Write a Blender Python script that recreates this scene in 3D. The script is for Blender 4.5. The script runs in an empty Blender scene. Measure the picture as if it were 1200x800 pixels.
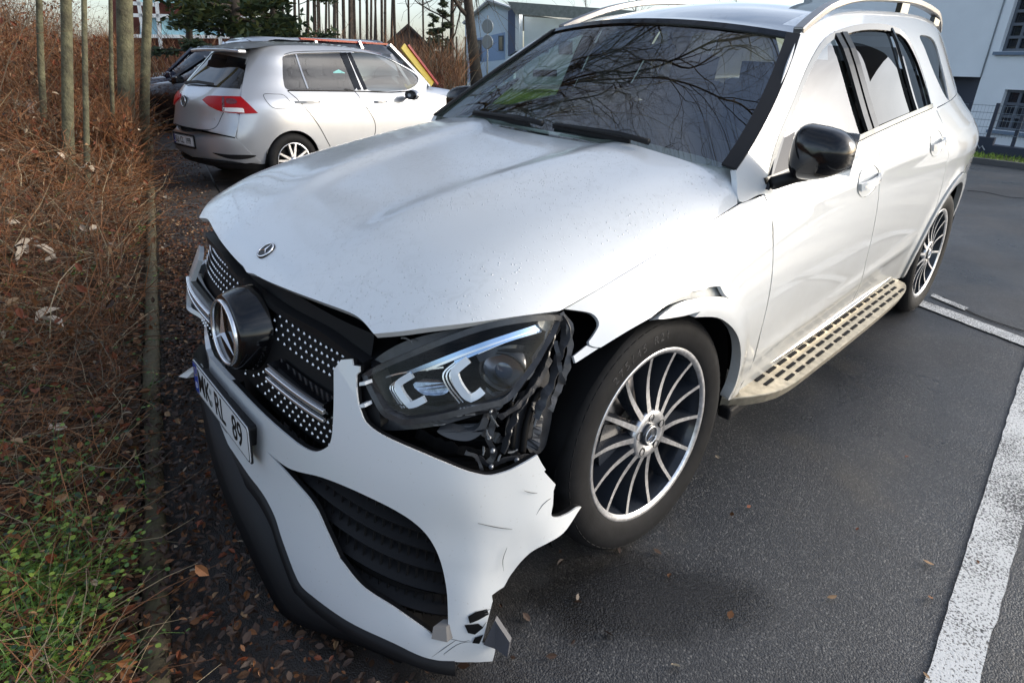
import bpy, bmesh, math, random
from mathutils import Vector, Matrix, noise
from mathutils.geometry import delaunay_2d_cdt
random.seed(7)
R = math.radians
S = bpy.context.scene
COL = S.collection

# ---------------------------------------------------------------- camera
CP = Vector((1.7393, -1.3654, 1.4258)); YAW, PITCH, ROLL = -.81111, -.40102, .02511
FPX, CY = 691.84, 367.8
_f = Vector((math.sin(YAW)*math.cos(PITCH), math.cos(YAW)*math.cos(PITCH), math.sin(PITCH)))
_r0 = _f.cross(Vector((0, 0, 1))).normalized(); _u0 = _r0.cross(_f)
_r = _r0*math.cos(ROLL)+_u0*math.sin(ROLL); _u = -_r0*math.sin(ROLL)+_u0*math.cos(ROLL)
cd = bpy.data.cameras.new('camera'); cam = bpy.data.objects.new('camera', cd); COL.objects.link(cam)
cam.matrix_world = Matrix(((_r.x, _u.x, -_f.x, CP.x), (_r.y, _u.y, -_f.y, CP.y), (_r.z, _u.z, -_f.z, CP.z), (0, 0, 0, 1)))
cd.sensor_width = 36; cd.lens = FPX/1200*36; cd.shift_y = -(400-CY)/1200
cd.clip_end = 2000; cd.clip_start = .02
S.camera = cam
# ---------------------------------------------------------------- world and sun
SUN_AZ = R(40)      # from +Y towards +X
SUN_EL = R(21)
w = bpy.data.worlds.new('World'); S.world = w; w.use_nodes = True
nt = w.node_tree; nt.nodes.clear()
def wn(t, **k):
    n = nt.nodes.new(t)
    for a, b in k.items(): setattr(n, a, b)
    return n
sky = wn('ShaderNodeTexSky', sky_type='NISHITA'); sky.sun_disc = False
sky.sun_elevation = SUN_EL; sky.sun_rotation = SUN_AZ
sky.air_density = 1.0; sky.dust_density = 2.0; sky.ozone_density = 2.2
tc = wn('ShaderNodeTexCoord'); mp = wn('ShaderNodeMapping'); mp.inputs['Scale'].default_value = (1, 1, 3.2)
nz = wn('ShaderNodeTexNoise'); nz.inputs['Scale'].default_value = 1.7; nz.inputs['Detail'].default_value = 7; nz.inputs['Roughness'].default_value = .55
cr = wn('ShaderNodeValToRGB'); cr.color_ramp.elements[0].position = .40; cr.color_ramp.elements[1].position = .68
cr.color_ramp.elements[0].color = (.16, .16, .16, 1); cr.color_ramp.elements[1].color = (.9, .9, .9, 1)
hs = wn('ShaderNodeHueSaturation'); hs.inputs['Saturation'].default_value = .42; hs.inputs['Value'].default_value = 2.0
mx = wn('ShaderNodeMix', data_type='RGBA')
bg = wn('ShaderNodeBackground'); bg.inputs['Strength'].default_value = .15
ow = wn('ShaderNodeOutputWorld'); L = nt.links.new
L(tc.outputs['Generated'], mp.inputs['Vector']); L(mp.outputs['Vector'], nz.inputs['Vector']); L(nz.outputs['Fac'], cr.inputs['Fac'])
L(sky.outputs['Color'], hs.inputs['Color']); L(cr.outputs['Color'], mx.inputs['Factor'])
L(sky.outputs['Color'], mx.inputs['A']); L(hs.outputs['Color'], mx.inputs['B'])
L(mx.outputs['Result'], bg.inputs['Color']); L(bg.outputs['Background'], ow.inputs['Surface'])
sd = bpy.data.lights.new('sun', 'SUN'); so = bpy.data.objects.new('sun', sd); COL.objects.link(so)
sd.energy = .95; sd.angle = R(16); sd.color = (1, .9, .76)
_sdir = Vector((math.sin(SUN_AZ)*math.cos(SUN_EL), math.cos(SUN_AZ)*math.cos(SUN_EL), math.sin(SUN_EL)))
so.rotation_euler = _sdir.to_track_quat('Z', 'Y').to_euler()
S.view_settings.view_transform = 'Standard'; S.view_settings.look = 'None'
S.view_settings.exposure = 0.50; S.view_settings.gamma = 1

# ---------------------------------------------------------------- object helpers
def link(o, parent=None, mat4=None):
    COL.objects.link(o)
    if parent is not None: o.parent = parent
    if mat4 is not None: o.matrix_basis = mat4
    return o
def tag(o, label=None, cat=None, group=None, kind=None):
    if label: o['label'] = label
    if cat: o['category'] = cat
    if group: o['group'] = group
    if kind: o['kind'] = kind
    return o
def thing(name, label, cat, loc=(0, 0, 0), rz=0, group=None):
    o = bpy.data.objects.new(name, None); COL.objects.link(o)
    o.location = loc; o.rotation_euler = (0, 0, rz); o.empty_display_size = .2
    return tag(o, label, cat, group)
class MB:
    """collects vertices and faces for one mesh"""
    def __init__(s): s.v = []; s.f = []; s.sm = []; s.mi = []
    def add(s, vs, fs, smooth=False, mi=0):
        b = len(s.v); s.v += [tuple(v) for v in vs]
        for f in fs: s.f.append(tuple(b+i for i in f)); s.sm.append(smooth); s.mi.append(mi)
        return s
    def box(s, c, d, rz=0, mi=0, rx=0, ry=0):
        x, y, z = d[0]/2, d[1]/2, d[2]/2
        M = Matrix.Rotation(rz, 3, 'Z') @ Matrix.Rotation(ry, 3, 'Y') @ Matrix.Rotation(rx, 3, 'X')
        vs = [M @ Vector((a*x, b*y, e*z))+Vector(c) for a in (-1, 1) for b in (-1, 1) for e in (-1, 1)]
        return s.add(vs, [(0, 1, 3, 2), (4, 6, 7, 5), (0, 4, 5, 1), (2, 3, 7, 6), (0, 2, 6, 4), (1, 5, 7, 3)], False, mi)
    def tube(s, pts, r, n=8, cap=True, mi=0, smooth=True, flat=None):
        pts = [Vector(p) for p in pts]; rs = r if isinstance(r, (list, tuple)) else [r]*len(pts)
        vs = []; up = None
        for i, p in enumerate(pts):
            t = (pts[min(i+1, len(pts)-1)]-pts[max(i-1, 0)])
            t = t.normalized() if t.length > 1e-9 else Vector((0, 0, 1))
            if up is None: up = t.orthogonal().normalized()
            up = up-t*up.dot(t); up = up.normalized() if up.length > 1e-6 else t.orthogonal().normalized()
            b = t.cross(up)
            for k in range(n):
                a = 2*math.pi*k/n; vs.append(p+(up*math.cos(a)+b*math.sin(a))*rs[i])
        fs = [(i*n+k, i*n+(k+1) % n, (i+1)*n+(k+1) % n, (i+1)*n+k) for i in range(len(pts)-1) for k in range(n)]
        if cap: fs += [tuple(range(n))[::-1], tuple(range((len(pts)-1)*n, len(pts)*n))]
        return s.add(vs, fs, smooth, mi)
    def ribbon(s, pts, w, h, updir=(0, 0, 1), mi=0, smooth=False):
        """rectangular bar along pts: width w across, height h along updir"""
        pts = [Vector(p) for p in pts]; U = Vector(updir); vs = []; n = len(pts)
        for i, p in enumerate(pts):
            t = (pts[min(i+1, n-1)]-pts[max(i-1, 0)]).normalized(); b = t.cross(U).normalized(); u = b.cross(t).normalized()
            ww = w[i] if isinstance(w, (list, tuple)) else w
            for a, c in ((-1, -1), (1, -1), (1, 1), (-1, 1)): vs.append(p+b*a*ww/2+u*c*h/2)
        fs = [(i*4+k, i*4+(k+1) % 4, (i+1)*4+(k+1) % 4, (i+1)*4+k) for i in range(n-1) for k in range(4)]
        fs += [(0, 3, 2, 1), tuple((n-1)*4+k for k in range(4))]
        return s.add(vs, fs, smooth, mi)
    def lathe(s, prof, n=48, axis='X', mi=0, smooth=True, closed=False):
        """profile of (r, h) around an axis through the origin"""
        vs = []
        for r, h in prof:
            for k in range(n):
                a = 2*math.pi*k/n; c, d = r*math.cos(a), r*math.sin(a)
                vs.append({'X': (h, c, d), 'Y': (c, h, d), 'Z': (c, d, h)}[axis])
        m = len(prof)
        fs = [(i*n+k, i*n+(k+1) % n, ((i+1) % m)*n+(k+1) % n, ((i+1) % m)*n+k) for i in range(m if closed else m-1) for k in range(n)]
        return s.add(vs, fs, smooth, mi)
    def prism(s, poly, h0, h1, fn=None, mi=0):
        """poly in 2D, extruded; fn(x,y,h)->point"""
        fn = fn or (lambda x, y, h: (x, y, h)); n = len(poly)
        vs = [fn(x, y, h0) for x, y in poly]+[fn(x, y, h1) for x, y in poly]
        fs = [tuple(range(n))[::-1], tuple(range(n, 2*n))]+[(i, (i+1) % n, n+(i+1) % n, n+i) for i in range(n)]
        return s.add(vs, fs, False, mi)
    def tf(s, M):
        s.v = [tuple(M @ Vector(v)) for v in s.v]; return s
    def mesh(s, name, mats):
        me = bpy.data.meshes.new(name); me.from_pydata(s.v, [], s.f)
        me.polygons.foreach_set('use_smooth', s.sm)
        for m in (mats if isinstance(mats, (list, tuple)) else [mats]): me.materials.append(m)
        if any(s.mi): me.polygons.foreach_set('material_index', s.mi)
        bm = bmesh.new(); bm.from_mesh(me); bmesh.ops.recalc_face_normals(bm, faces=bm.faces); bm.to_mesh(me); bm.free()
        me.update(); return me
    def build(s, name, mats, parent=None, M=None, bevel=0, autosm=None):
        o = bpy.data.objects.new(name, s.mesh(name, mats)); link(o, parent, M)
        if bevel:
            b = o.modifiers.new('bevel', 'BEVEL'); b.width = bevel; b.segments = 2; b.limit_method = 'ANGLE'; b.angle_limit = R(40)
            b.harden_normals = False
        return o
def natcub(pts):
    """natural cubic spline through (x,y) points, linear outside"""
    xs = [p[0] for p in pts]; ys = [p[1] for p in pts]; n = len(xs)
    if n == 2: return lambda x: ys[0]+(ys[1]-ys[0])*(x-xs[0])/(xs[1]-xs[0])
    h = [xs[i+1]-xs[i] for i in range(n-1)]
    al = [0]*n; l = [1]*n; mu = [0]*n; z = [0]*n; c = [0]*n
    for i in range(1, n-1):
        al[i] = 3*(ys[i+1]-ys[i])/h[i]-3*(ys[i]-ys[i-1])/h[i-1]
        l[i] = 2*(xs[i+1]-xs[i-1])-h[i-1]*mu[i-1]; mu[i] = h[i]/l[i]; z[i] = (al[i]-h[i-1]*z[i-1])/l[i]
    for j in range(n-2, 0, -1): c[j] = z[j]-mu[j]*c[j+1]
    b = [(ys[j+1]-ys[j])/h[j]-h[j]*(c[j+1]+2*c[j])/3 for j in range(n-1)]
    d = [(c[j+1]-c[j])/(3*h[j]) for j in range(n-1)]
    def f(x):
        if x <= xs[0]: return ys[0]+b[0]*(x-xs[0])
        if x >= xs[-1]: return ys[-1]+(b[-1]+2*c[-2]*h[-1]+3*d[-1]*h[-1]**2)*(x-xs[-1])
        j = 0
        while x > xs[j+1]: j += 1
        t = x-xs[j]; return ys[j]+b[j]*t+c[j]*t*t+d[j]*t**3
    return f
def crom(pts, closed=False, step=None, seg=6):
    """Catmull-Rom through points of any dimension; a point whose last item is 'c' is a corner"""
    P = []; C = []
    for p in pts:
        if p[-1] == 'c': P.append(Vector(p[:-1])); C.append(True)
        else: P.append(Vector(p)); C.append(False)
    n = len(P); out = []
    for i in range(n if closed else n-1):
        j = (i+1) % n; a, b = P[i], P[j]
        t0 = (b-a) if (C[i] or (i == 0 and not closed)) else (b-P[i-1])*.5
        t1 = (b-a) if (C[j] or (j == n-1 and not closed)) else (P[(j+1) % n]-a)*.5
        d = (b-a).length; t0m, t1m = t0.length, t1.length
        if t0m > 1e-9: t0 = t0*min(1, 1.2*d/t0m)
        if t1m > 1e-9: t1 = t1*min(1, 1.2*d/t1m)
        k = max(1, int(math.ceil(d/step))) if step else seg
        for q in range(k):
            t = q/k; out.append(a*(2*t**3-3*t*t+1)+t0*(t**3-2*t*t+t)+b*(-2*t**3+3*t*t)+t1*(t**3-t*t))
    if not closed: out.append(P[-1].copy())
    return out
def lerp(a, b, t): return a+(b-a)*t
def sstep(a, b, x):
    t = max(0, min(1, (x-a)/(b-a))); return t*t*(3-2*t)

# ---------------------------------------------------------------- materials
def mat(name, col, rough=.5, metal=0, coat=0, spec=.5, emis=None, var=0, vscale=8, bump=0, bscale=60, alpha=1, trans=0, ior=1.45, coatr=.03, bdist=.01, vcol=None):
    m = bpy.data.materials.new(name); m.use_nodes = True; t = m.node_tree; b = t.nodes['Principled BSDF']
    b.inputs['Base Color'].default_value = (*col, 1); b.inputs['Roughness'].default_value = rough; b.inputs['Metallic'].default_value = metal
    b.inputs['Coat Weight'].default_value = coat; b.inputs['Coat Roughness'].default_value = coatr; b.inputs['Specular IOR Level'].default_value = spec
    b.inputs['IOR'].default_value = ior; b.inputs['Transmission Weight'].default_value = trans; b.inputs['Alpha'].default_value = alpha
    if emis: b.inputs['Emission Color'].default_value = (*emis[0], 1); b.inputs['Emission Strength'].default_value = emis[1]
    co = t.nodes.new('ShaderNodeTexCoord')
    if var:
        n = t.nodes.new('ShaderNodeTexNoise'); n.inputs['Scale'].default_value = vscale; n.inputs['Detail'].default_value = 6; n.inputs['Roughness'].default_value = .6
        t.links.new(co.outputs['Object'], n.inputs['Vector'])
        r = t.nodes.new('ShaderNodeValToRGB'); e = r.color_ramp.elements; e[0].position = .3; e[1].position = .7
        c2 = vcol or tuple(min(1, c*(1+var)) for c in col)
        e[0].color = (*[c*(1-var) for c in col], 1); e[1].color = (*c2, 1)
        t.links.new(n.outputs['Fac'], r.inputs['Fac']); t.links.new(r.outputs['Color'], b.inputs['Base Color'])
    if bump:
        n = t.nodes.new('ShaderNodeTexNoise'); n.inputs['Scale'].default_value = bscale; n.inputs['Detail'].default_value = 4
        t.links.new(co.outputs['Object'], n.inputs['Vector'])
        u = t.nodes.new('ShaderNodeBump'); u.inputs['Strength'].default_value = bump; u.inputs['Distance'].default_value = bdist
        t.links.new(n.outputs['Fac'], u.inputs['Height']); t.links.new(u.outputs['Normal'], b.inputs['Normal'])
    return m
def glass(name, tint, refl_ior=1.52):
    """thin automotive pane: tinted transparency plus Fresnel mirror"""
    m = bpy.data.materials.new(name); m.use_nodes = True; t = m.node_tree; t.nodes.clear()
    o = t.nodes.new('ShaderNodeOutputMaterial'); mx = t.nodes.new('ShaderNodeMixShader'); fr = t.nodes.new('ShaderNodeFresnel'); fr.inputs['IOR'].default_value = refl_ior
    tr = t.nodes.new('ShaderNodeBsdfTransparent'); tr.inputs['Color'].default_value = (*tint, 1)
    gl = t.nodes.new('ShaderNodeBsdfGlossy'); gl.inputs['Roughness'].default_value = .0
    ge = t.nodes.new('ShaderNodeNewGeometry'); mi = t.nodes.new('ShaderNodeMix')
    mi.inputs['A'].default_value = refl_ior; mi.inputs['B'].default_value = 1/refl_ior
    t.links.new(ge.outputs['Backfacing'], mi.inputs['Factor']); t.links.new(mi.outputs['Result'], fr.inputs['IOR'])
    t.links.new(fr.outputs['Fac'], mx.inputs['Fac']); t.links.new(tr.outputs[0], mx.inputs[1]); t.links.new(gl.outputs[0], mx.inputs[2])
    t.links.new(mx.outputs[0], o.inputs['Surface'])
    return m
# ---------------------------------------------------------------- white car: body frame and surfaces
BA, BB = .0304, .03495          # the car sags to its left front wheel
_C0 = Vector((0, 1.5, .385))
BROT = Matrix.Rotation(BB, 3, 'X') @ Matrix(((math.cos(BA), 0, math.sin(BA)), (0, 1, 0), (-math.sin(BA), 0, math.cos(BA))))
BM = Matrix.Translation(_C0) @ BROT.to_4x4() @ Matrix.Translation(-_C0)
BMI = BM.inverted()
def wray(px, py): return (_f+_r*((px-600)/FPX)-_u*((py-CY)/FPX))
def bray(px, py): return BMI @ CP, (BMI.to_3x3() @ wray(px, py)).normalized()
def bplane(px, py, ax, v):
    p, d = bray(px, py); i = 'xyz'.index(ax); return p+d*((v-p[i])/d[i])
def wplane(px, py, z=0):
    d = wray(px, py); return CP+d*((z-CP.z)/d.z)
def wdist(px, py, dist):
    """point on the sight line at horizontal distance dist"""
    d = wray(px, py); return CP+d*(dist/math.hypot(d.x, d.y))
def project(p):
    d = p-CP; z = d.dot(_f); return (600+FPX*d.dot(_r)/z, CY-FPX*d.dot(_u)/z)
def bhit(px, py, g, t0=.5, t1=9):
    p, d = bray(px, py); t = t0; a = g(p+d*t); st = .02
    while t < t1:
        b = g(p+d*(t+st))
        if a > 0 and b <= 0:
            lo, hi = t, t+st
            for _ in range(30):
                m = (lo+hi)/2
                if g(p+d*m) > 0: lo = m
                else: hi = m
            return p+d*lo
        a = b; t += st
    return None
# side surface
_xw = natcub([(-.6, .90), (-.3, .955), (.1, .968), (.6, .960), (1.3, .960), (2.2, .957), (2.9, .955), (3.4, .918), (3.8, .84), (4.05, .74)])
_pin = natcub([(.15, .07), (.3, .045), (.5, .018), (.68, .004), (.85, 0), (.98, .008), (1.08, .026), (1.16, .055), (1.24, .10), (1.32, .145), (1.45, .215), (1.58, .305), (1.68, .42)])
_sh = natcub([(-.6, .36), (-.33, .29), (.03, .215), (.46, .15), (.8, .07), (1.2, .01), (2.2, -.06), (3.2, -.08), (4, -.07)])
ARCH = ((0.0, .455, .415), (2.96, .40, .42))
def side_x(y, z):
    x = _xw(y)-_pin(z+_sh(y)*sstep(.45, .95, z))
    x -= .11*(max(0, y-1.4)/2)**2*sstep(.98, 1.3, z)
    x += .010*math.exp(-((z-(.50+.03*y))/.035)**2)*sstep(.5, .9, y)*(1-sstep(2.2, 2.6, y))     # lower crease
    x += .005*math.exp(-((z-(1.03+.03*y))/.03)**2)*sstep(.3, 1.2, y)
    for yc, zc, rr in ARCH:
        r = math.hypot(y-yc, z-zc); x += .016*math.exp(-((r-rr-.03)/.055)**2)
    return x
def g_side(p): return p.x-side_x(p.y, p.z)
def sideS(u, v, o=0): return Vector((side_x(u, v)+o, u, v))
# bonnet surface
_zc = natcub([(-.82, .895), (-.76, .950), (-.70, .988), (-.58, 1.04), (-.4, 1.095), (-.1, 1.150), (.3, 1.197), (.7, 1.228)])
_hd = natcub([(-.8, .06), (-.6, .10), (-.33, .137), (.03, .132), (.46, .10), (.8, .07)])
def hood_z(x, y):
    q = abs(x)/.86; z = _zc(y)-.012*q*q-_hd(y)*q**9
    z -= .035*sstep(.25, .9, q)*sstep(-.45, -.8, y)
    xr = .30+.10*(y+.3)                                              # two raised creases
    a = abs(x)-xr; z += .016*(math.exp(-(a/.16)**2) if a > 0 else math.exp(-(a/.065)**2))*sstep(-.72, -.30, y)
    return z
def g_hood(p): return p.z-hood_z(p.x, p.y)
def hoodS(u, v, o=0): return Vector((u, v, hood_z(u, v)+o))
# front surface: superellipse in plan, t is the angle
_fy = natcub([(0, -1.0), (.15, -1.005), (.35, -.95), (.5, -.912), (.62, -.89), (.75, -.845), (.85, -.80), (.95, -.755), (1.05, -.70)])
_fw = natcub([(0, 1.05), (.15, 1.05), (.4, 1.0), (.6, .965), (.8, .92), (.95, .87), (1.05, .82)])
FN = 3.1; FY1 = -.30
def g_front(p):
    z = max(-.1, min(1.1, p.z)); W = _fw(z); D = FY1-_fy(z); v = (FY1-p.y)/D
    return (abs(p.x)/W)**FN+(max(0, v))**FN-1 if v > 0 else abs(p.x)/W-1
def frontS(t, z, o=0):
    W = _fw(z)+o; D = FY1-_fy(z)+o; c, s_ = abs(math.cos(t)), math.sin(t)
    return Vector((W*abs(s_)**(2/FN)*(1 if s_ >= 0 else -1), FY1-D*c**(2/FN), z))
def front_t(p):
    z = max(-.1, min(1.1, p.z)); W = _fw(z); D = FY1-_fy(z)
    a = (abs(p.x)/W)**(FN/2); b = (max(0, FY1-p.y)/D)**(FN/2)
    return math.atan2(a, b)*(1 if p.x >= 0 else -1)

def inpoly(x, y, P):
    c = False; j = len(P)-1
    for i in range(len(P)):
        if (P[i][1] > y) != (P[j][1] > y) and x < (P[j][0]-P[i][0])*(y-P[i][1])/(P[j][1]-P[i][1])+P[i][0]: c = not c
        j = i
    return c
def dist_poly(x, y, P):
    m = 1e9; j = len(P)-1
    for i in range(len(P)):
        ax, ay = P[j]; bx, by = P[i]; dx, dy = bx-ax, by-ay; L2 = dx*dx+dy*dy or 1e-12
        t = max(0, min(1, ((x-ax)*dx+(y-ay)*dy)/L2)); m = min(m, (ax+dx*t-x)**2+(ay+dy*t-y)**2); j = i
    return math.sqrt(m)
def panel_mesh(name, surf, outer, holes, step, mat_, flange=.015, sgn=1, off=0, su=1., deform=None, mirror=False):
    """a trimmed sheet of a smooth surface: outer / holes are loops in the surface's own (u, v); su scales u to metres"""
    loops = [outer]+list(holes); V = []; E = []
    for lp in loops:
        b = len(V); V += [(u*su, v) for u, v in lp]; E += [(b+i, b+(i+1) % len(lp)) for i in range(len(lp))]
    LS = [[(u*su, v) for u, v in lp] for lp in loops]; nb = len(V)
    x0, x1 = min(p[0] for p in V), max(p[0] for p in V); y0, y1 = min(p[1] for p in V), max(p[1] for p in V)
    ny = int((y1-y0)/step)+1; nx = int((x1-x0)/step)+1
    for j in range(ny+1):
        for i in range(nx+1):
            x, y = x0+(i+(.5 if j % 2 else 0))*step, y0+j*step
            if inpoly(x, y, LS[0]) and not any(inpoly(x, y, h) for h in LS[1:]) and min(dist_poly(x, y, l) for l in LS) > step*.45: V.append((x, y))
    vo, eo, fo, ov, oe, of = delaunay_2d_cdt([Vector(v) for v in V], E, [], 0, 1e-6)
    F = []
    for f in fo:
        cx = sum(vo[i].x for i in f)/len(f); cy = sum(vo[i].y for i in f)/len(f)
        if inpoly(cx, cy, LS[0]) and not any(inpoly(cx, cy, h) for h in LS[1:]): F.append(list(f))
    pos = []; nor = []; e = 1e-3
    def sf(u, v):
        p = surf(u, v, off) ; return deform(p) if deform else p
    for v in vo:
        u, z = v.x/su, v.y; p = sf(u, z); a = sf(u+e, z)-sf(u-e, z); b = sf(u, z+e)-sf(u, z-e)
        n = a.cross(b).normalized()*sgn; pos.append(p); nor.append(n)
    used = sorted({i for f in F for i in f}); mp_ = {a: b for b, a in enumerate(used)}
    pos = [pos[i] for i in used]; nor = [nor[i] for i in used]; F = [[mp_[i] for i in f] for f in F]
    # orient
    G = []
    for f in F:
        n = (pos[f[1]]-pos[f[0]]).cross(pos[f[2]]-pos[f[0]])
        G.append(f if n.dot(nor[f[0]]) >= 0 else f[::-1])
    ec = {}
    for f in G:
        for i in range(len(f)):
            a, b = f[i], f[(i+1) % len(f)]; ec[(a, b)] = 1
    nn = len(pos); fl = {}; P2 = list(pos); N2 = list(nor); GF = list(G)
    if flange:
        be = [(a, b) for (a, b) in ec if (b, a) not in ec]
        for a, b in be:
            for q in (a, b):
                if q not in fl:
                    fl[q] = (len(P2), len(P2)+1); P2 += [pos[q], pos[q]-nor[q]*flange]; N2 += [nor[q]]*2
            GF.append([fl[b][0], fl[a][0], fl[a][1], fl[b][1]])
    sx = -1 if mirror else 1
    P2 = [Vector((p.x*sx, p.y, p.z)) for p in P2]; N2 = [Vector((p.x*sx, p.y, p.z)) for p in N2]
    if mirror: GF = [f[::-1] for f in GF]
    me = bpy.data.meshes.new(name); me.from_pydata(P2, [], GF)
    me.polygons.foreach_set('use_smooth', [True]*len(GF)); me.materials.append(mat_)
    if not me.validate():
        cn = [None]*len(me.loops)
        for f in me.polygons:
            isf = f.index >= len(G)
            for li in f.loop_indices: cn[li] = tuple(f.normal) if isf else tuple(N2[me.loops[li].vertex_index])
        me.normals_split_custom_set(cn)
    me.update(); return me
def panel(name, surf, outer, mat_, parent, holes=(), step=.03, M=None, **k):
    o = bpy.data.objects.new(name, panel_mesh(name, surf, outer, list(holes), step, mat_, **k)); return link(o, parent, M)
def trace(pts, g, uv, step=5, closed=True):
    """image outline -> loop on the surface"""
    out = []
    for p in crom(pts, closed, step):
        h = bhit(p[0], p[1], g)
        if h is None: print('MISS', tuple(p)); continue
        q = uv(h)
        if not out or (abs(q[0]-out[-1][0])+abs(q[1]-out[-1][1])) > 1e-4: out.append(q)
    return out
uv_side = lambda p: (p.y, p.z)
uv_hood = lambda p: (p.x, p.y)
uv_front = lambda p: (front_t(p), p.z)
TS = lambda pts, **k: trace(pts, g_side, uv_side, **k)
TH = lambda pts, **k: trace(pts, g_hood, uv_hood, **k)
TF = lambda pts, **k: trace(pts, g_front, uv_front, **k)
# ---------------------------------------------------------------- materials of the cars
def paint_white():
    m = mat('white_paint', (.70, .72, .725), rough=.32, coat=1, coatr=.025, spec=.5)
    t = m.node_tree; b = t.nodes['Principled BSDF']; N = t.nodes.new; K = t.links.new
    co = N('ShaderNodeTexCoord'); ge = N('ShaderNodeNewGeometry'); sx = N('ShaderNodeSeparateXYZ'); K(co.outputs['Object'], sx.inputs[0])
    # road film: beige dirt low on the sides, streaky
    n = N('ShaderNodeTexNoise'); n.inputs['Scale'].default_value = 5; n.inputs['Detail'].default_value = 8; n.inputs['Roughness'].default_value = .7
    K(co.outputs['Object'], n.inputs['Vector'])
    mr = N('ShaderNodeMapRange'); mr.inputs['From Min'].default_value = .95; mr.inputs['From Max'].default_value = .25; K(sx.outputs['Z'], mr.inputs['Value'])
    my = N('ShaderNodeMapRange'); my.inputs['From Min'].default_value = -.3; my.inputs['From Max'].default_value = .5; K(sx.outputs['Y'], my.inputs['Value'])
    a = N('ShaderNodeMath'); a.operation = 'MULTIPLY'; K(mr.outputs[0], a.inputs[0]); K(my.outputs[0], a.inputs[1])
    a2 = N('ShaderNodeMath'); a2.operation = 'MULTIPLY'; K(a.outputs[0], a2.inputs[0]); K(n.outputs['Fac'], a2.inputs[1])
    mx = N('ShaderNodeMix'); mx.data_type = 'RGBA'; mx.inputs['A'].default_value = (.70, .72, .725, 1); mx.inputs['B'].default_value = (.36, .32, .25, 1)
    # fine scattered specks
    v = N('ShaderNodeTexNoise'); v.inputs['Scale'].default_value = 130; v.inputs['Detail'].default_value = 2; K(co.outputs['Object'], v.inputs['Vector'])
    vr = N('ShaderNodeMapRange'); vr.inputs['From Min'].default_value = .70; vr.inputs['From Max'].default_value = .76; vr.inputs['To Max'].default_value = .35; K(v.outputs['Fac'], vr.inputs['Value'])
    ad = N('ShaderNodeMath'); ad.operation = 'ADD'; K(a2.outputs[0], ad.inputs[0]); K(vr.outputs[0], ad.inputs[1]); ad.use_clamp = True
    K(ad.outputs[0], mx.inputs['Factor']); K(mx.outputs['Result'], b.inputs['Base Color'])
    # water drops and drying marks on the upward faces
    vo = N('ShaderNodeTexVoronoi'); vo.inputs['Scale'].default_value = 85; K(co.outputs['Object'], vo.inputs['Vector'])
    vm = N('ShaderNodeMapRange'); vm.inputs['From Min'].default_value = .28; vm.inputs['From Max'].default_value = .0; vm.interpolation_type = 'SMOOTHSTEP'; K(vo.outputs['Distance'], vm.inputs['Value'])
    cm = N('ShaderNodeSeparateColor'); K(vo.outputs['Color'], cm.inputs[0])
    th = N('ShaderNodeMapRange'); th.inputs['From Min'].default_value = .25; th.inputs['From Max'].default_value = .5; K(cm.outputs[0], th.inputs['Value'])
    big = N('ShaderNodeTexNoise'); big.inputs['Scale'].default_value = 2.6; big.inputs['Detail'].default_value = 5; K(co.outputs['Object'], big.inputs['Vector'])
    bm_ = N('ShaderNodeMapRange'); bm_.inputs['From Min'].default_value = .36; bm_.inputs['From Max'].default_value = .52; K(big.outputs['Fac'], bm_.inputs['Value'])
    nz_ = N('ShaderNodeSeparateXYZ'); K(ge.outputs['Normal'], nz_.inputs[0])
    up = N('ShaderNodeMapRange'); up.inputs['From Min'].default_value = .6; up.inputs['From Max'].default_value = .9; K(nz_.outputs['Z'], up.inputs['Value'])
    def mul(p, q):
        x = N('ShaderNodeMath'); x.operation = 'MULTIPLY'; K(p, x.inputs[0]); K(q, x.inputs[1]); return x.outputs[0]
    h = mul(mul(mul(vm.outputs[0], th.outputs[0]), bm_.outputs[0]), up.outputs[0])
    bu = N('ShaderNodeBump'); bu.inputs['Strength'].default_value = .9; bu.inputs['Distance'].default_value = .003; K(h, bu.inputs['Height'])
    K(bu.outputs['Normal'], b.inputs['Coat Normal']); K(bu.outputs['Normal'], b.inputs['Normal'])
    # chalky drying marks left by rain on the upward faces
    dm = N('ShaderNodeTexNoise'); dm.inputs['Scale'].default_value = 21; dm.inputs['Detail'].default_value = 7; dm.inputs['Roughness'].default_value = .75; dm.inputs['Distortion'].default_value = 1.2; K(co.outputs['Object'], dm.inputs['Vector'])
    dr = N('ShaderNodeMapRange'); dr.inputs['From Min'].default_value = .50; dr.inputs['From Max'].default_value = .62; dr.inputs['To Max'].default_value = .30; K(dm.outputs['Fac'], dr.inputs['Value'])
    dmx = N('ShaderNodeMix'); dmx.data_type = 'RGBA'; dmx.inputs['B'].default_value = (.50, .51, .50, 1); K(mx.outputs['Result'], dmx.inputs['A']); K(mul(mul(dr.outputs[0], up.outputs[0]), bm_.outputs[0]), dmx.inputs['Factor']); K(dmx.outputs['Result'], b.inputs['Base Color'])
    rr_ = N('ShaderNodeMapRange'); rr_.inputs['To Min'].default_value = .02; rr_.inputs['To Max'].default_value = .16; K(dm.outputs['Fac'], rr_.inputs['Value']); K(mul(rr_.outputs[0], up.outputs[0]), b.inputs['Coat Roughness'])
    return m
WHITE = paint_white()
M_BLACK = mat('gloss_black', (.006, .006, .007), rough=.10, coat=.3)
M_PLAST = mat('black_plastic', (.009, .009, .010), rough=.5, spec=.35, bump=.15, bscale=300, bdist=.001)
M_DARK = mat('engine_bay_black', (.004, .004, .0045), rough=.6, spec=.25)
M_RUB = mat('rubber', (.010, .010, .011), rough=.70, spec=.3, var=.35, vscale=25, bump=.25, bscale=150, bdist=.001)
M_CHROME = mat('chrome', (.86, .87, .89), rough=.20, metal=.85)
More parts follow.
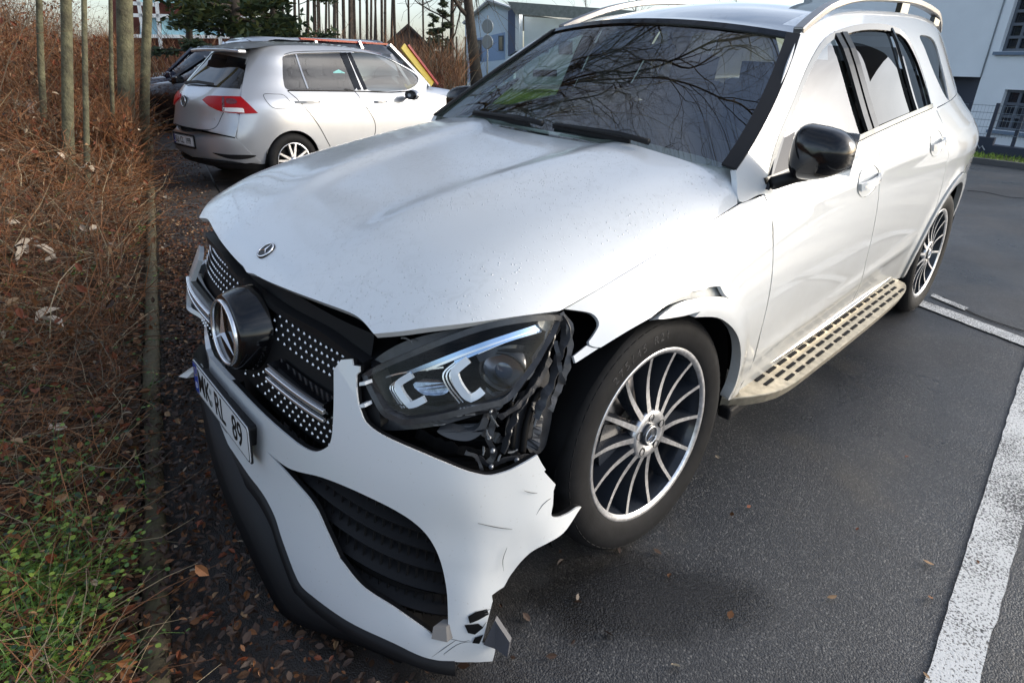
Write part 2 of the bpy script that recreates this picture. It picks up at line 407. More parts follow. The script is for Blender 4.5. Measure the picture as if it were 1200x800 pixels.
M_SATIN = mat('satin_aluminium', (.62, .60, .56), rough=.28, metal=1, var=.1, vscale=30)
M_RIMF = mat('machined_aluminium', (.66, .67, .70), rough=.28, metal=.95, var=.25, vscale=60)
M_RIMD = mat('dark_grey_rim_paint', (.022, .026, .034), rough=.25, coat=.5)
M_STEEL = mat('brake_steel', (.28, .26, .25), rough=.4, metal=1, var=.3, vscale=20)
M_INT = mat('cabin_black', (.010, .011, .013), rough=.6, bump=.2, bscale=200, bdist=.001)
M_INT2 = mat('cabin_grey', (.018, .018, .020), rough=.8)
G_WIND = glass('windscreen_glass', (.50, .58, .56), 3.5); G_SIDE = glass('side_glass', (.55, .60, .58), 2.5); G_FAR = glass('far_side_glass', (.82, .90, .88), 1.5); M_PILL = mat('satin_black_trim', (.006, .006, .007), rough=.22, spec=.35); G_TINT = glass('tinted_glass', (.07, .075, .08), 1.9)
M_LED = mat('led_light_guide', (.80, .84, .88), rough=.25, coat=1)
M_PLATEW = mat('plate_white', (.78, .79, .79), rough=.35, coat=.4); M_PLATEB = mat('plate_blue', (.01, .05, .35), rough=.35, coat=.4); M_INK = mat('ink_black', (.01, .01, .01), rough=.4)
M_RAIL = mat('dark_satin_rail', (.30, .29, .28), rough=.35, metal=1)
M_LENS = glass('clear_lens', (.95, .97, .98), 1.3)
M_ROOF = mat('panorama_roof_black', (.012, .013, .016), rough=.08, coat=1)
M_SILL = mat('running_board_aluminium', (.42, .38, .30), rough=.42, metal=.7, var=.25, vscale=30)

car = thing('parked_car', 'white SUV with torn front bumper and exposed headlight, parked nose towards the kerb', 'car', (0, 0, 0))
def bp(name, mesh_or_mb, mats=None, bevel=0, label=None, parent=None):
    """a body part: lives in the sagging body frame"""
    if isinstance(mesh_or_mb, MB): o = mesh_or_mb.build(name, mats, parent or car, BM if parent is None else None, bevel)
    else:
        o = bpy.data.objects.new(name, mesh_or_mb); link(o, parent or car, BM if parent is None else None)
    if label: o['label'] = label
    return o
mir = lambda lp: [(-u, v) for u, v in lp]

# ---- bonnet
he = [TH([p for p in seg], closed=False) for seg in (
    [(270, 304), (305, 325), (340, 340), (375, 353), (410, 366), (424, 375), (438, 391)],
    [(438, 391), (470, 388), (500, 384), (560, 377), (610, 370), (656, 364)],
    [(660, 362), (713, 332), (770, 298), (820, 268), (864, 239)],
    [(864, 239), (863, 215), (861, 198)])]
front = [p for p in he[0] if p[0] > .02]; rightside = he[1][1:]+he[2]+he[3][1:]
rear_y = rightside[-1][1]; rx = rightside[-1][0]
half = [(0, front[0][1]-.006)]+front+rightside
cowl = [(rx*(1-k/12), rear_y-.085*(1-(1-k/12)**2)) for k in range(1, 13)]
hood_out = half+cowl+[(-x, y) for x, y in cowl[:-1][::-1]]+[(-x, y) for x, y in half[1:][::-1]]
def dedupe(lp, e=2e-3):
    o = [lp[0]]
    for p in lp[1:]:
        if math.hypot(p[0]-o[-1][0], p[1]-o[-1][1]) > e: o.append(p)
    if math.hypot(o[0][0]-o[-1][0], o[0][1]-o[-1][1]) < e: o.pop()
    return o
bp('bonnet', panel_mesh('bonnet', hoodS, dedupe(hood_out), [], .03, WHITE, flange=.018, deform=None))
def decorate_star(parent, c, nrm, up, r, ring, depth=.004, m=None, n=40, name='star_emblem'):
    """three-pointed star in a ring"""
    nrm = Vector(nrm).normalized(); up = Vector(up); up = (up-nrm*up.dot(nrm)).normalized(); rt = up.cross(nrm); c = Vector(c)
    mb = MB(); fr = Matrix((rt, up, nrm)).transposed()
    vs = []; prof = ((r, 0), (r, depth), (r-ring*.5, depth*1.6), (r-ring, depth), (r-ring, 0))
    for a, h in prof:
        for k in range(n):
            t = 2*math.pi*k/n; vs.append(c+fr @ Vector((a*math.cos(t), a*math.sin(t), h)))
    mb.add(vs, [(i*n+k, i*n+(k+1) % n, (i+1)*n+(k+1) % n, (i+1)*n+k) for i in range(4) for k in range(n)], True)
    for q in range(3):
        a = math.pi/2+q*2*math.pi/3; tip = Vector((math.cos(a), math.sin(a)))*(r-ring*.6); s_ = Vector((-math.sin(a), math.cos(a)))*r*.10
        b1 = Vector((math.cos(a+math.pi/3), math.sin(a+math.pi/3)))*r*.075; b2 = Vector((math.cos(a-math.pi/3), math.sin(a-math.pi/3)))*r*.075
        P = [fr @ Vector((tip.x, tip.y, depth*.8)), fr @ Vector((b1.x, b1.y, depth*.6)), fr @ Vector((b2.x, b2.y, depth*.6)), fr @ Vector((0, 0, depth*2.2))]
        mb.add([c+p for p in P], [(0, 1, 3), (0, 3, 2), (1, 2, 3), (0, 2, 1)])
    return mb
eb = Vector((0, -.722, hood_z(0, -.722))); en = (hoodS(0, -.70)-hoodS(0, -.74)).cross(Vector((1, 0, 0)))*-1
disc = MB(); 
def disc_mb(c, nrm, up, r, h, n=40):
    nrm = Vector(nrm).normalized(); up = Vector(up); up = (up-nrm*up.dot(nrm)).normalized(); rt = up.cross(nrm); c = Vector(c); mb = MB(); vs = []
    for a, z in ((r, -.01), (r, h*.7), (r*.95, h)):
        for k in range(n):
            t = 2*math.pi*k/n; vs.append(c+rt*a*math.cos(t)+up*a*math.sin(t)+nrm*z)
    return mb.add(vs, [(i*n+k, i*n+(k+1) % n, (i+1)*n+(k+1) % n, (i+1)*n+k) for i in range(2) for k in range(n)], True).add(vs[2*n:], [tuple(range(n))])
bd = bp('bonnet_badge', disc_mb(eb, en, (0, 1, 0), .030, .004), M_INK)
decorate_star(bd, eb+Vector(en).normalized()*.004, en, (0, 1, 0), .029, .005, .002).build('star_emblem', M_CHROME, bd)

# ---- fender, doors, rear quarter (left side traced, right side mirrored)
def both(name, outer, m, holes=(), label=None, **k):
    a = bp(name, panel_mesh(name, sideS, outer, holes, k.pop('step', .035), m, **k))
    if label: a['label'] = label
    b = bp(name, panel_mesh(name, sideS, outer, holes, .05, m, mirror=True, **{q: w_ for q, w_ in k.items()}))
    return a, b
f_top = TS([(662, 362), (713, 332.5), (770, 298.5), (820, 268.5), (867, 239)], closed=False)
f_back = TS([(895, 229), (903, 248), (905, 276), (905, 312), (899, 356), (887, 404), (879, 434), (870, 448)], closed=False)
f_arch = TS([(862, 456), (872, 415), (875, 394), (874, 376), (866, 358), (851, 347), (844, 335, 'c'), (832, 336, 'c'), (825, 339.5, 'c'), (812, 341, 'c'), (806, 345, 'c'), (795, 349, 'c'), (786, 354.5, 'c'), (775, 362, 'c'), (763, 372, 'c')], closed=False)
f_front = TS([(763, 372), (735, 388), (704, 407, 'c'), (697, 406.5), (691, 404), (690, 400, 'c'), (696, 392), (702, 381), (700, 373), (693, 367), (682, 364.5), (670, 363)], closed=False)
fender_l = dedupe(f_top+f_back+f_arch+f_front)
bp('front_wing', panel_mesh('front_wing', sideS, fender_l, [], .03, WHITE, flange=.012), label='left front wing with a torn, creased wheel arch')
bp('wing_remnant', panel_mesh('wing_remnant', sideS, TS([(703, 408.5, 'c'), (676, 426, 'c'), (673.5, 418, 'c'), (689, 405.5, 'c'), (696, 408, 'c')], step=3), [], .02, WHITE, flange=.01, off=-.004), label='broken sliver of white wing')
arch_pts = lambda yc, zc, r, a0, a1, n=24: [(yc+r*math.cos(R(a0+(a1-a0)*k/n)), zc+r*math.sin(R(a0+(a1-a0)*k/n))) for k in range(n+1)]
fender_r = dedupe(f_top+f_back+arch_pts(0, .455, .45, -12, 190)+[(-.42, .66), (-.40, .80), (-.36, .90)])
bp('front_wing', panel_mesh('front_wing', sideS, fender_r, [], .05, WHITE, flange=.012, mirror=True))
# wheel arch flares, proud of the wing
fl_l = TS([(768, 372), (779, 362), (795, 352.5), (808, 349), (833, 346), (852, 349), (867, 359), (874.5, 376.7), (875.5, 393.7), (872, 415), (865, 449), (861, 460), (850, 467), (858.5, 449), (864, 425.5), (864, 404), (858, 387), (846, 375), (833, 370), (810, 370, 'c'), (817, 363.5, 'c'), (795, 369)], step=4)
bp('arch_flare', panel_mesh('arch_flare', sideS, fl_l, [], .02, WHITE, flange=.035, off=.011), label='left front arch flare split at its forward end')
bp('arch_flare', panel_mesh('arch_flare', sideS, dedupe(arch_pts(0, .455, .47, -12, 190)+arch_pts(0, .455, .415, 190, -12)), [], .03, WHITE, flange=.03, off=.011, mirror=True))
rf = dedupe(arch_pts(2.96, .40, .475, -12, 188)+arch_pts(2.96, .40, .42, 188, -12))
both('arch_flare', rf, WHITE, off=.010, flange=.03, step=.03)
# doors
dA = TS([(898, 229), (925, 217), (970, 194), (1011, 172), (1028, 163)], closed=False)
dsplit = TS([(1029, 165), (1032, 185), (1031, 215), (1027, 250), (1021, 282), (1014, 308), (1012, 322)], closed=False)
dlow = TS([(1012, 338), (980, 360), (940, 387), (905, 411), (880, 430)], closed=False)
y_split = [p[0] for p in dsplit]; door_top_z = lambda y: 1.165+.062*(y-.68)
BZ = lambda y: natcub([(.55, 1.118), (.8, 1.142), (1.37, 1.200), (2.3, 1.252), (3.2, 1.285)])(y)    # belt line height
SILL = .335
spl = natcub([(z, y) for y, z in sorted([(y, z) for y, z in dsplit if True], key=lambda q: q[1])][::max(1, len(dsplit)//5)])
fb = sorted([(z, y) for y, z in f_back if z > .38])
fbf = natcub(fb[::max(1, len(fb)//7)])
ys1 = 1.50
def rng(a, b, n): return [a+(b-a)*k/n for k in range(n+1)]
front_door = [(fbf(z)+.008, z) for z in rng(SILL, BZ(fbf(1.1)), 14)]+[(y, BZ(y)) for y in rng(fbf(1.1)+.03, spl(BZ(1.5))-.006, 12)]+[(spl(z)-.004, z) for z in rng(BZ(1.5), .46, 12)]+[(spl(.46)-.004, SILL)]+[(y, SILL) for y in rng(spl(.46)-.05, fbf(SILL)+.05, 12)]
ax_ = lambda z: 2.96-math.sqrt(max(0, .482**2-(z-.40)**2))
arc = arch_pts(2.96, .40, .482, 187, 92, 14)
y_r = 2.30
rear_door = [(spl(.46)+.004, SILL)]+[(spl(z)+.004, z) for z in rng(.46, BZ(1.5), 12)]+[(y, BZ(y)) for y in rng(spl(BZ(1.5))+.03, 2.42, 10)]+[(2.50, 1.15), (2.56, 1.02), (2.60, .86), (2.60, .72)]+[(y, z) for y, z in arch_pts(2.96, .40, .482, 138, 188, 8)]+[(y, SILL) for y in rng(2.42, spl(.46)+.06, 10)]
both('front_door', dedupe(front_door), WHITE, flange=.012)
both('rear_door', dedupe(rear_door), WHITE, flange=.012)
quarter = [(2.606, .725), (2.606, .86), (2.566, 1.022), (2.506, 1.152), (2.43, BZ(2.43))]+[(y, BZ(y)) for y in rng(2.5, 3.2, 7)]+[(3.6, 1.27), (3.85, 1.2), (3.98, 1.0), (4.0, .8), (3.98, .45), (3.55, .30), (3.46, .30)]+arch_pts(2.96, .40, .482, -8, 134, 16)
both('rear_quarter', dedupe(quarter), WHITE, flange=.012)
# upper frame: pillars and cant rail, window openings left free
TOPZ = natcub([(1.14, 1.585), (1.5, 1.655), (2.0, 1.690), (2.6, 1.695), (3.2, 1.665), (3.7, 1.60)])
pA = TS([(862, 198), (889, 157), (909, 115), (925, 69), (935, 42)], closed=False)
pin = TS([(897, 227), (909, 172), (930, 120), (948, 76), (967, 45), (990, 33), (1013, 28.5), (1040, 30), (1058, 38), (1072, 60), (1083, 90), (1092, 124), (1094, 131)], closed=False)
belt_end = pin[-1]
hoodcorner = TS([(863, 205), (867, 236), (890, 228)], closed=False)
third = TS([(1078, 42), (1094, 47), (1104, 78), (1112, 117), (1106, 110), (1094, 84), (1084, 58)], step=4)
rear_up = [(y, BZ(y)+.004) for y in rng(belt_end[0]+.02, 3.3, 8)]+[(3.62, 1.275), (3.72, 1.35), (3.62, 1.47), (3.45, 1.59)]
topl = [(y, TOPZ(y)) for y in rng(3.3, 1.2, 16)]
frame_l = dedupe(pA[::-1]+hoodcorner+pin+rear_up+topl)
third_loop = dedupe(third)
a, b = both('side_frame', frame_l, WHITE, holes=[third_loop], flange=.02, step=.03)
M_TRIM = M_BLACK
# glass of the sides
def shrink(lp, d, cen=None):
    cx = sum(p[0] for p in lp)/len(lp); cy = sum(p[1] for p in lp)/len(lp)
    return [(cx+(x-cx)*(1-d/max(.05, math.hypot(x-cx, y-cy))), cy+(y-cy)*(1-d/max(.05, math.hypot(x-cx, y-cy)))) for x, y in lp]
win_top = [p for p in pin]
wz = natcub(sorted([(y, z) for y, z in pin if y > .62])[::max(1, len(pin)//9)])
def wtop(y):
    best = None
    for i in range(len(pin)-1):
        (a0, b0), (a1, b1) = pin[i], pin[i+1]
        if (a0-y)*(a1-y) <= 0 and a1 != a0:
            z = b0+(b1-b0)*(y-a0)/(a1-a0); best = z if best is None else max(best, z)
    return best or BZ(y)+.01
ymax = max(p[0] for p in pin)
def winloop(y0, y1, lo=.022, hi=.022, n=14):
    ys = rng(y0, y1, n); return dedupe([(y, BZ(y)+lo) for y in ys]+[(y, max(wtop(y)-hi, BZ(y)+lo+.01)) for y in ys[::-1]])
Y0, YB, YC = pin[0][0]+.20, 1.50, 2.12
_a, _b = both('door_glass', winloop(Y0-.05, YB-.055), G_SIDE, flange=0, off=-.018); _b.data.materials[0] = G_FAR
both('door_glass', winloop(YB+.055, YC-.015), G_TINT, flange=0, off=-.018)
both('door_glass', winloop(YC+.018, ymax-.04), G_TINT, flange=0, off=-.018)
both('rear_side_glass', shrink(third_loop, .004), G_TINT, flange=0, off=-.006)
# frames round the glass: black with a bright strip at the belt
def frame_bar(name, pts, w, h, m, off=0, both_=True):
    P = [sideS(y, z, off) for y, z in pts]; o = MB().ribbon(P, w, h, (1, 0, .35)); bp(name, o, m)
    if both_: o = MB().ribbon([(-p.x, p.y, p.z) for p in P], w, h, (-1, 0, .35)); bp(name, o, m)
frame_bar('window_surround', [(y, BZ(y)+.018) for y in rng(.62, ymax-.01, 16)], .022, .014, M_BLACK, -.004)
frame_bar('belt_strip', [(y, BZ(y)+.004) for y in rng(.64, ymax, 18)], .014, .014, M_SATIN, .004)
inn = [(y, z) for y, z in pin[::2] if z > BZ(y)+.01]+[pin[-1]]
cy_ = lambda p: (p[0]+(.0), p[1]-.012)
frame_bar('window_surround', [cy_(p) for p in inn], .026, .012, M_BLACK, -.008)
frame_bar('pillar_trim', [(YB-.03-.02*(z-1.2), z) for z in rng(BZ(YB)+.02, wtop(YB)-.01, 6)], .055, .012, M_PILL, -.006)
frame_bar('pillar_trim', [(YB+.035-.02*(z-1.2), z) for z in rng(BZ(YB)+.02, wtop(YB)-.01, 6)], .055, .012, M_PILL, -.004)
frame_bar('window_divider', [(YC, z) for z in rng(BZ(YC)+.01, wtop(YC)-.01, 6)], .022, .012, M_BLACK, -.006)
# ---- roof
def roof_z(x, y):
    e = TOPZ(max(1.14, y))-.012; q = x/max(.3, side_x(y, e)); return e+.060*(1-q*q)*(1-.25*max(0, 1.3-y)) if abs(q) < 1 else e
xe = lambda y: side_x(y, TOPZ(y))-.002
yt = lambda x: 1.135-.09*(1-(x/.63)**2)
rm = MB(); ny_, nx_ = 34, 24; vs = []
for j in range(ny_+1):
    for i in range(nx_+1):
        s_ = -1+2*i/nx_; t = j/ny_; xx0 = s_*.62; y = lerp(yt(xx0), 3.72, t); x = s_*xe(max(1.14, y)); vs.append((x, y, roof_z(x, y)))
rm.add(vs, [(j*(nx_+1)+i, j*(nx_+1)+i+1, (j+1)*(nx_+1)+i+1, (j+1)*(nx_+1)+i) for j in range(ny_) for i in range(nx_)], True)
# front strip and glass panel are gloss black, the rest white
for k in range(len(rm.f)):
    j, i = divmod(k, nx_); rm.mi[k] = 1 if (j < 24 and 2 <= i < nx_-2) or j < 2 else 0
bp('roof', rm, [WHITE, M_ROOF])
# ---- windscreen
A0 = sideS(*pA[0]); A1 = sideS(*pA[-1])
_pa3 = [sideS(*q) for q in pA]
def _quad(vals):
    """least-squares parabola through samples on 0..1, pinned at both ends"""
    n = len(vals)-1; a, b = vals[0], vals[-1]; num = den = 0
    for i, v in enumerate(vals): t = i/n; w_ = t*(1-t); num += (v-lerp(a, b, t))*w_; den += w_*w_
    k = num/den; return lambda t: lerp(a, b, t)+k*t*(1-t)
_qx, _qy, _qz = (_quad([getattr(p, c) for p in _pa3]) for c in 'xyz')
def wsS(s_, t):
    xe_ = None
    pe = Vector((_qx(t), _qy(t), _qz(t)))
    c = 1-s_*s_
    return Vector((pe.x*s_, pe.y-(.085*(1-t)+.08*t)*c, pe.z+(.020+.030*t)*c)) + Vector((0, -.012, .018))*math.sin(math.pi*t)*c
wm = MB(); n1, n2 = 64, 40
vs = [wsS(-1+2*i/n1, j/n2) for j in range(n2+1) for i in range(n1+1)]
wm.add([v+Vector((0, 0, -.004)) for v in vs], [(j*(n1+1)+i, j*(n1+1)+i+1, (j+1)*(n1+1)+i+1, (j+1)*(n1+1)+i) for j in range(n2) for i in range(n1)], True)
bp('windscreen', wm, G_WIND)
for sgn in (-1, 1):
    P = [wsS(sgn*.975, t/14)+Vector((0, -.002, .002)) for t in range(15)]
    bp('windscreen_trim', MB().ribbon(P, .050, .010, (sgn*.35, -.55, .8)), M_PLAST)
bp('windscreen_trim', MB().ribbon([wsS(-.97+1.94*i/20, .985)+Vector((0, 0, .001)) for i in range(21)], .035, .008, (0, -.5, .8)), M_BLACK)
bp('cowl_panel', MB().ribbon([wsS(-.78+1.56*i/20, 0)+Vector((0, -.030, -.024)) for i in range(21)], .11, .012, (0, -.3, 1)), M_PLAST)
for x0, x1, rt_ in ((.10, .62, 0), (-.55, .02, 0)):
    a, b = wsS(x1, .035)+Vector((0, -.01, .022)), wsS(x0, .05)+Vector((0, -.01, .022))
    wb = bp('wiper', MB().tube([a, a.lerp(b, .3)+Vector((0, 0, .008)), b], [.012, .010, .006], 6), M_PLAST)
    MB().ribbon([a.lerp(b, q)+Vector((0, .012, -.012)) for q in (.2, .6, 1.05)], .010, .016, (0, 0, 1)).build('wiper_blade', M_RUB, wb)
# ---- roof rails
for sg in (1, -1):
    def rp(y, dz, dx=0): z = TOPZ(y); return Vector((sg*(side_x(y, z)-.012+dx), y, z+dz))
    P = crom([rp(1.18, .000), rp(1.32, .016), rp(1.55, .036), rp(1.9, .052), rp(2.6, .060), rp(3.2, .055), rp(3.45, .035), rp(3.6, .004)], step=.06)
    rr_ = bp('roof_rail', MB().ribbon(P, .040, .030, (0, 0, 1), smooth=False), M_RAIL, bevel=.006)
    for y in (2.5, 3.30):
        MB().box(rp(y, .020), (.026, .12, .05)).build('rail_foot', M_BLACK, rr_)
# ---------------------------------------------------------------- front bumper, grille, plate
def front_vz(lst, **k): return TF(lst, **k)
grille_edge = [(391, 433), (391, 470), (389.5, 505), (387, 518), (382, 524.5), (368, 529), (350, 521), (322.5, 498), (298, 475), (275, 450)]
g_low = TF(grille_edge, closed=False, step=4)
_gl = [p for p in g_low if p[0] > .24]; g_low = _gl+[(lerp(_gl[-1][0], 0, k/6), _gl[-1][1]+(.597-_gl[-1][1])*sstep(0, 1, k/6)) for k in range(1, 6)]
b_out = TF([(399.5, 421.5, 'c'), (412, 420.5, 'c'), (413.5, 428, 'c'), (421, 429, 'c'), (421, 436, 'c'), (417, 440), (419, 470), (426, 491), (432.5, 499), (445, 508), (465, 518), (497.5, 532), (540, 549), (560, 555), (575, 557), (595, 552.5), (614, 543), (630, 533.5, 'c'),
    (635, 543, 'c'), (640, 551, 'c'), (638, 553, 'c'), (644, 560, 'c'), (651.5, 568, 'c'), (649, 575, 'c'), (648, 590), (646, 603), (655, 605), (668, 601.5), (678, 596.5), (683, 596.5, 'c'), (672, 610), (660, 622), (642, 633), (625, 645), (612, 659), (602, 674, 'c'), (598, 680), (592, 691), (588, 693, 'c'), (577, 699, 'c'), (578, 706, 'c'), (575, 716, 'c'), (570, 733, 'c'), (564.5, 751, 'c'), (573, 756, 'c'), (581, 754, 'c'), (579, 766), (577, 774, 'c'),
    (555, 776), (533, 775.5), (500, 769), (467, 756), (433, 741), (412, 730), (396, 720), (380, 709), (366.7, 699), (354, 688), (346, 674), (336, 648), (329, 628), (322, 606), (312.5, 586.5), (303, 572), (291.7, 557.5), (271, 527)], closed=False, step=4)
zb0 = b_out[-1]
x0z_top = .597
left = b_out+[(.02, zb0[1]), (0, zb0[1]), (0, x0z_top)]+[p for p in g_low[::-1] if p[0] > .03]
left = dedupe(left)
intake = TF([(313, 529, 'c'), (340, 549), (380, 560), (430, 581), (483, 611), (510, 643), (523, 687), (525.5, 741, 'c'), (506, 743, 'c'), (467, 717), (425, 687), (397, 654, 'c'), (383, 624), (367, 591), (343, 562)], step=4)
intake = [p for p in intake]
def sag(p):
    """the torn corner bulges and ripples"""
    d = max(0, math.exp(-((p.x-.95)/.22)**2)*math.exp(-((p.z-.38)/.22)**2)); n = noise.noise(Vector((p.x*7, p.y*7, p.z*7)))
    return p+Vector((.012, -.006, 0))*n*d*1.6
bp('bumper_backing', panel_mesh('bumper_backing', frontS, left, [intake], .03, M_PLAST, flange=.014, su=1.1, off=-.0045, deform=lambda p: sag(p)))
bp('front_bumper', panel_mesh('front_bumper', frontS, left, [intake], .022, WHITE, flange=.005, su=1.1, sgn=1, deform=sag), label='torn left half of the white front bumper, hanging off its mounts')
# the undamaged right half
clean = [(t, z) for t, z in left if not (t > .62 and z > .0)]
z2t = lambda x, z: front_t(Vector((x, -.3-(.65-.3)*0-.5, z)))
def tx(x, z):
    W = _fw(z); return math.asin(min(1, (x/W)**(FN/2)))
up = TF([(399.5, 424), (414, 424), (417, 440), (419, 470), (426, 491), (432.5, 499), (445, 508), (465, 518), (497.5, 532)], closed=False)
right = [(0, x0z_top)]+[p for p in g_low if p[0] > .03][::1]
right = [(0, zb0[1]), (.12, zb0[1]+.01, ), (.17, .40), (.15, .44), (.20, .50), (.19, .545), (.30, .556), (.6, .56), (1.0, .57), (1.57, .58), (1.57, .68), (1.2, .70)]+up[::-1]+[p for p in g_low if p[0] > .03]+[(0, x0z_top)]
right = dedupe([p for p in right])
def tuck(p):
    """the far half still sits in place, closer to the body than the torn one"""
    k = sstep(0, .5, abs(p.x))*sstep(.58, .25, p.z); return Vector((p.x*(1-.09*k), p.y+.075*k+.60*max(0, abs(p.x)-.22)*sstep(.64, .54, p.z)*sstep(-.1, .55, 1-abs(p.x)), p.z+.02*k))
bp('front_bumper', panel_mesh('front_bumper', frontS, right, [], .035, WHITE, flange=.016, su=1.1, mirror=True, deform=tuck))
# dark tear shapes at the lower corner and the loose bracket pushed through it
for nm, pts in (('tear', [(548, 719), (557, 714), (571, 713), (573, 719), (560, 724), (550, 727)]), ('tear', [(544, 729), (560, 728), (566, 733), (556, 740), (548, 738)]), ('tear', [(556, 744), (566, 741), (561, 751), (553, 750)])):
    bp('torn_opening', panel_mesh('torn_opening', frontS, TF([(x, y, 'c') for x, y in pts], step=3), [], .02, M_DARK, flange=.001, off=.0035, su=1.1, deform=sag))
def sl(px, py, o=0, ax='x'):
    h = bhit(px, py, g_front); return frontS(front_t(h), h.z, o) if h else None
bk = [sl(566, 752, .006), sl(578, 717, .02), sl(591, 729, .05), sl(589, 748, .045), sl(579, 755, .01)]
mb = MB(); n = len(bk); mb.add(bk+[p+Vector((-.006, .012, 0)) for p in bk], [tuple(range(n)), tuple(range(n, 2*n))[::-1]]+[(i, (i+1) % n, n+(i+1) % n, n+i) for i in range(n)])
bp('loose_bracket', mb, mat('grey_plastic', (.09, .09, .10), .5), label='bent grey bracket poking out of the bumper corner')
mb = MB().add([sl(506, 743, .01), sl(524, 746, .012), sl(523, 731, .006), sl(508, 731, .006)], [(0, 1, 2, 3)]); v4 = [Vector(v) for v in mb.v]
mb.add([v+Vector((0, .03, 0)) for v in v4]+v4, [(0, 1, 2, 3), (0, 1, 5, 4), (1, 2, 6, 5), (2, 3, 7, 6), (3, 0, 4, 7)])
bp('bracket', mb, mat('grey_plastic_light', (.22, .21, .20), .6))
# scratches
M_SCR = mat('scratched_primer', (.12, .13, .13), .7)
for pts in ([(614, 574), (620, 576), (629, 577)], [(560, 612), (583, 617), (600, 619)], [(590, 668), (589, 655), (594, 640)], [(541, 729), (556, 720), (573, 717)], [(520, 765), (540, 752), (566, 750)], [(528, 747), (545, 750), (560, 743)], [(505, 769), (522, 757), (535, 748)], [(628, 602), (636, 590), (645, 583)], [(545, 712), (560, 716), (576, 712)], [(549, 735), (562, 737), (570, 727)]):
    P = [frontS(front_t(h), h.z, .002) for h in (bhit(a, b, g_front) for a, b in crom(pts, step=6)) if h]
    if len(P) > 1: bp('scratch', MB().ribbon(P, [.0004+.0012*math.sin(math.pi*k/(len(P)-1)) for k in range(len(P))], .001, (1, -1, 0)), M_SCR)
# ---- black lip under the bumper
bot = [p for p in b_out if p[1] < zb0[1]+.05]
i0 = max(range(len(b_out)), key=lambda i: -abs(b_out[i][0]-1.5)-10*(b_out[i][1] > .22))
bl = [p for p in b_out if p[1] < .45 and b_out.index(p) > len(b_out)*.55]
loft = []
bl = b_out[b_out.index(min(b_out, key=lambda p: (frontS(*p)-frontS(*TF([(535, 776-1.5), (534, 774)], closed=False)[0])).length)):]
bl = bl+[(bl[-1][0]*k/4, bl[-1][1]) for k in (3, 2, 1, 0)]
bl = bl+[(-t, z) for t, z in bl[::-1][1:] if t < .16]
prof = [(-.012, .012), (.006, -.004), (.018, -.022), (.012, -.034), (-.06, -.04), (-.16, -.05)]
vs = []
for t, z in bl:
    for o, dz in prof:
        q_ = frontS(t, z, o)+Vector((0, 0, dz)); vs.append(tuck(q_) if t < 0 else q_)
m_ = len(prof); mb = MB().add(vs, [(i*m_+k, i*m_+k+1, (i+1)*m_+k+1, (i+1)*m_+k) for i in range(len(bl)-1) for k in range(m_-1)], True)
bp('front_lip', mb, M_PLAST)
# deep black splitter hanging below the white bumper
ui = crom([(243, 462), (262, 505), (291, 555), (316, 600), (334, 642), (352, 682), (385, 712), (430, 740), (480, 764)], False, seg=4)
uo = crom([(234, 468), (246, 530), (262, 580), (283, 628), (305, 675), (331, 720), (366, 738), (410, 752), (470, 777)], False, seg=4)
vs = []
for a_, b_ in zip(ui, uo):
    h_ = bhit(a_.x, a_.y, g_front); k_ = (a_-b_).length/FPX*2.2
    if h_ is None: continue
    q_ = bplane(b_.x, b_.y, 'z', h_.z-.55*k_-.015); m_1 = h_.lerp(q_, .35)+Vector((0, -.012, .0)); m_2 = h_.lerp(q_, .8)+Vector((0, .004, 0))
    vs += [h_+Vector((-.01, .02, .0)), m_1, m_2, q_, q_+Vector((-.03, .16, -.005))]
bp('splitter', MB().add(vs, [(i*5+k, i*5+k+1, (i+1)*5+k+1, (i+1)*5+k) for i in range(len(vs)//5-1) for k in range(4)], True), M_PLAST, label='black splitter sagging under the torn bumper')
# hanging undershield seen below the bumper at the centre
prof = [(-.02, .0), (-.035, -.06), (-.075, -.13), (-.16, -.155)]
vs = []
for k in range(25):
    t = lerp(-.9, .9, k/24); e = 1-abs(t/.9)**4
    for o, dz in prof: vs.append(frontS(t, zb0[1]-.05*abs(t), o)+Vector((0, .01, dz*(.35+.65*e))))
m_ = len(prof); bp('undershield', MB().add(vs, [(i*m_+k, i*m_+k+1, (i+1)*m_+k+1, (i+1)*m_+k) for i in range(24) for k in range(m_-1)], True), M_PLAST, label='black undershield sagging below the bumper')
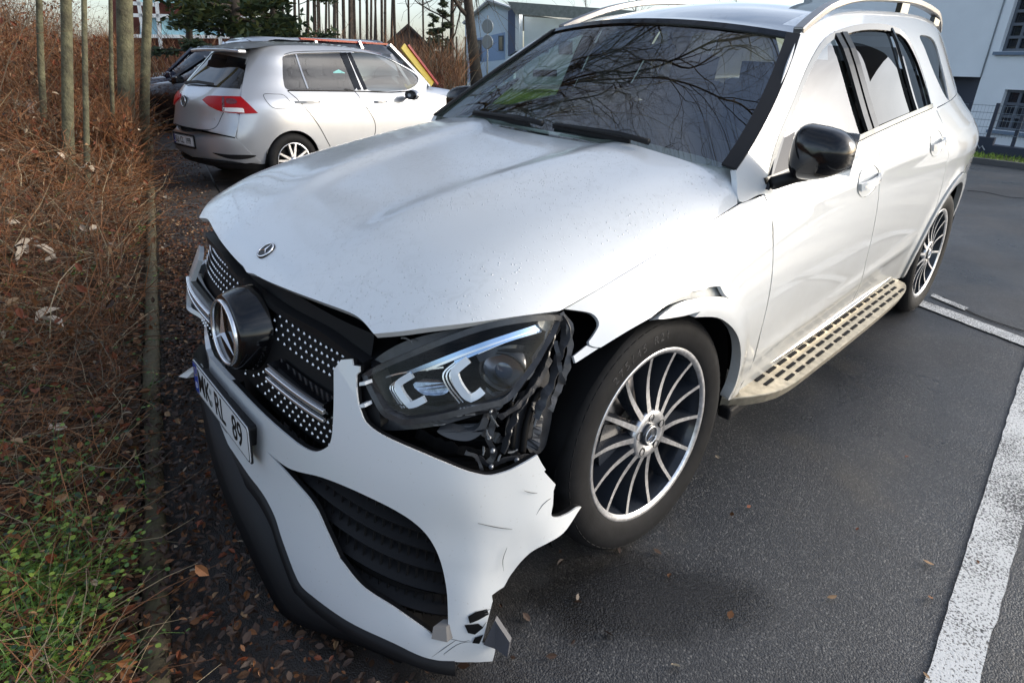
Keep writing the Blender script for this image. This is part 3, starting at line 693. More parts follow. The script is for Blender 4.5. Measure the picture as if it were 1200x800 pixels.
# ---- intake inserts: recessed mesh wall and louvres
zc_in = sum(p[1] for p in intake)/len(intake)
bp('crash_structure', MB().add([frontS(-lerp(.02, 1.4, i/12), lerp(.16, .60, j/4), -.16) for j in range(5) for i in range(13)], [(j*13+i, j*13+i+1, (j+1)*13+i+1, (j+1)*13+i) for j in range(4) for i in range(12)], True), M_DARK)
for sg in (1,):
    ts = [p[0] for p in intake]; zs = [p[1] for p in intake]; t0, t1, z0, z1 = min(ts)-.05, max(ts)+.04, min(zs)-.03, max(zs)+.03
    vs = [frontS(sg*lerp(t0, t1, i/16), lerp(z0, z1, j/8), -.075) for j in range(9) for i in range(17)]
    a = bp('air_intake', MB().add(vs, [(j*17+i, j*17+i+1, (j+1)*17+i+1, (j+1)*17+i) for j in range(8) for i in range(16)], True), M_DARK)
    for k, zz in enumerate((.30, .355, .41, .46, .505)):
        mm = MB(); P = []
        for i in range(17):
            t = lerp(t0+.02, t1-.02, i/16)
            P.append(frontS(sg*t, zz+.02-.05*(i/16), -.052))
        MB().ribbon(P, .046, .009, (0, -.45, 1)).build('louvre', M_PLAST, a)
# mesh rods behind the louvres
    gm_ = MB()
    for k in range(22):
        t = lerp(t0+.03, t1-.03, k/21); gm_.ribbon([frontS(sg*t, z0+.02, -.055), frontS(sg*(t+.02), z1-.02, -.055)], .004, .006, (0, -1, 0))
    tag(gm_.build('intake_mesh', M_PLAST, a), kind='stuff')
# ---- grille: dark panel following the nose, studded with bright pins
gt = natcub([(.60, .60), (.66, .63), (.78, .66), (.88, .70)])
def gS(t, z, o=0): return frontS(t, z, -.05+o)
vs = [gS(lerp(-.66, .53, i/40), lerp(.585, .90, j/12)) for j in range(13) for i in range(41)]
gr = bp('grille', MB().add(vs, [(j*41+i, j*41+i+1, (j+1)*41+i+1, (j+1)*41+i) for j in range(12) for i in range(40)], True), M_DARK)
def gpt(px, py, o=-.05):
    g = lambda p: g_front(p - Vector((0, 0, 0))) if False else None
    # intersect with the offset front surface
    def gg(p):
        z = max(-.1, min(1.1, p.z)); W = _fw(z)+o; D = FY1-_fy(z)+o; v = (FY1-p.y)/D
        return (abs(p.x)/W)**FN+(max(0, v))**FN-1 if v > 0 else abs(p.x)/W-1
    return bhit(px, py, gg)
gtl = lambda px, py: (lambda h: (math.atan2((abs(h.x)/(_fw(h.z)-.05))**(FN/2), (max(0, FY1-h.y)/(FY1-_fy(h.z)-.05))**(FN/2))*(1 if h.x > 0 else -1), h.z))(gpt(px, py))
up_l = [gtl(*p) for p in ((296, 335), (329, 360), (359, 379), (389, 400), (407, 413))]
_ga, _gb = up_l[0], up_l[-1]
gtop = lambda t: .845+.012*sstep(0, .35, t)-.018*sstep(.25, .6, t)-.012*sstep(.2, .7, abs(t)) if t > 0 else .845+.03*sstep(0, -.25, t)-.02*sstep(-.3, -.7, t)
pins = MB(); hexes = MB(); n_p = 0
dt, dz = .0300, .0185
row = 0; z = .603
while z < .885:
    k = -30
    while k <= 30:
        t = (k+(.5 if row % 2 else 0))*dt
        if -.64 < t < .50 and z < gtop(max(-.62, min(.62, t)))-.006:
            c = gS(t, z, .004); n = (gS(t+.01, z)-gS(t-.01, z)).cross(Vector((0, 0, 1))).normalized()
            r_ = math.hypot(c.x/1.05, c.z-.758)
            if r_ > .118 and not (abs((c.z-(.722)))<.030 and abs(c.x) > .1):
                s_ = .0058; rt = n.cross(Vector((0, 0, 1)))*s_; u_ = Vector((0, 0, s_))
                pins.add([c+rt, c+u_, c-rt, c-u_, c+n*.004], [(0, 1, 4), (1, 2, 4), (2, 3, 4), (3, 0, 4)])
                n_p += 1
        k += 1
    row += 1; z += dz
tag(pins.build('grille_pins', mat('satin_chrome_pins', (.85, .86, .88), .35, metal=.6), gr), kind='stuff')
# top rail of the grille and closing panel under the bonnet
P = [gS(t, gtop(max(-.62, min(.62, t)))+.006, .012) for t in rng(-.66, .53, 30)]
bp('grille_rail', MB().ribbon(P, .03, .022, (0, 0, 1)), M_PLAST)
vs = []
for t in rng(-1.0, .62, 40):
    zt = gtop(max(-.62, min(.62, t)))
    for o, z in ((-.04, zt+.01), (-.10, zt+.035), (-.17, zt+.055), (-.30, zt+.06)): vs.append(frontS(t, z, o))
bp('slam_panel', MB().add(vs, [(i*4+k, i*4+k+1, (i+1)*4+k+1, (i+1)*4+k) for i in range(40) for k in range(3)], True), M_DARK)
# chrome louvre either side of the star
for sg in (1, -1):
    for dz_, hh, oo, m_b in ((0, .014, .052, M_CHROME), (-.024, .010, .046, M_CHROME), (-.010, .050, .022, M_BLACK)):
        P = [gS(sg*t, .724+dz_-.012*t, oo) for t in rng(.11, .40 if sg > 0 else .56, 14)]
        bp('grille_bar', MB().ribbon(P, .012 if oo > .03 else .045, hh, (0, 0, 1)), m_b, bevel=.003)
# star housing
sc = Vector((0, -.875, .757)); sn = Vector((0, -1, .12)).normalized()
def frustum(c, n, prof, up=(0, 0, 1), k=56, sx=1, sy=1):
    n = Vector(n).normalized(); up = Vector(up); up = (up-n*up.dot(n)).normalized(); rt = up.cross(n); vs = []
    for r_, h in prof:
        for i in range(k):
            a = 2*math.pi*i/k; vs.append(c+rt*r_*sx*math.cos(a)+up*r_*sy*math.sin(a)+n*h)
    m = len(prof); return MB().add(vs, [(i*k+j, i*k+(j+1) % k, (i+1)*k+(j+1) % k, (i+1)*k+j) for i in range(m-1) for j in range(k)], True).add(vs[-k:], [tuple(range(k))])
house = bp('star_housing', frustum(sc, sn, [(.135, -.085), (.130, -.05), (.117, -.012), (.112, .0), (.108, .004), (.098, .004)]), M_BLACK)
frustum(sc, sn, [(.096, -.002), (.094, .004)]).build('star_plate', mat('star_backing', (.012, .012, .013), .35, coat=.3), house)
decorate_star(house, sc+sn*.005, sn, (0, 0, 1), .100, .0075, .007).build('star_emblem', M_CHROME, house)
# ---- plate
def text_mesh(s, size, m, parent, M, name='lettering', ext=.0006, xs=1, align='CENTER', bold=0):
    cu = bpy.data.curves.new(name, 'FONT'); cu.body = s; cu.size = size; cu.extrude = ext; cu.align_x = align; cu.align_y = 'CENTER'; cu.offset = bold
    o = bpy.data.objects.new(name+'_src', cu); COL.objects.link(o); dg = bpy.context.evaluated_depsgraph_get()
    me = bpy.data.meshes.new_from_object(o.evaluated_get(dg)); bpy.data.objects.remove(o); me.materials.clear(); me.materials.append(m)
    me.transform(Matrix.Diagonal((xs, 1, 1, 1))); e = bpy.data.objects.new(name, me); return link(e, parent, M)
def rrect(w, h, r, n=5):
    P = []
    for cx, cy, a0 in ((w/2-r, h/2-r, 0), (-w/2+r, h/2-r, 90), (-w/2+r, -h/2+r, 180), (w/2-r, -h/2+r, 270)):
        for k in range(n+1): a = R(a0+90*k/n); P.append((cx+r*math.cos(a), cy+r*math.sin(a)))
    return P
def make_plate(parent, M, parts, holder=True):
    """registration plate in its own x-y plane, facing +z; parts = [(text, x, size, xs)]"""
    pl = MB().prism(rrect(.52, .11, .012), 0, .003).tf(M).build('number_plate', M_PLATEW, parent)
    MB().prism(rrect(.516, .106, .010), .003, .0036).tf(M).build('plate_border', M_INK, pl); MB().prism(rrect(.508, .098, .008), .0036, .0040).tf(M).build('plate_face', M_PLATEW, pl)
    MB().prism(rrect(.042, .098, .006), .0040, .0044).tf(M @ Matrix.Translation((-.232, 0, 0))).build('blue_band', M_PLATEB, pl)
    st = MB()
    for k in range(12): a = R(30*k); st.box((-.232+.013*math.cos(a), .022+.013*math.sin(a), .0048), (.003, .003, .0004))
    st.tf(M).build('star_ring', mat('plate_yellow', (.8, .6, .05), .5), pl)
    text_mesh('D', .030, M_PLATEW, pl, M @ Matrix.Translation((-.232, -.026, .0046)))
    for s, x, sz, xs in parts: text_mesh(s, sz, M_INK, pl, M @ Matrix.Translation((x, -.001, .0046)), xs=xs, bold=.0007)
    sea = MB()
    for yy in (.018, -.020): sea.prism([(parts[-1][4] if len(parts[-1]) > 4 else 0, 0)]*1 or [], 0, 0) if False else sea.add([Vector((PLX+.010*math.cos(R(30*k)), yy+.010*math.sin(R(30*k)), .0048)) for k in range(12)], [tuple(range(12))])
    sea.tf(M).build('seal', mat('seal_silver', (.45, .5, .5), .35, metal=.5), pl)
    return pl
PLX = -.075
prt = Vector((1, -.02, -.006)).normalized(); pup = Vector((0, .09, 1)).normalized(); pn = prt.cross(pup).normalized(); pup = pn.cross(prt)
pc = Vector((-.010, -.938, .514))
PM = Matrix(((prt.x, pup.x, pn.x, pc.x), (prt.y, pup.y, pn.y, pc.y), (prt.z, pup.z, pn.z, pc.z), (0, 0, 0, 1))) @ Matrix.Diagonal((.96, 1.10, 1, 1))
hold = bp('plate_holder', MB().prism(rrect(.528, .118, .014), -.005, -.0005, None).tf(PM).add([], []), M_PLAST)
MB().prism(rrect(.44, .06, .01), -.04, -.008).tf(PM).build('holder_block', M_PLAST, hold)
plate = make_plate(hold, PM, [('MK', -.143, .106, .86), ('RL', .012, .106, .86), ('89', .168, .106, .86)])
text_mesh('Autohaus', .014, mat('faded_print', (.25, .25, .26), .6), hold, PM @ Matrix.Translation((.02, -.0605, .0006)))
# white fin torn off at the far side of the bumper
q = [bplane(209, 441, 'x', -.36), bplane(229, 427, 'x', -.30), bplane(231, 431, 'x', -.30), bplane(219, 443, 'x', -.33)]
mb = MB().add(q+[p+Vector((.0, .02, -.004)) for p in q], [(0, 1, 2, 3), (4, 7, 6, 5)]+[(i, (i+1) % 4, 4+(i+1) % 4, 4+i) for i in range(4)])
bp('bumper_shard', mb, WHITE, label='white shard sticking out beyond the plate')
# ---------------------------------------------------------------- exposed headlight and the cavity round it
def offhit(px, py, o):
    def gg(p):
        z = max(-.1, min(1.1, p.z)); W = _fw(z)+o; D = FY1-_fy(z)+o; v = (FY1-p.y)/D
        return (abs(p.x)/W)**FN+(max(0, v))**FN-1 if v > 0 else abs(p.x)/W-1
    return bhit(px, py, gg)
def hp(px, py, o=-.04):
    h = offhit(px, py, o)
    return h if h is not None else bplane(px, py, 'x', .85)
cen_ = Vector((.6, -.3, .8))
def inward(p, d): return p+(cen_-p).normalized()*d
def sheet(pts, o, thick, name, m, parent=None, label=None, step=5, dz=None):
    """solid slab following the nose surface at offset o, outlined in the image"""
    P = [hp(a, b, o) for a, b in [tuple(q) for q in crom([tuple(p) for p in pts], True, step)]]
    # triangulate in (x+y..z) space
    uv = [(p.x*.8-p.y*.6, p.z) for p in P]; n = len(P)
    vo, eo, fo, ov, oe, of = delaunay_2d_cdt([Vector(q) for q in uv], [(i, (i+1) % n) for i in range(n)], [], 1, 1e-6)
    back = [inward(p, thick) for p in P]; mb = MB()
    idx = [ov[i][0] if ov[i] else 0 for i in range(len(vo))]
    F = [tuple(idx[k] for k in f) for f in fo]
    mb.add(P+back, F+[tuple(n+k for k in f)[::-1] for f in F]+[(i, (i+1) % n, n+(i+1) % n, n+i) for i in range(n)])
    if parent: return mb.build(name, m, parent)
    return bp(name, mb, m, label=label)
M_GREYP = mat('worn_black_plastic', (.035, .036, .04), rough=.35, coat=.2, var=.4, vscale=30, bump=.3, bscale=90, bdist=.002)
lens_out = [(433, 438), (452, 427), (490, 411), (530, 395), (565, 383), (595, 376), (625, 371.5), (650, 370, 'c'), (655, 373), (650, 388), (640, 405), (629, 424), (614, 444), (604, 457), (591, 467), (569, 473), (545, 479), (515, 486), (481, 491), (468, 487), (455, 480), (443, 460)]
# reflector tray deep inside
tray = sheet(lens_out, -.115, .05, 'headlight', mat('reflector_black', (.006, .006, .008), rough=.25, spec=.3), label='exposed left headlight hanging in the broken nose')
hl = tray
# rim of the housing
def hpath(pts, o, step=5): return [hp(q[0], q[1], o) for q in crom([tuple(p) for p in pts], False, step)]
MB().ribbon(hpath(lens_out+[lens_out[0]], -.045), .014, .050, (.5, -.8, .3)).build('housing_rim', M_GREYP, hl)
# light guides: two C brackets, eyebrow strip
def guide(name, pts, w, o, m, up=(.5, -.8, .3), h=.012):
    return MB().ribbon(hpath(pts, o, 4), w, h, up, smooth=False).build(name, m, hl)
guide('light_guide', [(483, 439), (470, 447), (467, 452), (472, 463), (481, 474, 'c'), (488, 472), (498, 467)], [.017]*60 and .017, -.060, M_LED)
guide('light_guide', [(549, 421), (536, 432), (533, 437), (537, 449), (545, 461), (552, 466, 'c'), (560, 462), (566, 457)], .019, -.058, M_LED)
for k, (dx, dy) in enumerate(((-5, 3), (-9, 5), (-13, 6))):
    guide('guide_line', [(549+dx, 421+dy*.2), (533+dx, 436+dy*.2), (537+dx, 450+dy*.4), (552+dx, 466+dy)], .0035, -.064, M_CHROME, h=.004)
    guide('guide_line', [(483+dx*.7, 440+dy*.2), (467+dx*.7, 452), (471+dx*.7, 464), (481+dx*.7, 475+dy*.5)], .003, -.066, M_CHROME, h=.004)
M_BLUEG = mat('blue_tinted_chrome', (.45, .60, .82), rough=.18, metal=.9)
for k, (a, b) in enumerate((((478, 437), (643, 378)), ((500, 433), (640, 382)), ((533, 424), (637, 385)), ((560, 414), (634, 388)))):
    guide('eyebrow_strip', [a, ((a[0]+b[0])/2, (a[1]+b[1])/2-2.2), b], (.010, .006, .007, .004)[k], -.060, (M_BLUEG, M_CHROME, M_BLUEG, M_LED)[k], h=.006)
guide('eyebrow_strip', [(445, 444), (470, 437), (520, 430)], .004, -.066, M_CHROME, h=.004)
sheet([(630, 378), (640, 373), (648, 374), (650, 379), (643, 388), (636, 386)], -.05, .012, 'side_reflector', mat('amber_grey_reflector', (.55, .52, .45), .3, coat=.6, var=.4, vscale=80), hl)
sheet([(484, 450), (497, 444), (515, 446), (527, 454), (520, 462), (500, 463), (490, 458)], -.085, .01, 'reflector_bowl', mat('reflector_blue', (.22, .26, .33), .15, metal=.9, var=.5, vscale=60), hl)
# projector
pc_ = hp(589, 436, -.075); pv = (pc_-(BMI @ CP)).normalized()
ax = Vector((.50, -.86, .05)).normalized()
proj_ = frustum(pc_-ax*.03, ax, [(.066, -.02), (.064, .030), (.056, .036), (.050, .020), (.040, .008), (.036, .006)], sy=.9).build('projector', M_BLACK, hl)
prof = [(.036*math.cos(R(a)), .006+.022*math.sin(R(a))) for a in range(0, 90, 10)]+[(.0015, .028)]
frustum(pc_-ax*.03, ax, prof).build('projector_lens', mat('projector_glass', (.03, .05, .09), rough=.03, coat=1, spec=1), proj_)
frustum(pc_-ax*.012, ax, [(.062, 0), (.062, .006), (.058, .008), (.055, .005)], sy=.9).build('projector_ring', mat('dark_chrome', (.3, .36, .45), .2, metal=1), proj_)
guide('shroud', [(560, 420), (575, 413), (600, 408), (622, 408), (634, 403)], .02, -.075, M_BLACK, h=.02)
guide('shroud', [(567, 458), (580, 466), (600, 458), (616, 436), (640, 401)], .016, -.065, M_GREYP, h=.02)
# clear cover
cover = TF([tuple(p) for p in lens_out], step=6)
me = panel_mesh('clear_cover', frontS, dedupe(cover), [], .03, M_LENS, flange=0, su=1.1, off=-.012)
o = bpy.data.objects.new('clear_cover', me); link(o, hl)
rng0 = random.Random(5)
# inner fender plastics, crash beam, hoses
def rod(name, pts, r_, m, o=-.06, n=7, label=None):
    P = hpath(pts, o, 3.5); k_ = rng0.random()*9
    if m is M_GREYP or rng0.random() < .5:
        ws = [r_*(2.2+1.6*noise.noise(Vector((i*.35, k_, 0)))) for i in range(len(P))]; P = [p+Vector((noise.noise(p*38), noise.noise(p*38+Vector((9, 0, 0))), 0))*.006 for p in P]
        return bp(name, MB().ribbon(P, ws, .0035, (rng0.gauss(.4, .5), rng0.gauss(-.6, .5), rng0.gauss(0, .3))), m, label=label)
    return bp(name, MB().tube(P, r_*.7, n), m, label=label)
# back wall of the cavity
vs = [frontS(lerp(.45, 1.5707, i/14), lerp(.42, .985, j/8), -.20 if j < 8 else -.12) for j in range(9) for i in range(15)]
bp('inner_wall', MB().add(vs, [(j*15+i, j*15+i+1, (j+1)*15+i+1, (j+1)*15+i) for j in range(8) for i in range(14)], True), M_DARK)
sheet([(440, 470), (455, 481), (480, 492), (520, 487), (568, 475), (590, 470), (585, 480), (560, 486), (520, 497), (480, 503), (445, 502), (434, 480)], -.05, .05, 'lamp_bracket', M_GREYP)
sheet([(440, 502), (480, 504), (530, 497), (575, 482), (592, 500), (590, 530), (575, 554), (540, 548), (500, 532)], -.11, .04, 'crash_beam', M_DARK)
sheet([(512, 505), (528, 514), (550, 516), (566, 506), (573, 492), (566, 489), (560, 501), (546, 508), (528, 503)], -.075, .02, 'horn_bracket', mat('dull_grey_plastic', (.075, .08, .09), .5), step=4)
sheet([(436, 424), (470, 402), (520, 388), (580, 379), (640, 368), (650, 369), (620, 372), (560, 383), (500, 403), (460, 422), (440, 434)], -.05, .03, 'upper_bracket', M_GREYP)
sheet([(420, 432), (432, 437), (440, 462), (446, 500), (433, 498), (427, 480), (424, 455)], -.03, .05, 'side_bracket', M_PLAST)
for (x, y) in ((421, 448), (421, 474)):
    sheet([(x, y, 'c'), (x+6, y-1, 'c'), (x+7, y+3, 'c'), (x, y+4, 'c')], -.004, .02, 'clip_tab', WHITE, step=10)
# torn liner strips between the lamp and the tyre
for pts, r_, o in (([(655, 372), (662, 385), (661, 400), (652, 430), (640, 460), (628, 490)], .010, -.03), ([(660, 366), (668, 390), (666, 420), (655, 455), (645, 480)], .007, -.02),
     ([(650, 380), (640, 415), (622, 455), (606, 480), (596, 510), (590, 530)], .009, -.04), ([(636, 455), (625, 470), (616, 500), (612, 530)], .013, -.06),
     ([(644, 420), (632, 445), (612, 470), (585, 490)], .006, -.03), ([(652, 400), (655, 425), (660, 448), (662, 450)], .004, -.01),
     ([(560, 536), (567, 541), (576, 545), (588, 540), (600, 536), (622, 534)], .006, -.05), ([(576, 480), (578, 495), (573, 515), (580, 530), (570, 545)], .007, -.05),
     ([(560, 500), (580, 512), (600, 515), (618, 508)], .010, -.09), ([(598, 470), (602, 495), (600, 525)], .012, -.07), ([(546, 530), (556, 534), (566, 550)], .004, -.03),
     ([(488, 506), (520, 522), (556, 530), (590, 528)], .012, -.09), ([(628, 470), (630, 500), (622, 526)], .011, -.05)):
    rod('torn_liner', pts, r_, M_GREYP if r_ < .012 else M_DARK, o)
for pts in ([(640, 425), (648, 470), (640, 520), (630, 532), (618, 525), (622, 480), (632, 440)], [(606, 470), (625, 462), (632, 480), (620, 520), (600, 535), (592, 505)]):
    sheet(pts, -.07, .02, 'wheel_liner', M_GREYP)
for (x, y, r_) in ((576, 481, .004), (586, 486, .004), (574, 512, .005), (578, 527, .006), (576, 546, .006), (606, 538, .006)):
    c = hp(x, y, -.045); bp('bolt', frustum(c, (.5, -.8, .3), [(r_, 0), (r_, .008), (r_*.6, .010)], k=8), mat('bolt_grey', (.35, .37, .4), .35, metal=.7) if 'bolt_grey' not in bpy.data.materials else bpy.data.materials['bolt_grey'])
M_RAW = mat('broken_plastic_edge', (.16, .165, .17), .5, var=.5, vscale=60)
for (x, y, L_, a_) in ((575, 486, 16, -1.0), (583, 483, 10, -.7), (571, 503, 12, -1.3), (601, 470, 26, 1.1), (636, 410, 26, 1.35), (648, 395, 18, 1.5), (618, 445, 20, 1.0), (560, 480, 14, .2), (545, 486, 12, .1), (530, 488, 12, .15), (655, 440, 16, 1.4), (595, 530, 12, .3), (584, 540, 8, 1.2), (566, 533, 10, 1.5), (645, 470, 30, 1.45), (626, 500, 22, 1.35), (508, 498, 14, .1), (470, 388+8, 14, -.3)):
    pts_ = [(x, y), (x+L_*.5*math.cos(-a_)+rng0.uniform(-2, 2), y+L_*.5*math.sin(a_)*-1+rng0.uniform(-2, 2)), (x+L_*math.cos(a_), y-L_*math.sin(a_))]
    P = hpath(pts_, -.035, 3); bp('plastic_splinter', MB().ribbon(P, [.0015+.004*rng0.random() for _ in P], .002, (.4, -.8, .2)), M_RAW)
# engine bay mass, floor pan, wheel housings, cabin
for sg in (1, -1):
    n = 24
    for yc, zc, rr in ((0, .455, .45), (2.96, .40, .47)):
        wl = MB(); P = [(yc+rr*math.cos(R(-20+220*k/n)), zc+rr*math.sin(R(-20+220*k/n))) for k in range(n+1)]
        vs = [(sg*.93, y, z) for y, z in P]+[(sg*.55, y, z) for y, z in P]
        wl.add(vs, [(i, i+1, n+2+i, n+1+i) for i in range(n)], True); b = len(vs)
        wl.add([(sg*.55, y, z) for y, z in P]+[(sg*.55, yc, zc-.25)], [(i, i+1, n+1) for i in range(n)]); bp('wheel_housing', wl, M_DARK)

bp('engine', MB().box((0, .05, .60), (1.05, 1.15, .55)).box((0, -.35, .8), (1.2, .35, .16)), M_DARK, bevel=.03)
bp('floor_pan', MB().box((0, 2.0, .34), (1.70, 2.2, .16)).box((0, 3.4, .42), (1.1, 1.0, .25)).box((0, .62, .62), (1.6, .06, .75)).box((0,-.2,.30),(1.1,1.1,.12)), M_DARK)
def gridpatch(f, a, b): return MB().add([f(i/a, j/b) for j in range(b+1) for i in range(a+1)], [(j*(a+1)+i, j*(a+1)+i+1, (j+1)*(a+1)+i+1, (j+1)*(a+1)+i) for j in range(b) for i in range(a)], True)
# dashboard, seats, wheel
bp('dashboard', gridpatch(lambda u, v: Vector((lerp(-.74, .74, u), lerp(.47, .98, v)+.02*math.sin(u*9), 1.165+.045*math.sin(v*3.0)-.10*max(0, v-.75)*4+.03*math.exp(-((u-.76)/.12)**2)*math.sin(v*3.1))), 30, 14), M_INT)
bp('dashboard_face', MB().box((0, 1.0, .95), (1.46, .12, .26)), M_INT, bevel=.03)
sw = Vector((.36, 1.13, 1.10)); sa = Vector((0, .88, .42)).normalized()
u1 = Vector((1, 0, 0)); u2 = sa.cross(u1)
swr = bp('steering_wheel', MB().tube([sw+u1*.185*math.cos(2*math.pi*k/40)+u2*.185*math.sin(2*math.pi*k/40) for k in range(41)], .015, 10, cap=False), M_INT)
MB().box((0, 0, 0), (.16, .12, .05)).tf(Matrix.Translation(sw) @ Matrix(((u1.x, u2.x, sa.x, 0), (u1.y, u2.y, sa.y, 0), (u1.z, u2.z, sa.z, 0), (0, 0, 0, 1)))).build('airbag_cover', M_INT, swr)
for a in (-1, 1): MB().ribbon([sw+u1*.07*a, sw+u1*.175*a], .03, .012, sa).build('wheel_spoke', M_SATIN, swr)
MB().ribbon([sw-u2*.06, sw-u2*.175], .03, .012, sa).build('wheel_spoke', M_SATIN, swr)
for sx in (.38, -.38):
    st = bp('front_seat', MB().box((sx, 1.72, .70), (.50, .52, .16)), M_INT2, bevel=.05)
    MB().box((sx, 2.02, 1.02), (.46, .15, .62), rx=R(-14)).build('backrest', M_INT2, st); MB().box((sx, 2.12, 1.38), (.26, .09, .17), rx=R(-10)).build('headrest', M_INT2, st)
rs = bp('rear_seat', MB().box((0, 2.65, .70), (1.3, .5, .16)).box((0, 2.98, 1.0), (1.3, .14, .6), rx=R(-14)), M_INT2, bevel=.05)
for sx in (.42, 0, -.42): MB().box((sx, 3.06, 1.34), (.24, .08, .14)).build('headrest', M_INT2, rs)
bp('headliner', gridpatch(lambda u, v: Vector((lerp(-.56, .56, u), lerp(1.2, 3.15, v), 1.585+.03*math.sin(v*3.1))), 8, 8), M_INT)
for sg in (1, -1):
    bp('door_lining', gridpatch(lambda u, v: Vector((sg*.80, lerp(.75, 2.9, u), lerp(.45, 1.14, v)+.04*u)), 8, 4), M_INT)
bp('rear_view_mirror', MB().box((0, 1.12, 1.50), (.24, .03, .07)), M_INT, bevel=.01)
bp('stalk_display', MB().box((-.02, .98, 1.20), (.62, .03, .10), rx=R(-12)), M_INT)
# tail: hatch, rear glass, rear bumper, lamps
def tailS(u, z):
    x = side_x(3.97, z) if z < 1.25 else max(.3, side_x(3.97-.45*max(0, z-1.2)/.5, z)); y = 4.0-.02*abs(u)**3*3 - (.9*max(0, z-1.15)**1.2) + .06*sstep(.9, .5, z)
    return Vector((x*u*(.93-.28*sstep(.85, 1.15, z)), y+.03-.14*abs(u)**4, z))
bp('tailgate', gridpatch(lambda u, v: tailS(-1+2*u, lerp(.62, 1.20, v)), 16, 10), WHITE)
bp('rear_bumper', gridpatch(lambda u, v: tailS(-1+2*u, lerp(.28, .615, v))+Vector((0, .03, 0)), 16, 6), WHITE)
bp('rear_window', gridpatch(lambda u, v: tailS(-.70+1.40*u, lerp(1.20, 1.52, v)), 16, 6), G_TINT)
for sg in (1, -1):
    bp('tail_lamp', gridpatch(lambda u, v: tailS(sg*lerp(.62, 1.0, u), lerp(.93, 1.06, v))+Vector((0, .008, 0)), 6, 3), mat('tail_lamp_red', (.35, .01, .01), .15, coat=1) if sg > 0 else bpy.data.materials['tail_lamp_red'])
# ---- running boards
for sg in (1, -1):
    rb = MB(); o3 = lambda x, y, z: Vector((sg*x, y, z))
    out = crom([(.905, .50, 'c'), (.935, .52), (1.03, .72), (1.045, 1.1), (1.045, 1.8), (1.03, 2.20), (.985, 2.36), (.90, 2.40, 'c')], False, .06)
    zt = lambda y: .375-.012*(y-.5)
    tp = [o3(p.x, p.y, zt(p.y)) for p in out]; bt = [o3(p.x-.012, p.y, zt(p.y)-.045) for p in out]; n = len(out)
    rb.add(tp+bt, [(i, i+1, n+i+1, n+i) for i in range(n-1)]+[tuple(range(n)), tuple(range(n, 2*n))[::-1]], False)
    board = bp('running_board', rb, M_SILL, bevel=.004)
    slots = MB(); M_SLOT = M_RUB
    for j, xx in enumerate((.935, .972, 1.009)):
        y = .70 if j < 2 else .80
        while y < 2.30-(.0 if j < 1 else .06*j):
            slots.box((sg*xx, y+.04, zt(y+.04)+.0012), (.0135, .066, .005)); y += .098
    for k in range(0, len(slots.v), 8):
        m1 = MB().add(slots.v[k:k+8], slots.f[0:6]); m1.build('tread_slot', M_SLOT, board)
    bp('sill_trim', MB().ribbon([o3(.90+.02*math.sin(q), y, .40-.012*(y-.5)) for q, y in ((k/4, lerp(.47, 2.44, k/12)) for k in range(13))], .032, .03, (sg*.4, 0, 1)), M_SATIN, bevel=.004)
    bp('lower_sill', MB().ribbon([o3(.925, y, .315-.01*(y-.5)) for y in (.50, 1, 1.8, 2.44)], .05, .05, (0, 0, 1)), M_PLAST, bevel=.01)
# ---- door handles
for sg in (1, -1):
    for y, z in ((1.50 if False else 1.28, 1.02), (2.22, 1.075)):
        pass
def handle(px, py, scale, sg=1):
    h = bhit(px, py, g_side); y, z = h.y, h.z
    n = sideS(y, z).copy(); mk = lambda dy, dz, o: Vector((sg*(side_x(y+dy, z+dz)+o), y+dy, z+dz))
    k = 24; ring = [mk(.115*math.cos(2*math.pi*i/k), .062*math.sin(2*math.pi*i/k), .003) for i in range(k)]; inn_ = [mk(.100*math.cos(2*math.pi*i/k), .052*math.sin(2*math.pi*i/k), -.022) for i in range(k)]
    cup = bp('door_handle', MB().add(ring+inn_, [(i, (i+1) % k, k+(i+1) % k, k+i) for i in range(k)]+[tuple(range(k, 2*k))], True), M_SATIN)
    P = crom([mk(-.095, -.012, .006), mk(-.06, -.006, .020), mk(0, .0, .025), mk(.06, .004, .020), mk(.105, .006, .006)], False, .015)
    MB().ribbon(P, .030, .012, (sg, 0, .2)).build('grip', WHITE, cup)
    MB().ribbon([p+Vector((sg*.007, 0, 0)) for p in P[1:-1]], .008, .002, (sg, 0, .2)).build('chrome_strip', M_CHROME, cup)
for sg in (1, -1): handle(1018, 212, 1, sg); handle(1098, 168, 1, sg)
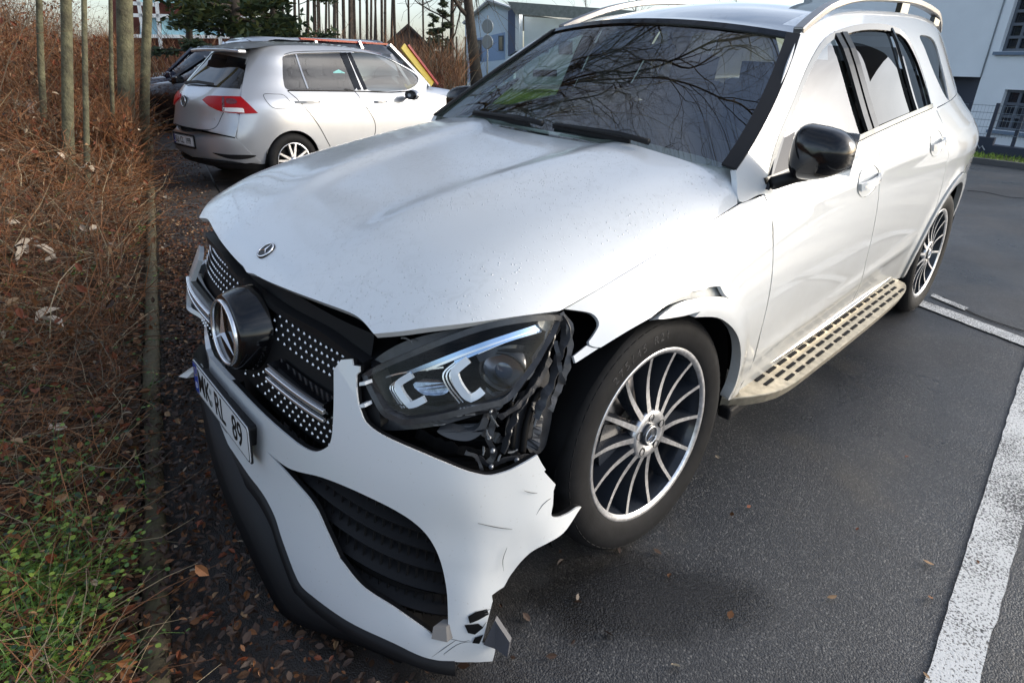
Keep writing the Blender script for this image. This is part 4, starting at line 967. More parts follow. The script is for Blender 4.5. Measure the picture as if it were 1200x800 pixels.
# ---- wing mirrors
for sg in (1, -1):
    q = lambda x, y, z: Vector((sg*x, y, z))
    # foot triangle
    mp_ = [bplane(901, 223, 'x', .875), bplane(911, 166, 'x', .80), bplane(931, 122, 'x', .74), bplane(932, 196, 'x', .865)]
    mr = bp('wing_mirror', MB().add([Vector((sg*p.x, p.y, p.z)) for p in mp_]+[Vector((sg*(p.x-.03), p.y, p.z)) for p in mp_], [(0, 1, 2, 3), (4, 7, 6, 5), (0, 1, 5, 4), (1, 2, 6, 5), (2, 3, 7, 6), (3, 0, 4, 7)]), M_BLACK)
    A, B = bplane(905, 218, 'x', .88), bplane(955, 211, 'x', .96)
    MB().tube([q(A.x, A.y, A.z+.008), q((A.x+B.x)/2, (A.y+B.y)/2, (A.z+B.z)/2+.02), q(B.x, B.y, B.z+.02)], [.022, .020, .018], 10).build('mirror_arm', M_PLAST, mr)
    # shell: superellipsoid shaped housing
    C0_ = bplane(964, 180, 'x', .985); C0_ = q(C0_.x, C0_.y, C0_.z)+(Vector((.06, .08, -.02)) if sg < 0 else Vector()); vs = []; nu, nv = 28, 16
    for j in range(nv+1):
        v = -math.pi/2+math.pi*j/nv
        for i in range(nu):
            a = 2*math.pi*i/nu; se = lambda c, e: abs(c)**e*(1 if c >= 0 else -1)
            X = se(math.cos(v), .75)*(se(math.cos(a), .45 if math.cos(a) < 0 else .75))*.094; Y = se(math.sin(v), .9)*(-.085 if math.sin(v) > 0 else -.045); Z = se(math.cos(v), .75)*se(math.sin(a), .75)*.083
            Z -= .18*X*1*(0); X += 0; Z = Z*(1-.38*max(-.2, X/.094)) if Z < 0 else Z*(1-.12*(X/.094))
            vs.append(C0_+Vector((sg*X, Y, Z)))
    MB().add(vs, [(j*nu+i, j*nu+(i+1) % nu, (j+1)*nu+(i+1) % nu, (j+1)*nu+i) for j in range(nv) for i in range(nu)], True).build('mirror_shell', M_BLACK, mr)
    P = [C0_+Vector((sg*lerp(-.03, .094, k/10), -.075+.10*(k/10)**3, -.030+.03*k/10)) for k in range(11)]
    MB().ribbon(P, .012, .010, (0, -1, 0)).build('indicator', M_LED, mr)
    MB().box(C0_+Vector((0, .047, .0)), (.16, .004, .13)).build('mirror_glass', M_CHROME, mr)

tornm = mat('bent_primer_metal', (.30, .32, .32), .4, coat=.3, var=.25, vscale=30)
bp('torn_edge', panel_mesh('torn_edge', sideS, TS([(764, 371), (786, 350), (806, 339), (825, 333), (846, 330), (856, 346), (833, 351), (806, 355), (785, 364)], step=5), [], .02, tornm, flange=.004, off=-.022), label='bent grey metal showing through the torn wing')
# ---------------------------------------------------------------- wheels (local axis +x outward)
def make_wheel(M, label=None, sideways=1, worn=False):
    wh = bpy.data.objects.new('wheel', None); link(wh, car, M)
    if label: wh['label'] = label
    # tyre, 275/45 R21: outer face at x = +.137
    pr = [(.268, .108), (.282, .122), (.300, .130), (.330, .136), (.352, .133), (.370, .122), (.3805, .108), (.386, .085)]
    tread = []
    for a, b in ((.085, .052), (.044, .008), (-.008, -.044), (-.052, -.085)):
        tread += [(.386, a), (.386, b), (.378, b-.0005), (.378, b-.0075)]
    tread = tread[:-2]
    full = pr+tread[1:]+[(r_, -x) for r_, x in pr[::-1]]
    ty = MB().lathe([(r_, x) for r_, x in full], 96).build('tyre', M_RUB, wh)
    # shoulder blocks and sidewall ribs
    sb = MB()
    for k in range(72):
        a = 2*math.pi*k/72
        M3 = Matrix.Rotation(a, 3, 'X')
        for sx in (1, -1):
            vs = [M3 @ Vector(v) for v in ((sx*.087, -.0125, .3865), (sx*.087, .0085, .3865), (sx*.126, .0125, .366), (sx*.126, -.0085, .366), (sx*.087, -.0125, .378), (sx*.087, .0085, .378), (sx*.124, .0125, .360), (sx*.124, -.0085, .360))]
            sb.add(vs, [(0, 1, 2, 3), (0, 4, 5, 1), (1, 5, 6, 2), (2, 6, 7, 3), (3, 7, 4, 0)])
    tag(sb.build('tread_block', M_RUB, ty), kind='stuff')
    M_LET = bpy.data.materials.get('tyre_lettering') or mat('tyre_lettering', (.045, .045, .048), .35)
    def arc_text(txt, a0, r_, size, step):
        for k, ch in enumerate(txt):
            if ch == ' ': continue
            a = a0-k*step
            # letter up = radially outwards, reading clockwise seen from outside (+x)
            rad = Vector((0, math.cos(a), math.sin(a))); tan = Vector((0, math.sin(a), -math.cos(a))); n = Vector((1, 0, 0))
            X = rad.cross(n)*1.0
            X = tan if True else X
            Mt = Matrix(((X.x, rad.x, n.x, .1335), (X.y, rad.y, n.y, rad.y*r_), (X.z, rad.z, n.z, rad.z*r_), (0, 0, 0, 1)))
            text_mesh(ch, size, M_LET, wh if False else ty, Mt, name='sidewall_letter', ext=.0022)
    arc_text('275/45 R21', TXT_A, .330, .036, .080)
    # rim: barrel, lip ring
    MB().lathe([(.268, .112), (.276, .118), (.2785, .112), (.284, .121), (.279, .1235), (.268, .121), (.262, .114)], 96).build('rim_lip', M_RIMF, wh)
    MB().lathe([(.266, .114), (.258, .095), (.250, .06), (.248, -.08), (.262, -.12)], 64).build('rim_barrel', M_RIMD, wh)
    # spokes
    NS = 14
    def spoke_mb(bent):
        fa, si = MB(), MB(); n = 9; F = []; Bk = []
        for i in range(n+1):
            t = i/n; r_ = lerp(.068, .266, t); w_ = lerp(.0095, .0050, t)+.010*max(0, t-.82)**1.2; x = .112-.012*math.sin(math.pi*t)+.004*t; sw_ = .012*math.sin(math.pi*t*.5)*0
            F.append((x, r_, w_)); Bk.append((x-lerp(.03, .055, t), r_, lerp(.016, .013, t)))
        vs = []
        for (x, r_, w_), (x2, r2, w2) in zip(F, Bk):
            vs += [(x, -w_, r_), (x, w_, r_), (x2, -w2, r2), (x2, w2, r2)]
        fs = [(4*i, 4*i+1, 4*i+5, 4*i+4) for i in range(n)]; ss = [(4*i, 4*i+4, 4*i+6, 4*i+2) for i in range(n)]+[(4*i+1, 4*i+3, 4*i+7, 4*i+5) for i in range(n)]
        mb = MB().add(vs, fs, False, 0); mb.add(vs, ss, False, 1); return mb
    base = spoke_mb(False); me = base.mesh('spoke', [M_RIMF, M_RIMD])
    for k in range(NS):
        o = bpy.data.objects.new('spoke', me); link(o, wh, Matrix.Rotation(2*math.pi*(k+SPK)/NS, 4, 'X'))
    # hub
    MB().lathe([(.052, .05), (.078, .085), (.082, .104), (.074, .1135), (.052, .1125), (.040, .106), (.034, .106)], 56).build('hub', M_RIMF, wh)
    cap = MB().lathe([(.037, .100), (.037, .112), (.033, .116), (.0, .117)], 40).build('centre_cap', M_RIMD, wh)
    decorate_star(cap, (.117, 0, 0), (1, 0, 0), (0, 0, 1), .030, .004, .002).build('star_emblem', M_CHROME, cap)
    for k in range(5):
        a = 2*math.pi*k/5+.3; c = Vector((.108, .058*math.cos(a), .058*math.sin(a)))
        bb = MB().lathe([(.013, -.006), (.0135, .006), (.011, .0065), (.0105, -.012), (.0, -.012)], 20).tf(Matrix.Translation(c)).build('lug_recess', M_INK, wh)
        MB().lathe([(.0085, -.012), (.0085, .000), (.006, .002), (.0, .002)], 6).tf(Matrix.Translation(c)).build('wheel_bolt', M_STEEL, bb)
    MB().lathe([(.06, .03), (.17, .03), (.175, .02), (.175, -.005), (.06, -.005)], 56).build('brake_disc', M_STEEL, wh)
    cal = MB()
    P = [(.02, .15*math.cos(R(a)), .15*math.sin(R(a))) for a in range(-28, 29, 8)]
    cal.ribbon([(x+.01, -y if True else y, z) for x, y, z in P], .085, .09, (1, 0, 0)); cal.build('brake_caliper', M_RIMD, wh)
    return wh
TXT_A = R(128); SPK = .18
def wm_(x, y, steer, camb, spin=0, z=.385, flip=False):
    M = Matrix.Translation((x, y, z)) @ Matrix.Rotation(steer, 4, 'Z') @ Matrix.Rotation(camb, 4, 'Y') @ Matrix.Rotation(spin, 4, 'X')
    if flip: M = Matrix.Translation((x, y, z)) @ Matrix.Rotation(math.pi+steer, 4, 'Z') @ Matrix.Rotation(camb, 4, 'Y') @ Matrix.Rotation(spin, 4, 'X')
    return M
w0 = make_wheel(wm_(.82, 0, -.039, -.06), 'left front wheel with scuffed spokes, leaning in at the top')
def copy_tree(o, parent, M):
    c = o.copy(); COL.objects.link(c); c.parent = parent; c.matrix_basis = M
    for k in list(o.children):
        copy_tree(k, c, k.matrix_basis.copy())
    return c
for M in (wm_(.82, 2.995, 0, -.024, 1.35), wm_(-.82, 0, -.039, -.02, 2.0, flip=True), wm_(-.82, 2.995, 0, -.024, .7, flip=True)):
    c = copy_tree(w0, car, M)
    if 'label' in c: del c['label']
# ---------------------------------------------------------------- silver hatchback: one implicit body surface
GA = 1.682
GM = Matrix.Translation((-5.991, 1.504, .012)) @ Matrix(((math.sin(GA), math.cos(GA), 0, 0), (-math.cos(GA), math.sin(GA), 0, 0), (0, 0, 1, 0), (0, 0, 0, 1)))
GMI = GM.inverted()
_gw = natcub([(.15, .82), (.35, .868), (.55, .890), (.75, .892), (.88, .880), (.96, .862), (1.05, .815), (1.2, .745), (1.35, .675), (1.5, .60), (1.56, .54)])
_gy = natcub([(.15, -.68), (.32, -.77), (.5, -.80), (.62, -.785), (.72, -.75), (.85, -.715), (.95, -.69), (1.05, -.62), (1.2, -.48), (1.34, -.33), (1.45, -.22), (1.55, -.12)])
GN, GY1 = 3.6, .25
def gimp(p):
    z = max(.1, min(1.56, p.z)); W = _gw(z)
    if p.y > GY1:
        W *= 1-.10*sstep(2.3, 3.5, p.y); return abs(p.x)/W-1 if p.y < 3.45 else 1
    D = GY1-_gy(z); return (abs(p.x)/W)**GN+((GY1-p.y)/D)**GN-1
HP = math.pi/2
def gsurf(s_, z, o=0):
    W = _gw(z)+o; sg = 1 if s_ >= 0 else -1; a = abs(s_)
    if a > HP:
        y = GY1+(a-HP); W = (_gw(z))*(1-.10*sstep(2.3, 3.5, y))+o; return Vector((sg*W, y, z))
    D = GY1-_gy(z)+o; return Vector((sg*W*math.sin(a)**(2/GN), GY1-D*max(0, math.cos(a))**(2/GN), z))
def g_uv(p):
    sg = 1 if p.x >= 0 else -1
    if p.y > GY1: return (sg*(HP+p.y-GY1), p.z)
    D = GY1-_gy(p.z); return (sg*math.atan2((abs(p.x)/_gw(p.z))**(GN/2), max(0, (GY1-p.y)/D)**(GN/2)), p.z)
def ghit(px, py):
    p = GMI @ CP; d = (GMI.to_3x3() @ wray(px, py)).normalized(); t = 4.0; st = .03; a = gimp(p+d*t)
    while t < 13:
        b = gimp(p+d*(t+st))
        if a > 0 and b <= 0:
            lo, hi = t, t+st
            for _ in range(24):
                m = (lo+hi)/2
                if gimp(p+d*m) > 0: lo = m
                else: hi = m
            return p+d*lo
        a = b; t += st
    return None
def TG(pts, closed=True, step=2.5):
    out = []
    for q in crom(pts, closed, step):
        h = ghit(q[0], q[1])
        if h is None: continue
        u = g_uv(h)
        if not out or abs(u[0]-out[-1][0])+abs(u[1]-out[-1][1]) > 2e-3: out.append(u)
    return out
SILV = mat('silver_paint', (.50, .52, .55), rough=.28, metal=.55, coat=.8, var=.03, vscale=4)
G_GOLF = glass('clear_side_glass', (.5, .56, .54), 1.9)
golf = thing('parked_car', 'silver five-door hatchback with red tail lamps parked beyond the white SUV', 'car')
def gp(name, outer, m, holes=(), off=0, flange=.012, step=.06, parent=None):
    o = bpy.data.objects.new(name, panel_mesh(name, gsurf, dedupe(outer, 4e-3), [dedupe(h, 4e-3) for h in holes], step, m, flange=flange, off=off, su=1.0)); return link(o, parent or golf, GM if parent is None else None)
def gmb(name, mb, m, bevel=0, parent=None): return mb.build(name, m, parent or golf, GM if parent is None else None, bevel)
WA = [(.0+.335*math.cos(R(a)), .315+.335*math.sin(R(a))) for a in range(-8, 190, 9)]
WF = [(2.63+.335*math.cos(R(a)), .315+.335*math.sin(R(a))) for a in range(-8, 190, 9)]
y2s = lambda y: HP+y-GY1
# rear wheel arch lies on the curved part: convert through the implicit surface
def yz2uv(y, z, sg=1):
    if y > GY1: return (sg*y2s(y), z)
    D = GY1-_gy(z); v = ((GY1-y)/D)**(GN/2); return (sg*math.acos(max(-1, min(1, v))), z)
arch_r = [yz2uv(y, z) for y, z in WA]; arch_f = [yz2uv(y, z) for y, z in WF]
win_r = TG([(332, 66), (345, 63), (371, 62), (402, 62), (408, 72), (417, 105), (380, 106), (337, 105), (332, 95), (331, 75)])
win_f = TG([(411, 63), (440, 64), (465, 74), (490, 91), (481, 104), (455, 107), (432, 106), (420, 92)])
gtop_l = TG([(500, 97), (485, 84), (468, 75), (453, 68), (430, 60), (407, 56), (375, 54), (347, 53.5), (315, 54), (292, 56)], closed=False)
side_low = [yz2uv(.40, .24), yz2uv(1.3, .22), yz2uv(2.25, .24)]+arch_f[::-1]+[yz2uv(3.1, .28), yz2uv(3.4, .5), yz2uv(3.42, .72), yz2uv(3.0, .86), yz2uv(2.5, .95), yz2uv(2.1, 1.02)]
rearwin = TG([(229.5, 64, 'c'), (255, 63), (288.5, 69, 'c'), (286, 84), (281.5, 104.5, 'c'), (245, 102), (207, 98.5, 'c'), (217, 80)])
smax = TG([(292, 60), (290, 70), (283, 104)], closed=False)
c_up, c_lo = smax[0], smax[-1]
side_l = dedupe([(c_lo[0], .76), ]+[yz2uv(-.62, .5)]+[yz2uv(-.55, .33), yz2uv(-.37, .30)]+arch_r[::-1]+side_low+gtop_l+[c_up, c_lo], 5e-3)
for sg in (1, -1):
    f = (lambda lp: lp) if sg == 1 else (lambda lp: [(-a, b) for a, b in lp][::-1])
    gp('body_side', f(side_l), SILV, [f(win_r), f(win_f)])
    gp('side_glass', f(win_r), G_TINT, off=-.012, flange=0); gp('side_glass', f(win_f), G_GOLF, off=-.012, flange=0)
# tailgate and rear bumper
CL = c_lo[0]
tail = dedupe([(-CL+.02, .60), (CL-.02, .60), (CL-.004, .76), (CL-.004, c_lo[1]), (c_up[0]-.004, c_up[1]), (0, c_up[1]+.01), (-c_up[0]+.004, c_up[1]), (-CL+.004, c_lo[1]), (-CL+.004, .76)])
gp('tailgate', tail, SILV, [rearwin])
gp('rear_window', rearwin, G_TINT, off=-.008, flange=0)
bumper = dedupe([(-CL-.30, .33), (-.9, .32), (0, .33), (.9, .32), (CL+.30, .33)]+[yz2uv(-.5, .45), yz2uv(-.60, .62), (CL+.0, .745), (CL-.03, .592), (-CL+.03, .592), (-CL, .745)]+[(-a, b) for a, b in [yz2uv(-.60, .62), yz2uv(-.5, .45)]])
gp('rear_bumper', bumper, SILV, off=.012)
gp('diffuser', [(-1.25, .20), (1.25, .20), (1.3, .36), (-1.3, .36)], M_PLAST, off=-.006)
gp('step_line', TG([(250, 179), (268, 181), (300, 182), (290, 186), (270, 186)]), M_RUB, off=.016, flange=.002)
RED = mat('tail_lamp_red2', (.24, .001, .003), rough=.3, coat=.1, spec=.25, emis=((1, .01, .01), .05)); RED2 = mat('tail_lamp_dark', (.12, .006, .01), .12, coat=1); CLR = mat('tail_lamp_clear', (.8, .78, .76), .15, coat=1)
tl = TG([(238, 117, 'c'), (245, 112.5), (262, 112.5), (282.5, 113, 'c'), (292, 122), (302.5, 132.5, 'c'), (285, 133), (262, 131), (247, 125)])
for sg in (1, -1):
    f = (lambda lp: lp) if sg == 1 else (lambda lp: [(-a, b) for a, b in lp][::-1])
    q = gp('tail_lamp', f(tl), RED, off=.014, flange=.02)
    for pts, m in (([(262, 126, 'c'), (285, 127), (287, 132, 'c'), (262, 130.5, 'c')], CLR), ([(261, 113.5, 'c'), (264, 113.5, 'c'), (264, 130, 'c'), (261, 130, 'c')], RED2), ([(266, 115.5), (276, 116), (278, 121), (267, 121)], RED2)):
        z_ = gp('lamp_segment', f(TG(pts)), m, off=.0165, flange=.001, parent=q)
# seams, handles, fuel flap
def gline(name, pts, w, m, off=.001, h=.003, step=4, parent=None):
    P = [gsurf(*u, off) for u in TG(pts, closed=False, step=step)]
    if len(P) > 1: return gmb(name, MB().ribbon(P, w, h, (1, -.2, 0)), m, parent=parent)
M_SEAM = mat('panel_gap', (.01, .01, .01), .8)
gline('door_gap', [(404, 104), (416, 108), (425, 120), (438, 140), (440, 152), (438, 162)], .008, M_SEAM)
gline('door_gap', [(337, 107), (352, 120), (372, 145), (387, 172)], .008, M_SEAM)
gline('door_gap', [(419, 62), (412, 60), (380, 60), (345, 61), (333, 64)], .006, M_SEAM)
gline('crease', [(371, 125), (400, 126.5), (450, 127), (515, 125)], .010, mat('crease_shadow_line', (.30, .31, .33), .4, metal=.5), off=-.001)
gline('window_trim', [(337, 106.5), (380, 107), (420, 107.5), (455, 108.5), (484, 107)], .020, M_BLACK, off=.002)
gline('window_divider', [(347, 64), (354, 85), (361, 104)], .018, SILV, off=-.004)
for a, b in (((402, 62), (420, 106)), ((407, 62), (427, 106))): gline('pillar_trim', [a, ((a[0]+b[0])/2, (a[1]+b[1])/2), b], .085, M_BLACK, off=.0, h=.006)
gline('tailgate_gap', [(197, 133), (205, 145), (235, 152), (252, 150), (260, 136), (262, 132)], .008, M_SEAM, off=.0)
fl = TG([(309, 111), (322, 110.5), (333, 112), (341, 122), (336, 127), (322, 127), (314, 121)])
fo = [gsurf(*u, .001) for u in fl]; gmb('fuel_flap', MB().ribbon(fo+[fo[0]], .005, .002, (1, 0, 0)), M_SEAM)
for px, py in ((366, 119.5), (446, 119.5)):
    h = ghit(px, py); u = g_uv(h); P = [gsurf(u[0]+d, u[1]+e, o) for d, e, o in ((-.10, .002, .002), (-.06, .004, .028), (0, .004, .034), (.06, .002, .028), (.10, 0, .002))]
    gmb('door_handle', MB().ribbon(P, .028, .014, (1, 0, 0)), SILV)
# roof
ZT = lambda y: _ztf(y)
_zp = [(gsurf(*u).y, gsurf(*u).z) for u in gtop_l]; _zp = sorted(_zp)
_zq = [_zp[0]]
for q in _zp:
    if q[0] > _zq[-1][0]+.12: _zq.append(q)
_ztf = natcub([(-.5, _zq[0][1]-.03)]+_zq)
def groof(u, v):
    s_ = -1+2*u; y = lerp(-.34, min(1.5, _zq[-1][0]), v); ze = min(1.55, _ztf(y)); W = _gw(ze) if y > 0 else _gw(ze)*(1-.05*(y/.34)**2)
    return Vector((s_*W, y-.03*(1-s_*s_)*(1-v), ze+.045*(1-s_*s_)*(1-.7*max(0, .2-v)/.2)))
gmb('roof', gridpatch(groof, 16, 16), SILV)
P = [groof(k/16, 0)+Vector((0, .035, -.022)) for k in range(17)]
gmb('roof_spoiler', MB().ribbon(P, .10, .034, (0, 0, 1)), SILV, bevel=.01)
gmb('aerial', MB().tube([(0, .2, 1.52), (0, .14, 1.57), (0, .06, 1.60)], [.012, .008, .002], 6), M_BLACK)
a, b, c = ghit(220, 97), ghit(235, 97), ghit(252, 99)
if a and b and c: gmb('rear_wiper', MB().ribbon([a+Vector((0, -.03, .0)), b+Vector((0, -.035, .01)), c+Vector((0, -.02, 0))], .03, .015, (0, -1, .4)), M_PLAST)
# windscreen and bonnet
gmb('windscreen', gridpatch(lambda u, v: Vector(((-1+2*u)*lerp(.60, .72, v), lerp(1.45, 2.2, v)-.08*(2*u-1)**2, lerp(_ztf(1.45)+.02, 1.02, v)+.02*math.sin(math.pi*v))), 12, 8), G_SIDE)
gmb('bonnet', gridpatch(lambda u, v: Vector(((-1+2*u)*lerp(.76, .70, v), lerp(2.05, 3.40, v), .995-.17*v**1.6-.05*(2*u-1)**4)), 12, 10), SILV)
gmb('front_bumper', gridpatch(lambda u, v: Vector(((-1+2*u)*.80, 3.48-.16*(2*u-1)**4-.05*abs(v-.4), lerp(.25, .82, v))), 12, 6), SILV)
gmb('cabin_floor', MB().box((0, 1.3, .34), (1.5, 3.4, .20)).box((0, 2.5, .6), (1.3, 1.5, .4)), M_DARK)
for sx in (.36, -.36):
    st = gmb('front_seat', MB().box((sx, 1.25, .62), (.46, .48, .16)), M_INT2, .04); MB().box((sx, 1.0, .95), (.44, .13, .55), rx=R(12)).build('backrest', M_INT2, st); MB().box((sx, .92, 1.28), (.25, .08, .15)).build('headrest', M_INT2, st)
gmb('rear_seat', MB().box((0, .25, .95), (1.2, .14, .5)).box((.38, .22, 1.24), (.22, .08, .12)).box((-.38, .22, 1.24), (.22, .08, .12)), M_INT2)
sv = MB().prism([(-.07, -.05), (.07, -.06), (.09, .03), (0, .07), (-.08, .04)], 0, .004); stp = ghit(399, 89)
if stp: gmb('window_sticker', sv.tf(Matrix.Translation(stp+Vector((-.03, 0, 0))) @ Matrix.Rotation(R(90), 4, 'Y') @ Matrix.Rotation(R(90), 4, 'Z')), mat('teal_sticker', (.25, .62, .62), .5))
# mirror
hm = ghit(490, 106)
mrr = gmb('wing_mirror', MB(), M_BLACK) if False else None
mc = Vector((1.0, 1.72, 1.0)); vs = []; nu, nv = 16, 10
for j in range(nv+1):
    v = -HP+math.pi*j/nv
    for i in range(nu): a = 2*math.pi*i/nu; vs.append(mc+Vector((math.cos(v)*math.cos(a)*.105, math.sin(v)*.07, math.cos(v)*math.sin(a)*.068)))
F = [(j*nu+i, j*nu+(i+1) % nu, (j+1)*nu+(i+1) % nu, (j+1)*nu+i) for j in range(nv) for i in range(nu)]
mr = gmb('wing_mirror', MB().add(vs, F, True), SILV); MB().add([mc+Vector(((v-mc).x*.93, -.066 if (v-mc).y < 0 else (v-mc).y*.5, (v-mc).z*.9)) for v in map(Vector, vs)], F, True).build('mirror_glass', M_BLACK, mr)
MB().tube([(.84, 1.74, .97), (.95, 1.73, .975)], .02, 8).build('mirror_arm', M_BLACK, mr)
gmb('wing_mirror', MB().add([Vector((-v[0], v[1], v[2])) for v in vs], F, True), SILV)
# badge and plate
h = ghit(216, 118.5); nrm = Vector((0, -1, .15))
bd = gmb('tailgate_badge', disc_mb(h+Vector((0, -.004, 0)), nrm, (0, 0, 1), .062, .006), M_INK); 
ring = decorate_star(None, h+Vector((0, -.012, 0)), nrm, (0, 0, 1), .060, .008, .004, n=32)
nq = 32*5; rg = MB().add(ring.v[:nq], ring.f[:32*4], True); n_ = nrm.normalized(); upv = Vector((0, 0, 1)); upv = (upv-n_*upv.dot(n_)).normalized(); rtv = upv.cross(n_)
P2 = lambda x, y: h+Vector((0, -.016, 0))+rtv*x+upv*y
for pts in ([(-.022, .050), (0, .004), (.022, .050)], [(-.046, .030), (-.020, -.044), (0, -.004), (.020, -.044), (.046, .030)]): rg.ribbon([P2(*q) for q in pts], .009, .003, n_)
rg.build('roundel', M_CHROME, bd)
h = ghit(217.5, 164); PLX = -.105
pm = Matrix.Translation(h+Vector((0, -.022, 0))) @ Matrix(((1, 0, 0, 0), (0, 0, -1, 0), (0, 1, 0, 0), (0, 0, 0, 1)))
hold = gmb('plate_recess', MB().prism(rrect(.56, .15, .02), -.012, -.001).tf(pm), M_PLAST)
make_plate(hold, pm, [('SU', -.160, .098, .78), ('CL', -.030, .098, .78), ('1999', .135, .098, .68)])
text_mesh('TSI', .03, M_CHROME, hold, Matrix.Translation((ghit(253, 140) or Vector())+Vector((0, -.014, 0))) @ Matrix(((1, 0, 0, 0), (0, 0, -1, 0), (0, 1, 0, 0), (0, 0, 0, 1))), xs=1.2)
# wheels: five double spokes
def small_wheel(parent, M, r_=.316, rim=.205, wid=.205, nsp=10, m=None):
    wh = bpy.data.objects.new('wheel', None); link(wh, parent, M); hw = wid/2
    MB().lathe([(rim, hw-.02), (rim+.02, hw-.006), (r_-.045, hw), (r_-.012, hw-.018), (r_, hw-.04), (r_, -hw+.04), (r_-.02, -hw+.01), (rim, -hw+.02)], 48).build('tyre', M_RUB, wh)
    MB().lathe([(rim-.01, hw-.02), (rim+.004, hw-.01), (rim-.002, hw-.016), (rim-.012, hw-.03), (rim-.016, -hw+.03)], 48).build('rim', m or M_RIMF, wh)
    MB().lathe([(.16, .03), (.05, .03), (.05, 0), (.16, 0)], 30).build('brake_disc', M_DARK, wh)
    s_ = MB().add([(hw-.018, -.016, .03), (hw-.018, .016, .03), (hw-.020, .010, rim-.008), (hw-.020, -.010, rim-.008), (hw-.05, -.020, .03), (hw-.05, .020, .03), (hw-.05, .014, rim-.008), (hw-.05, -.014, rim-.008)], [(0, 1, 2, 3), (0, 4, 5, 1), (1, 5, 6, 2), (2, 6, 7, 3), (3, 7, 4, 0)])
    me = s_.mesh('spoke', m or M_RIMF)
    for k in range(nsp):
        a = 2*math.pi*(k//2)/(nsp//2)+(.22 if k % 2 else -.22) if nsp == 10 else 2*math.pi*k/nsp
        link(bpy.data.objects.new('spoke', me), wh, Matrix.Rotation(a, 4, 'X'))
    MB().lathe([(.05, hw-.04), (.05, hw-.016), (.025, hw-.010), (0, hw-.010)], 24).build('hub', m or M_RIMF, wh); return wh
for x, y, fl_ in ((.775, 0, 0), (.775, 2.63, 0), (-.775, 0, 1), (-.775, 2.63, 1)):
    small_wheel(golf, GM @ Matrix.Translation((x, y, .304)) @ (Matrix.Rotation(math.pi, 4, 'Z') if fl_ else Matrix.Identity(4)))
for sg in (1, -1):
    for yc in (0, 2.63):
        P = [(yc+.345*math.cos(R(a)), .315+.345*math.sin(R(a))) for a in range(-20, 201, 20)]; n = len(P)-1
        vs = [(sg*.86, y, z) for y, z in P]+[(sg*.5, y, z) for y, z in P]+[(sg*.5, yc, .2)]
        gmb('wheel_housing', MB().add(vs, [(i, i+1, n+2+i, n+1+i) for i in range(n)]+[(n+1+i, n+2+i, 2*n+2) for i in range(n)]), M_DARK)
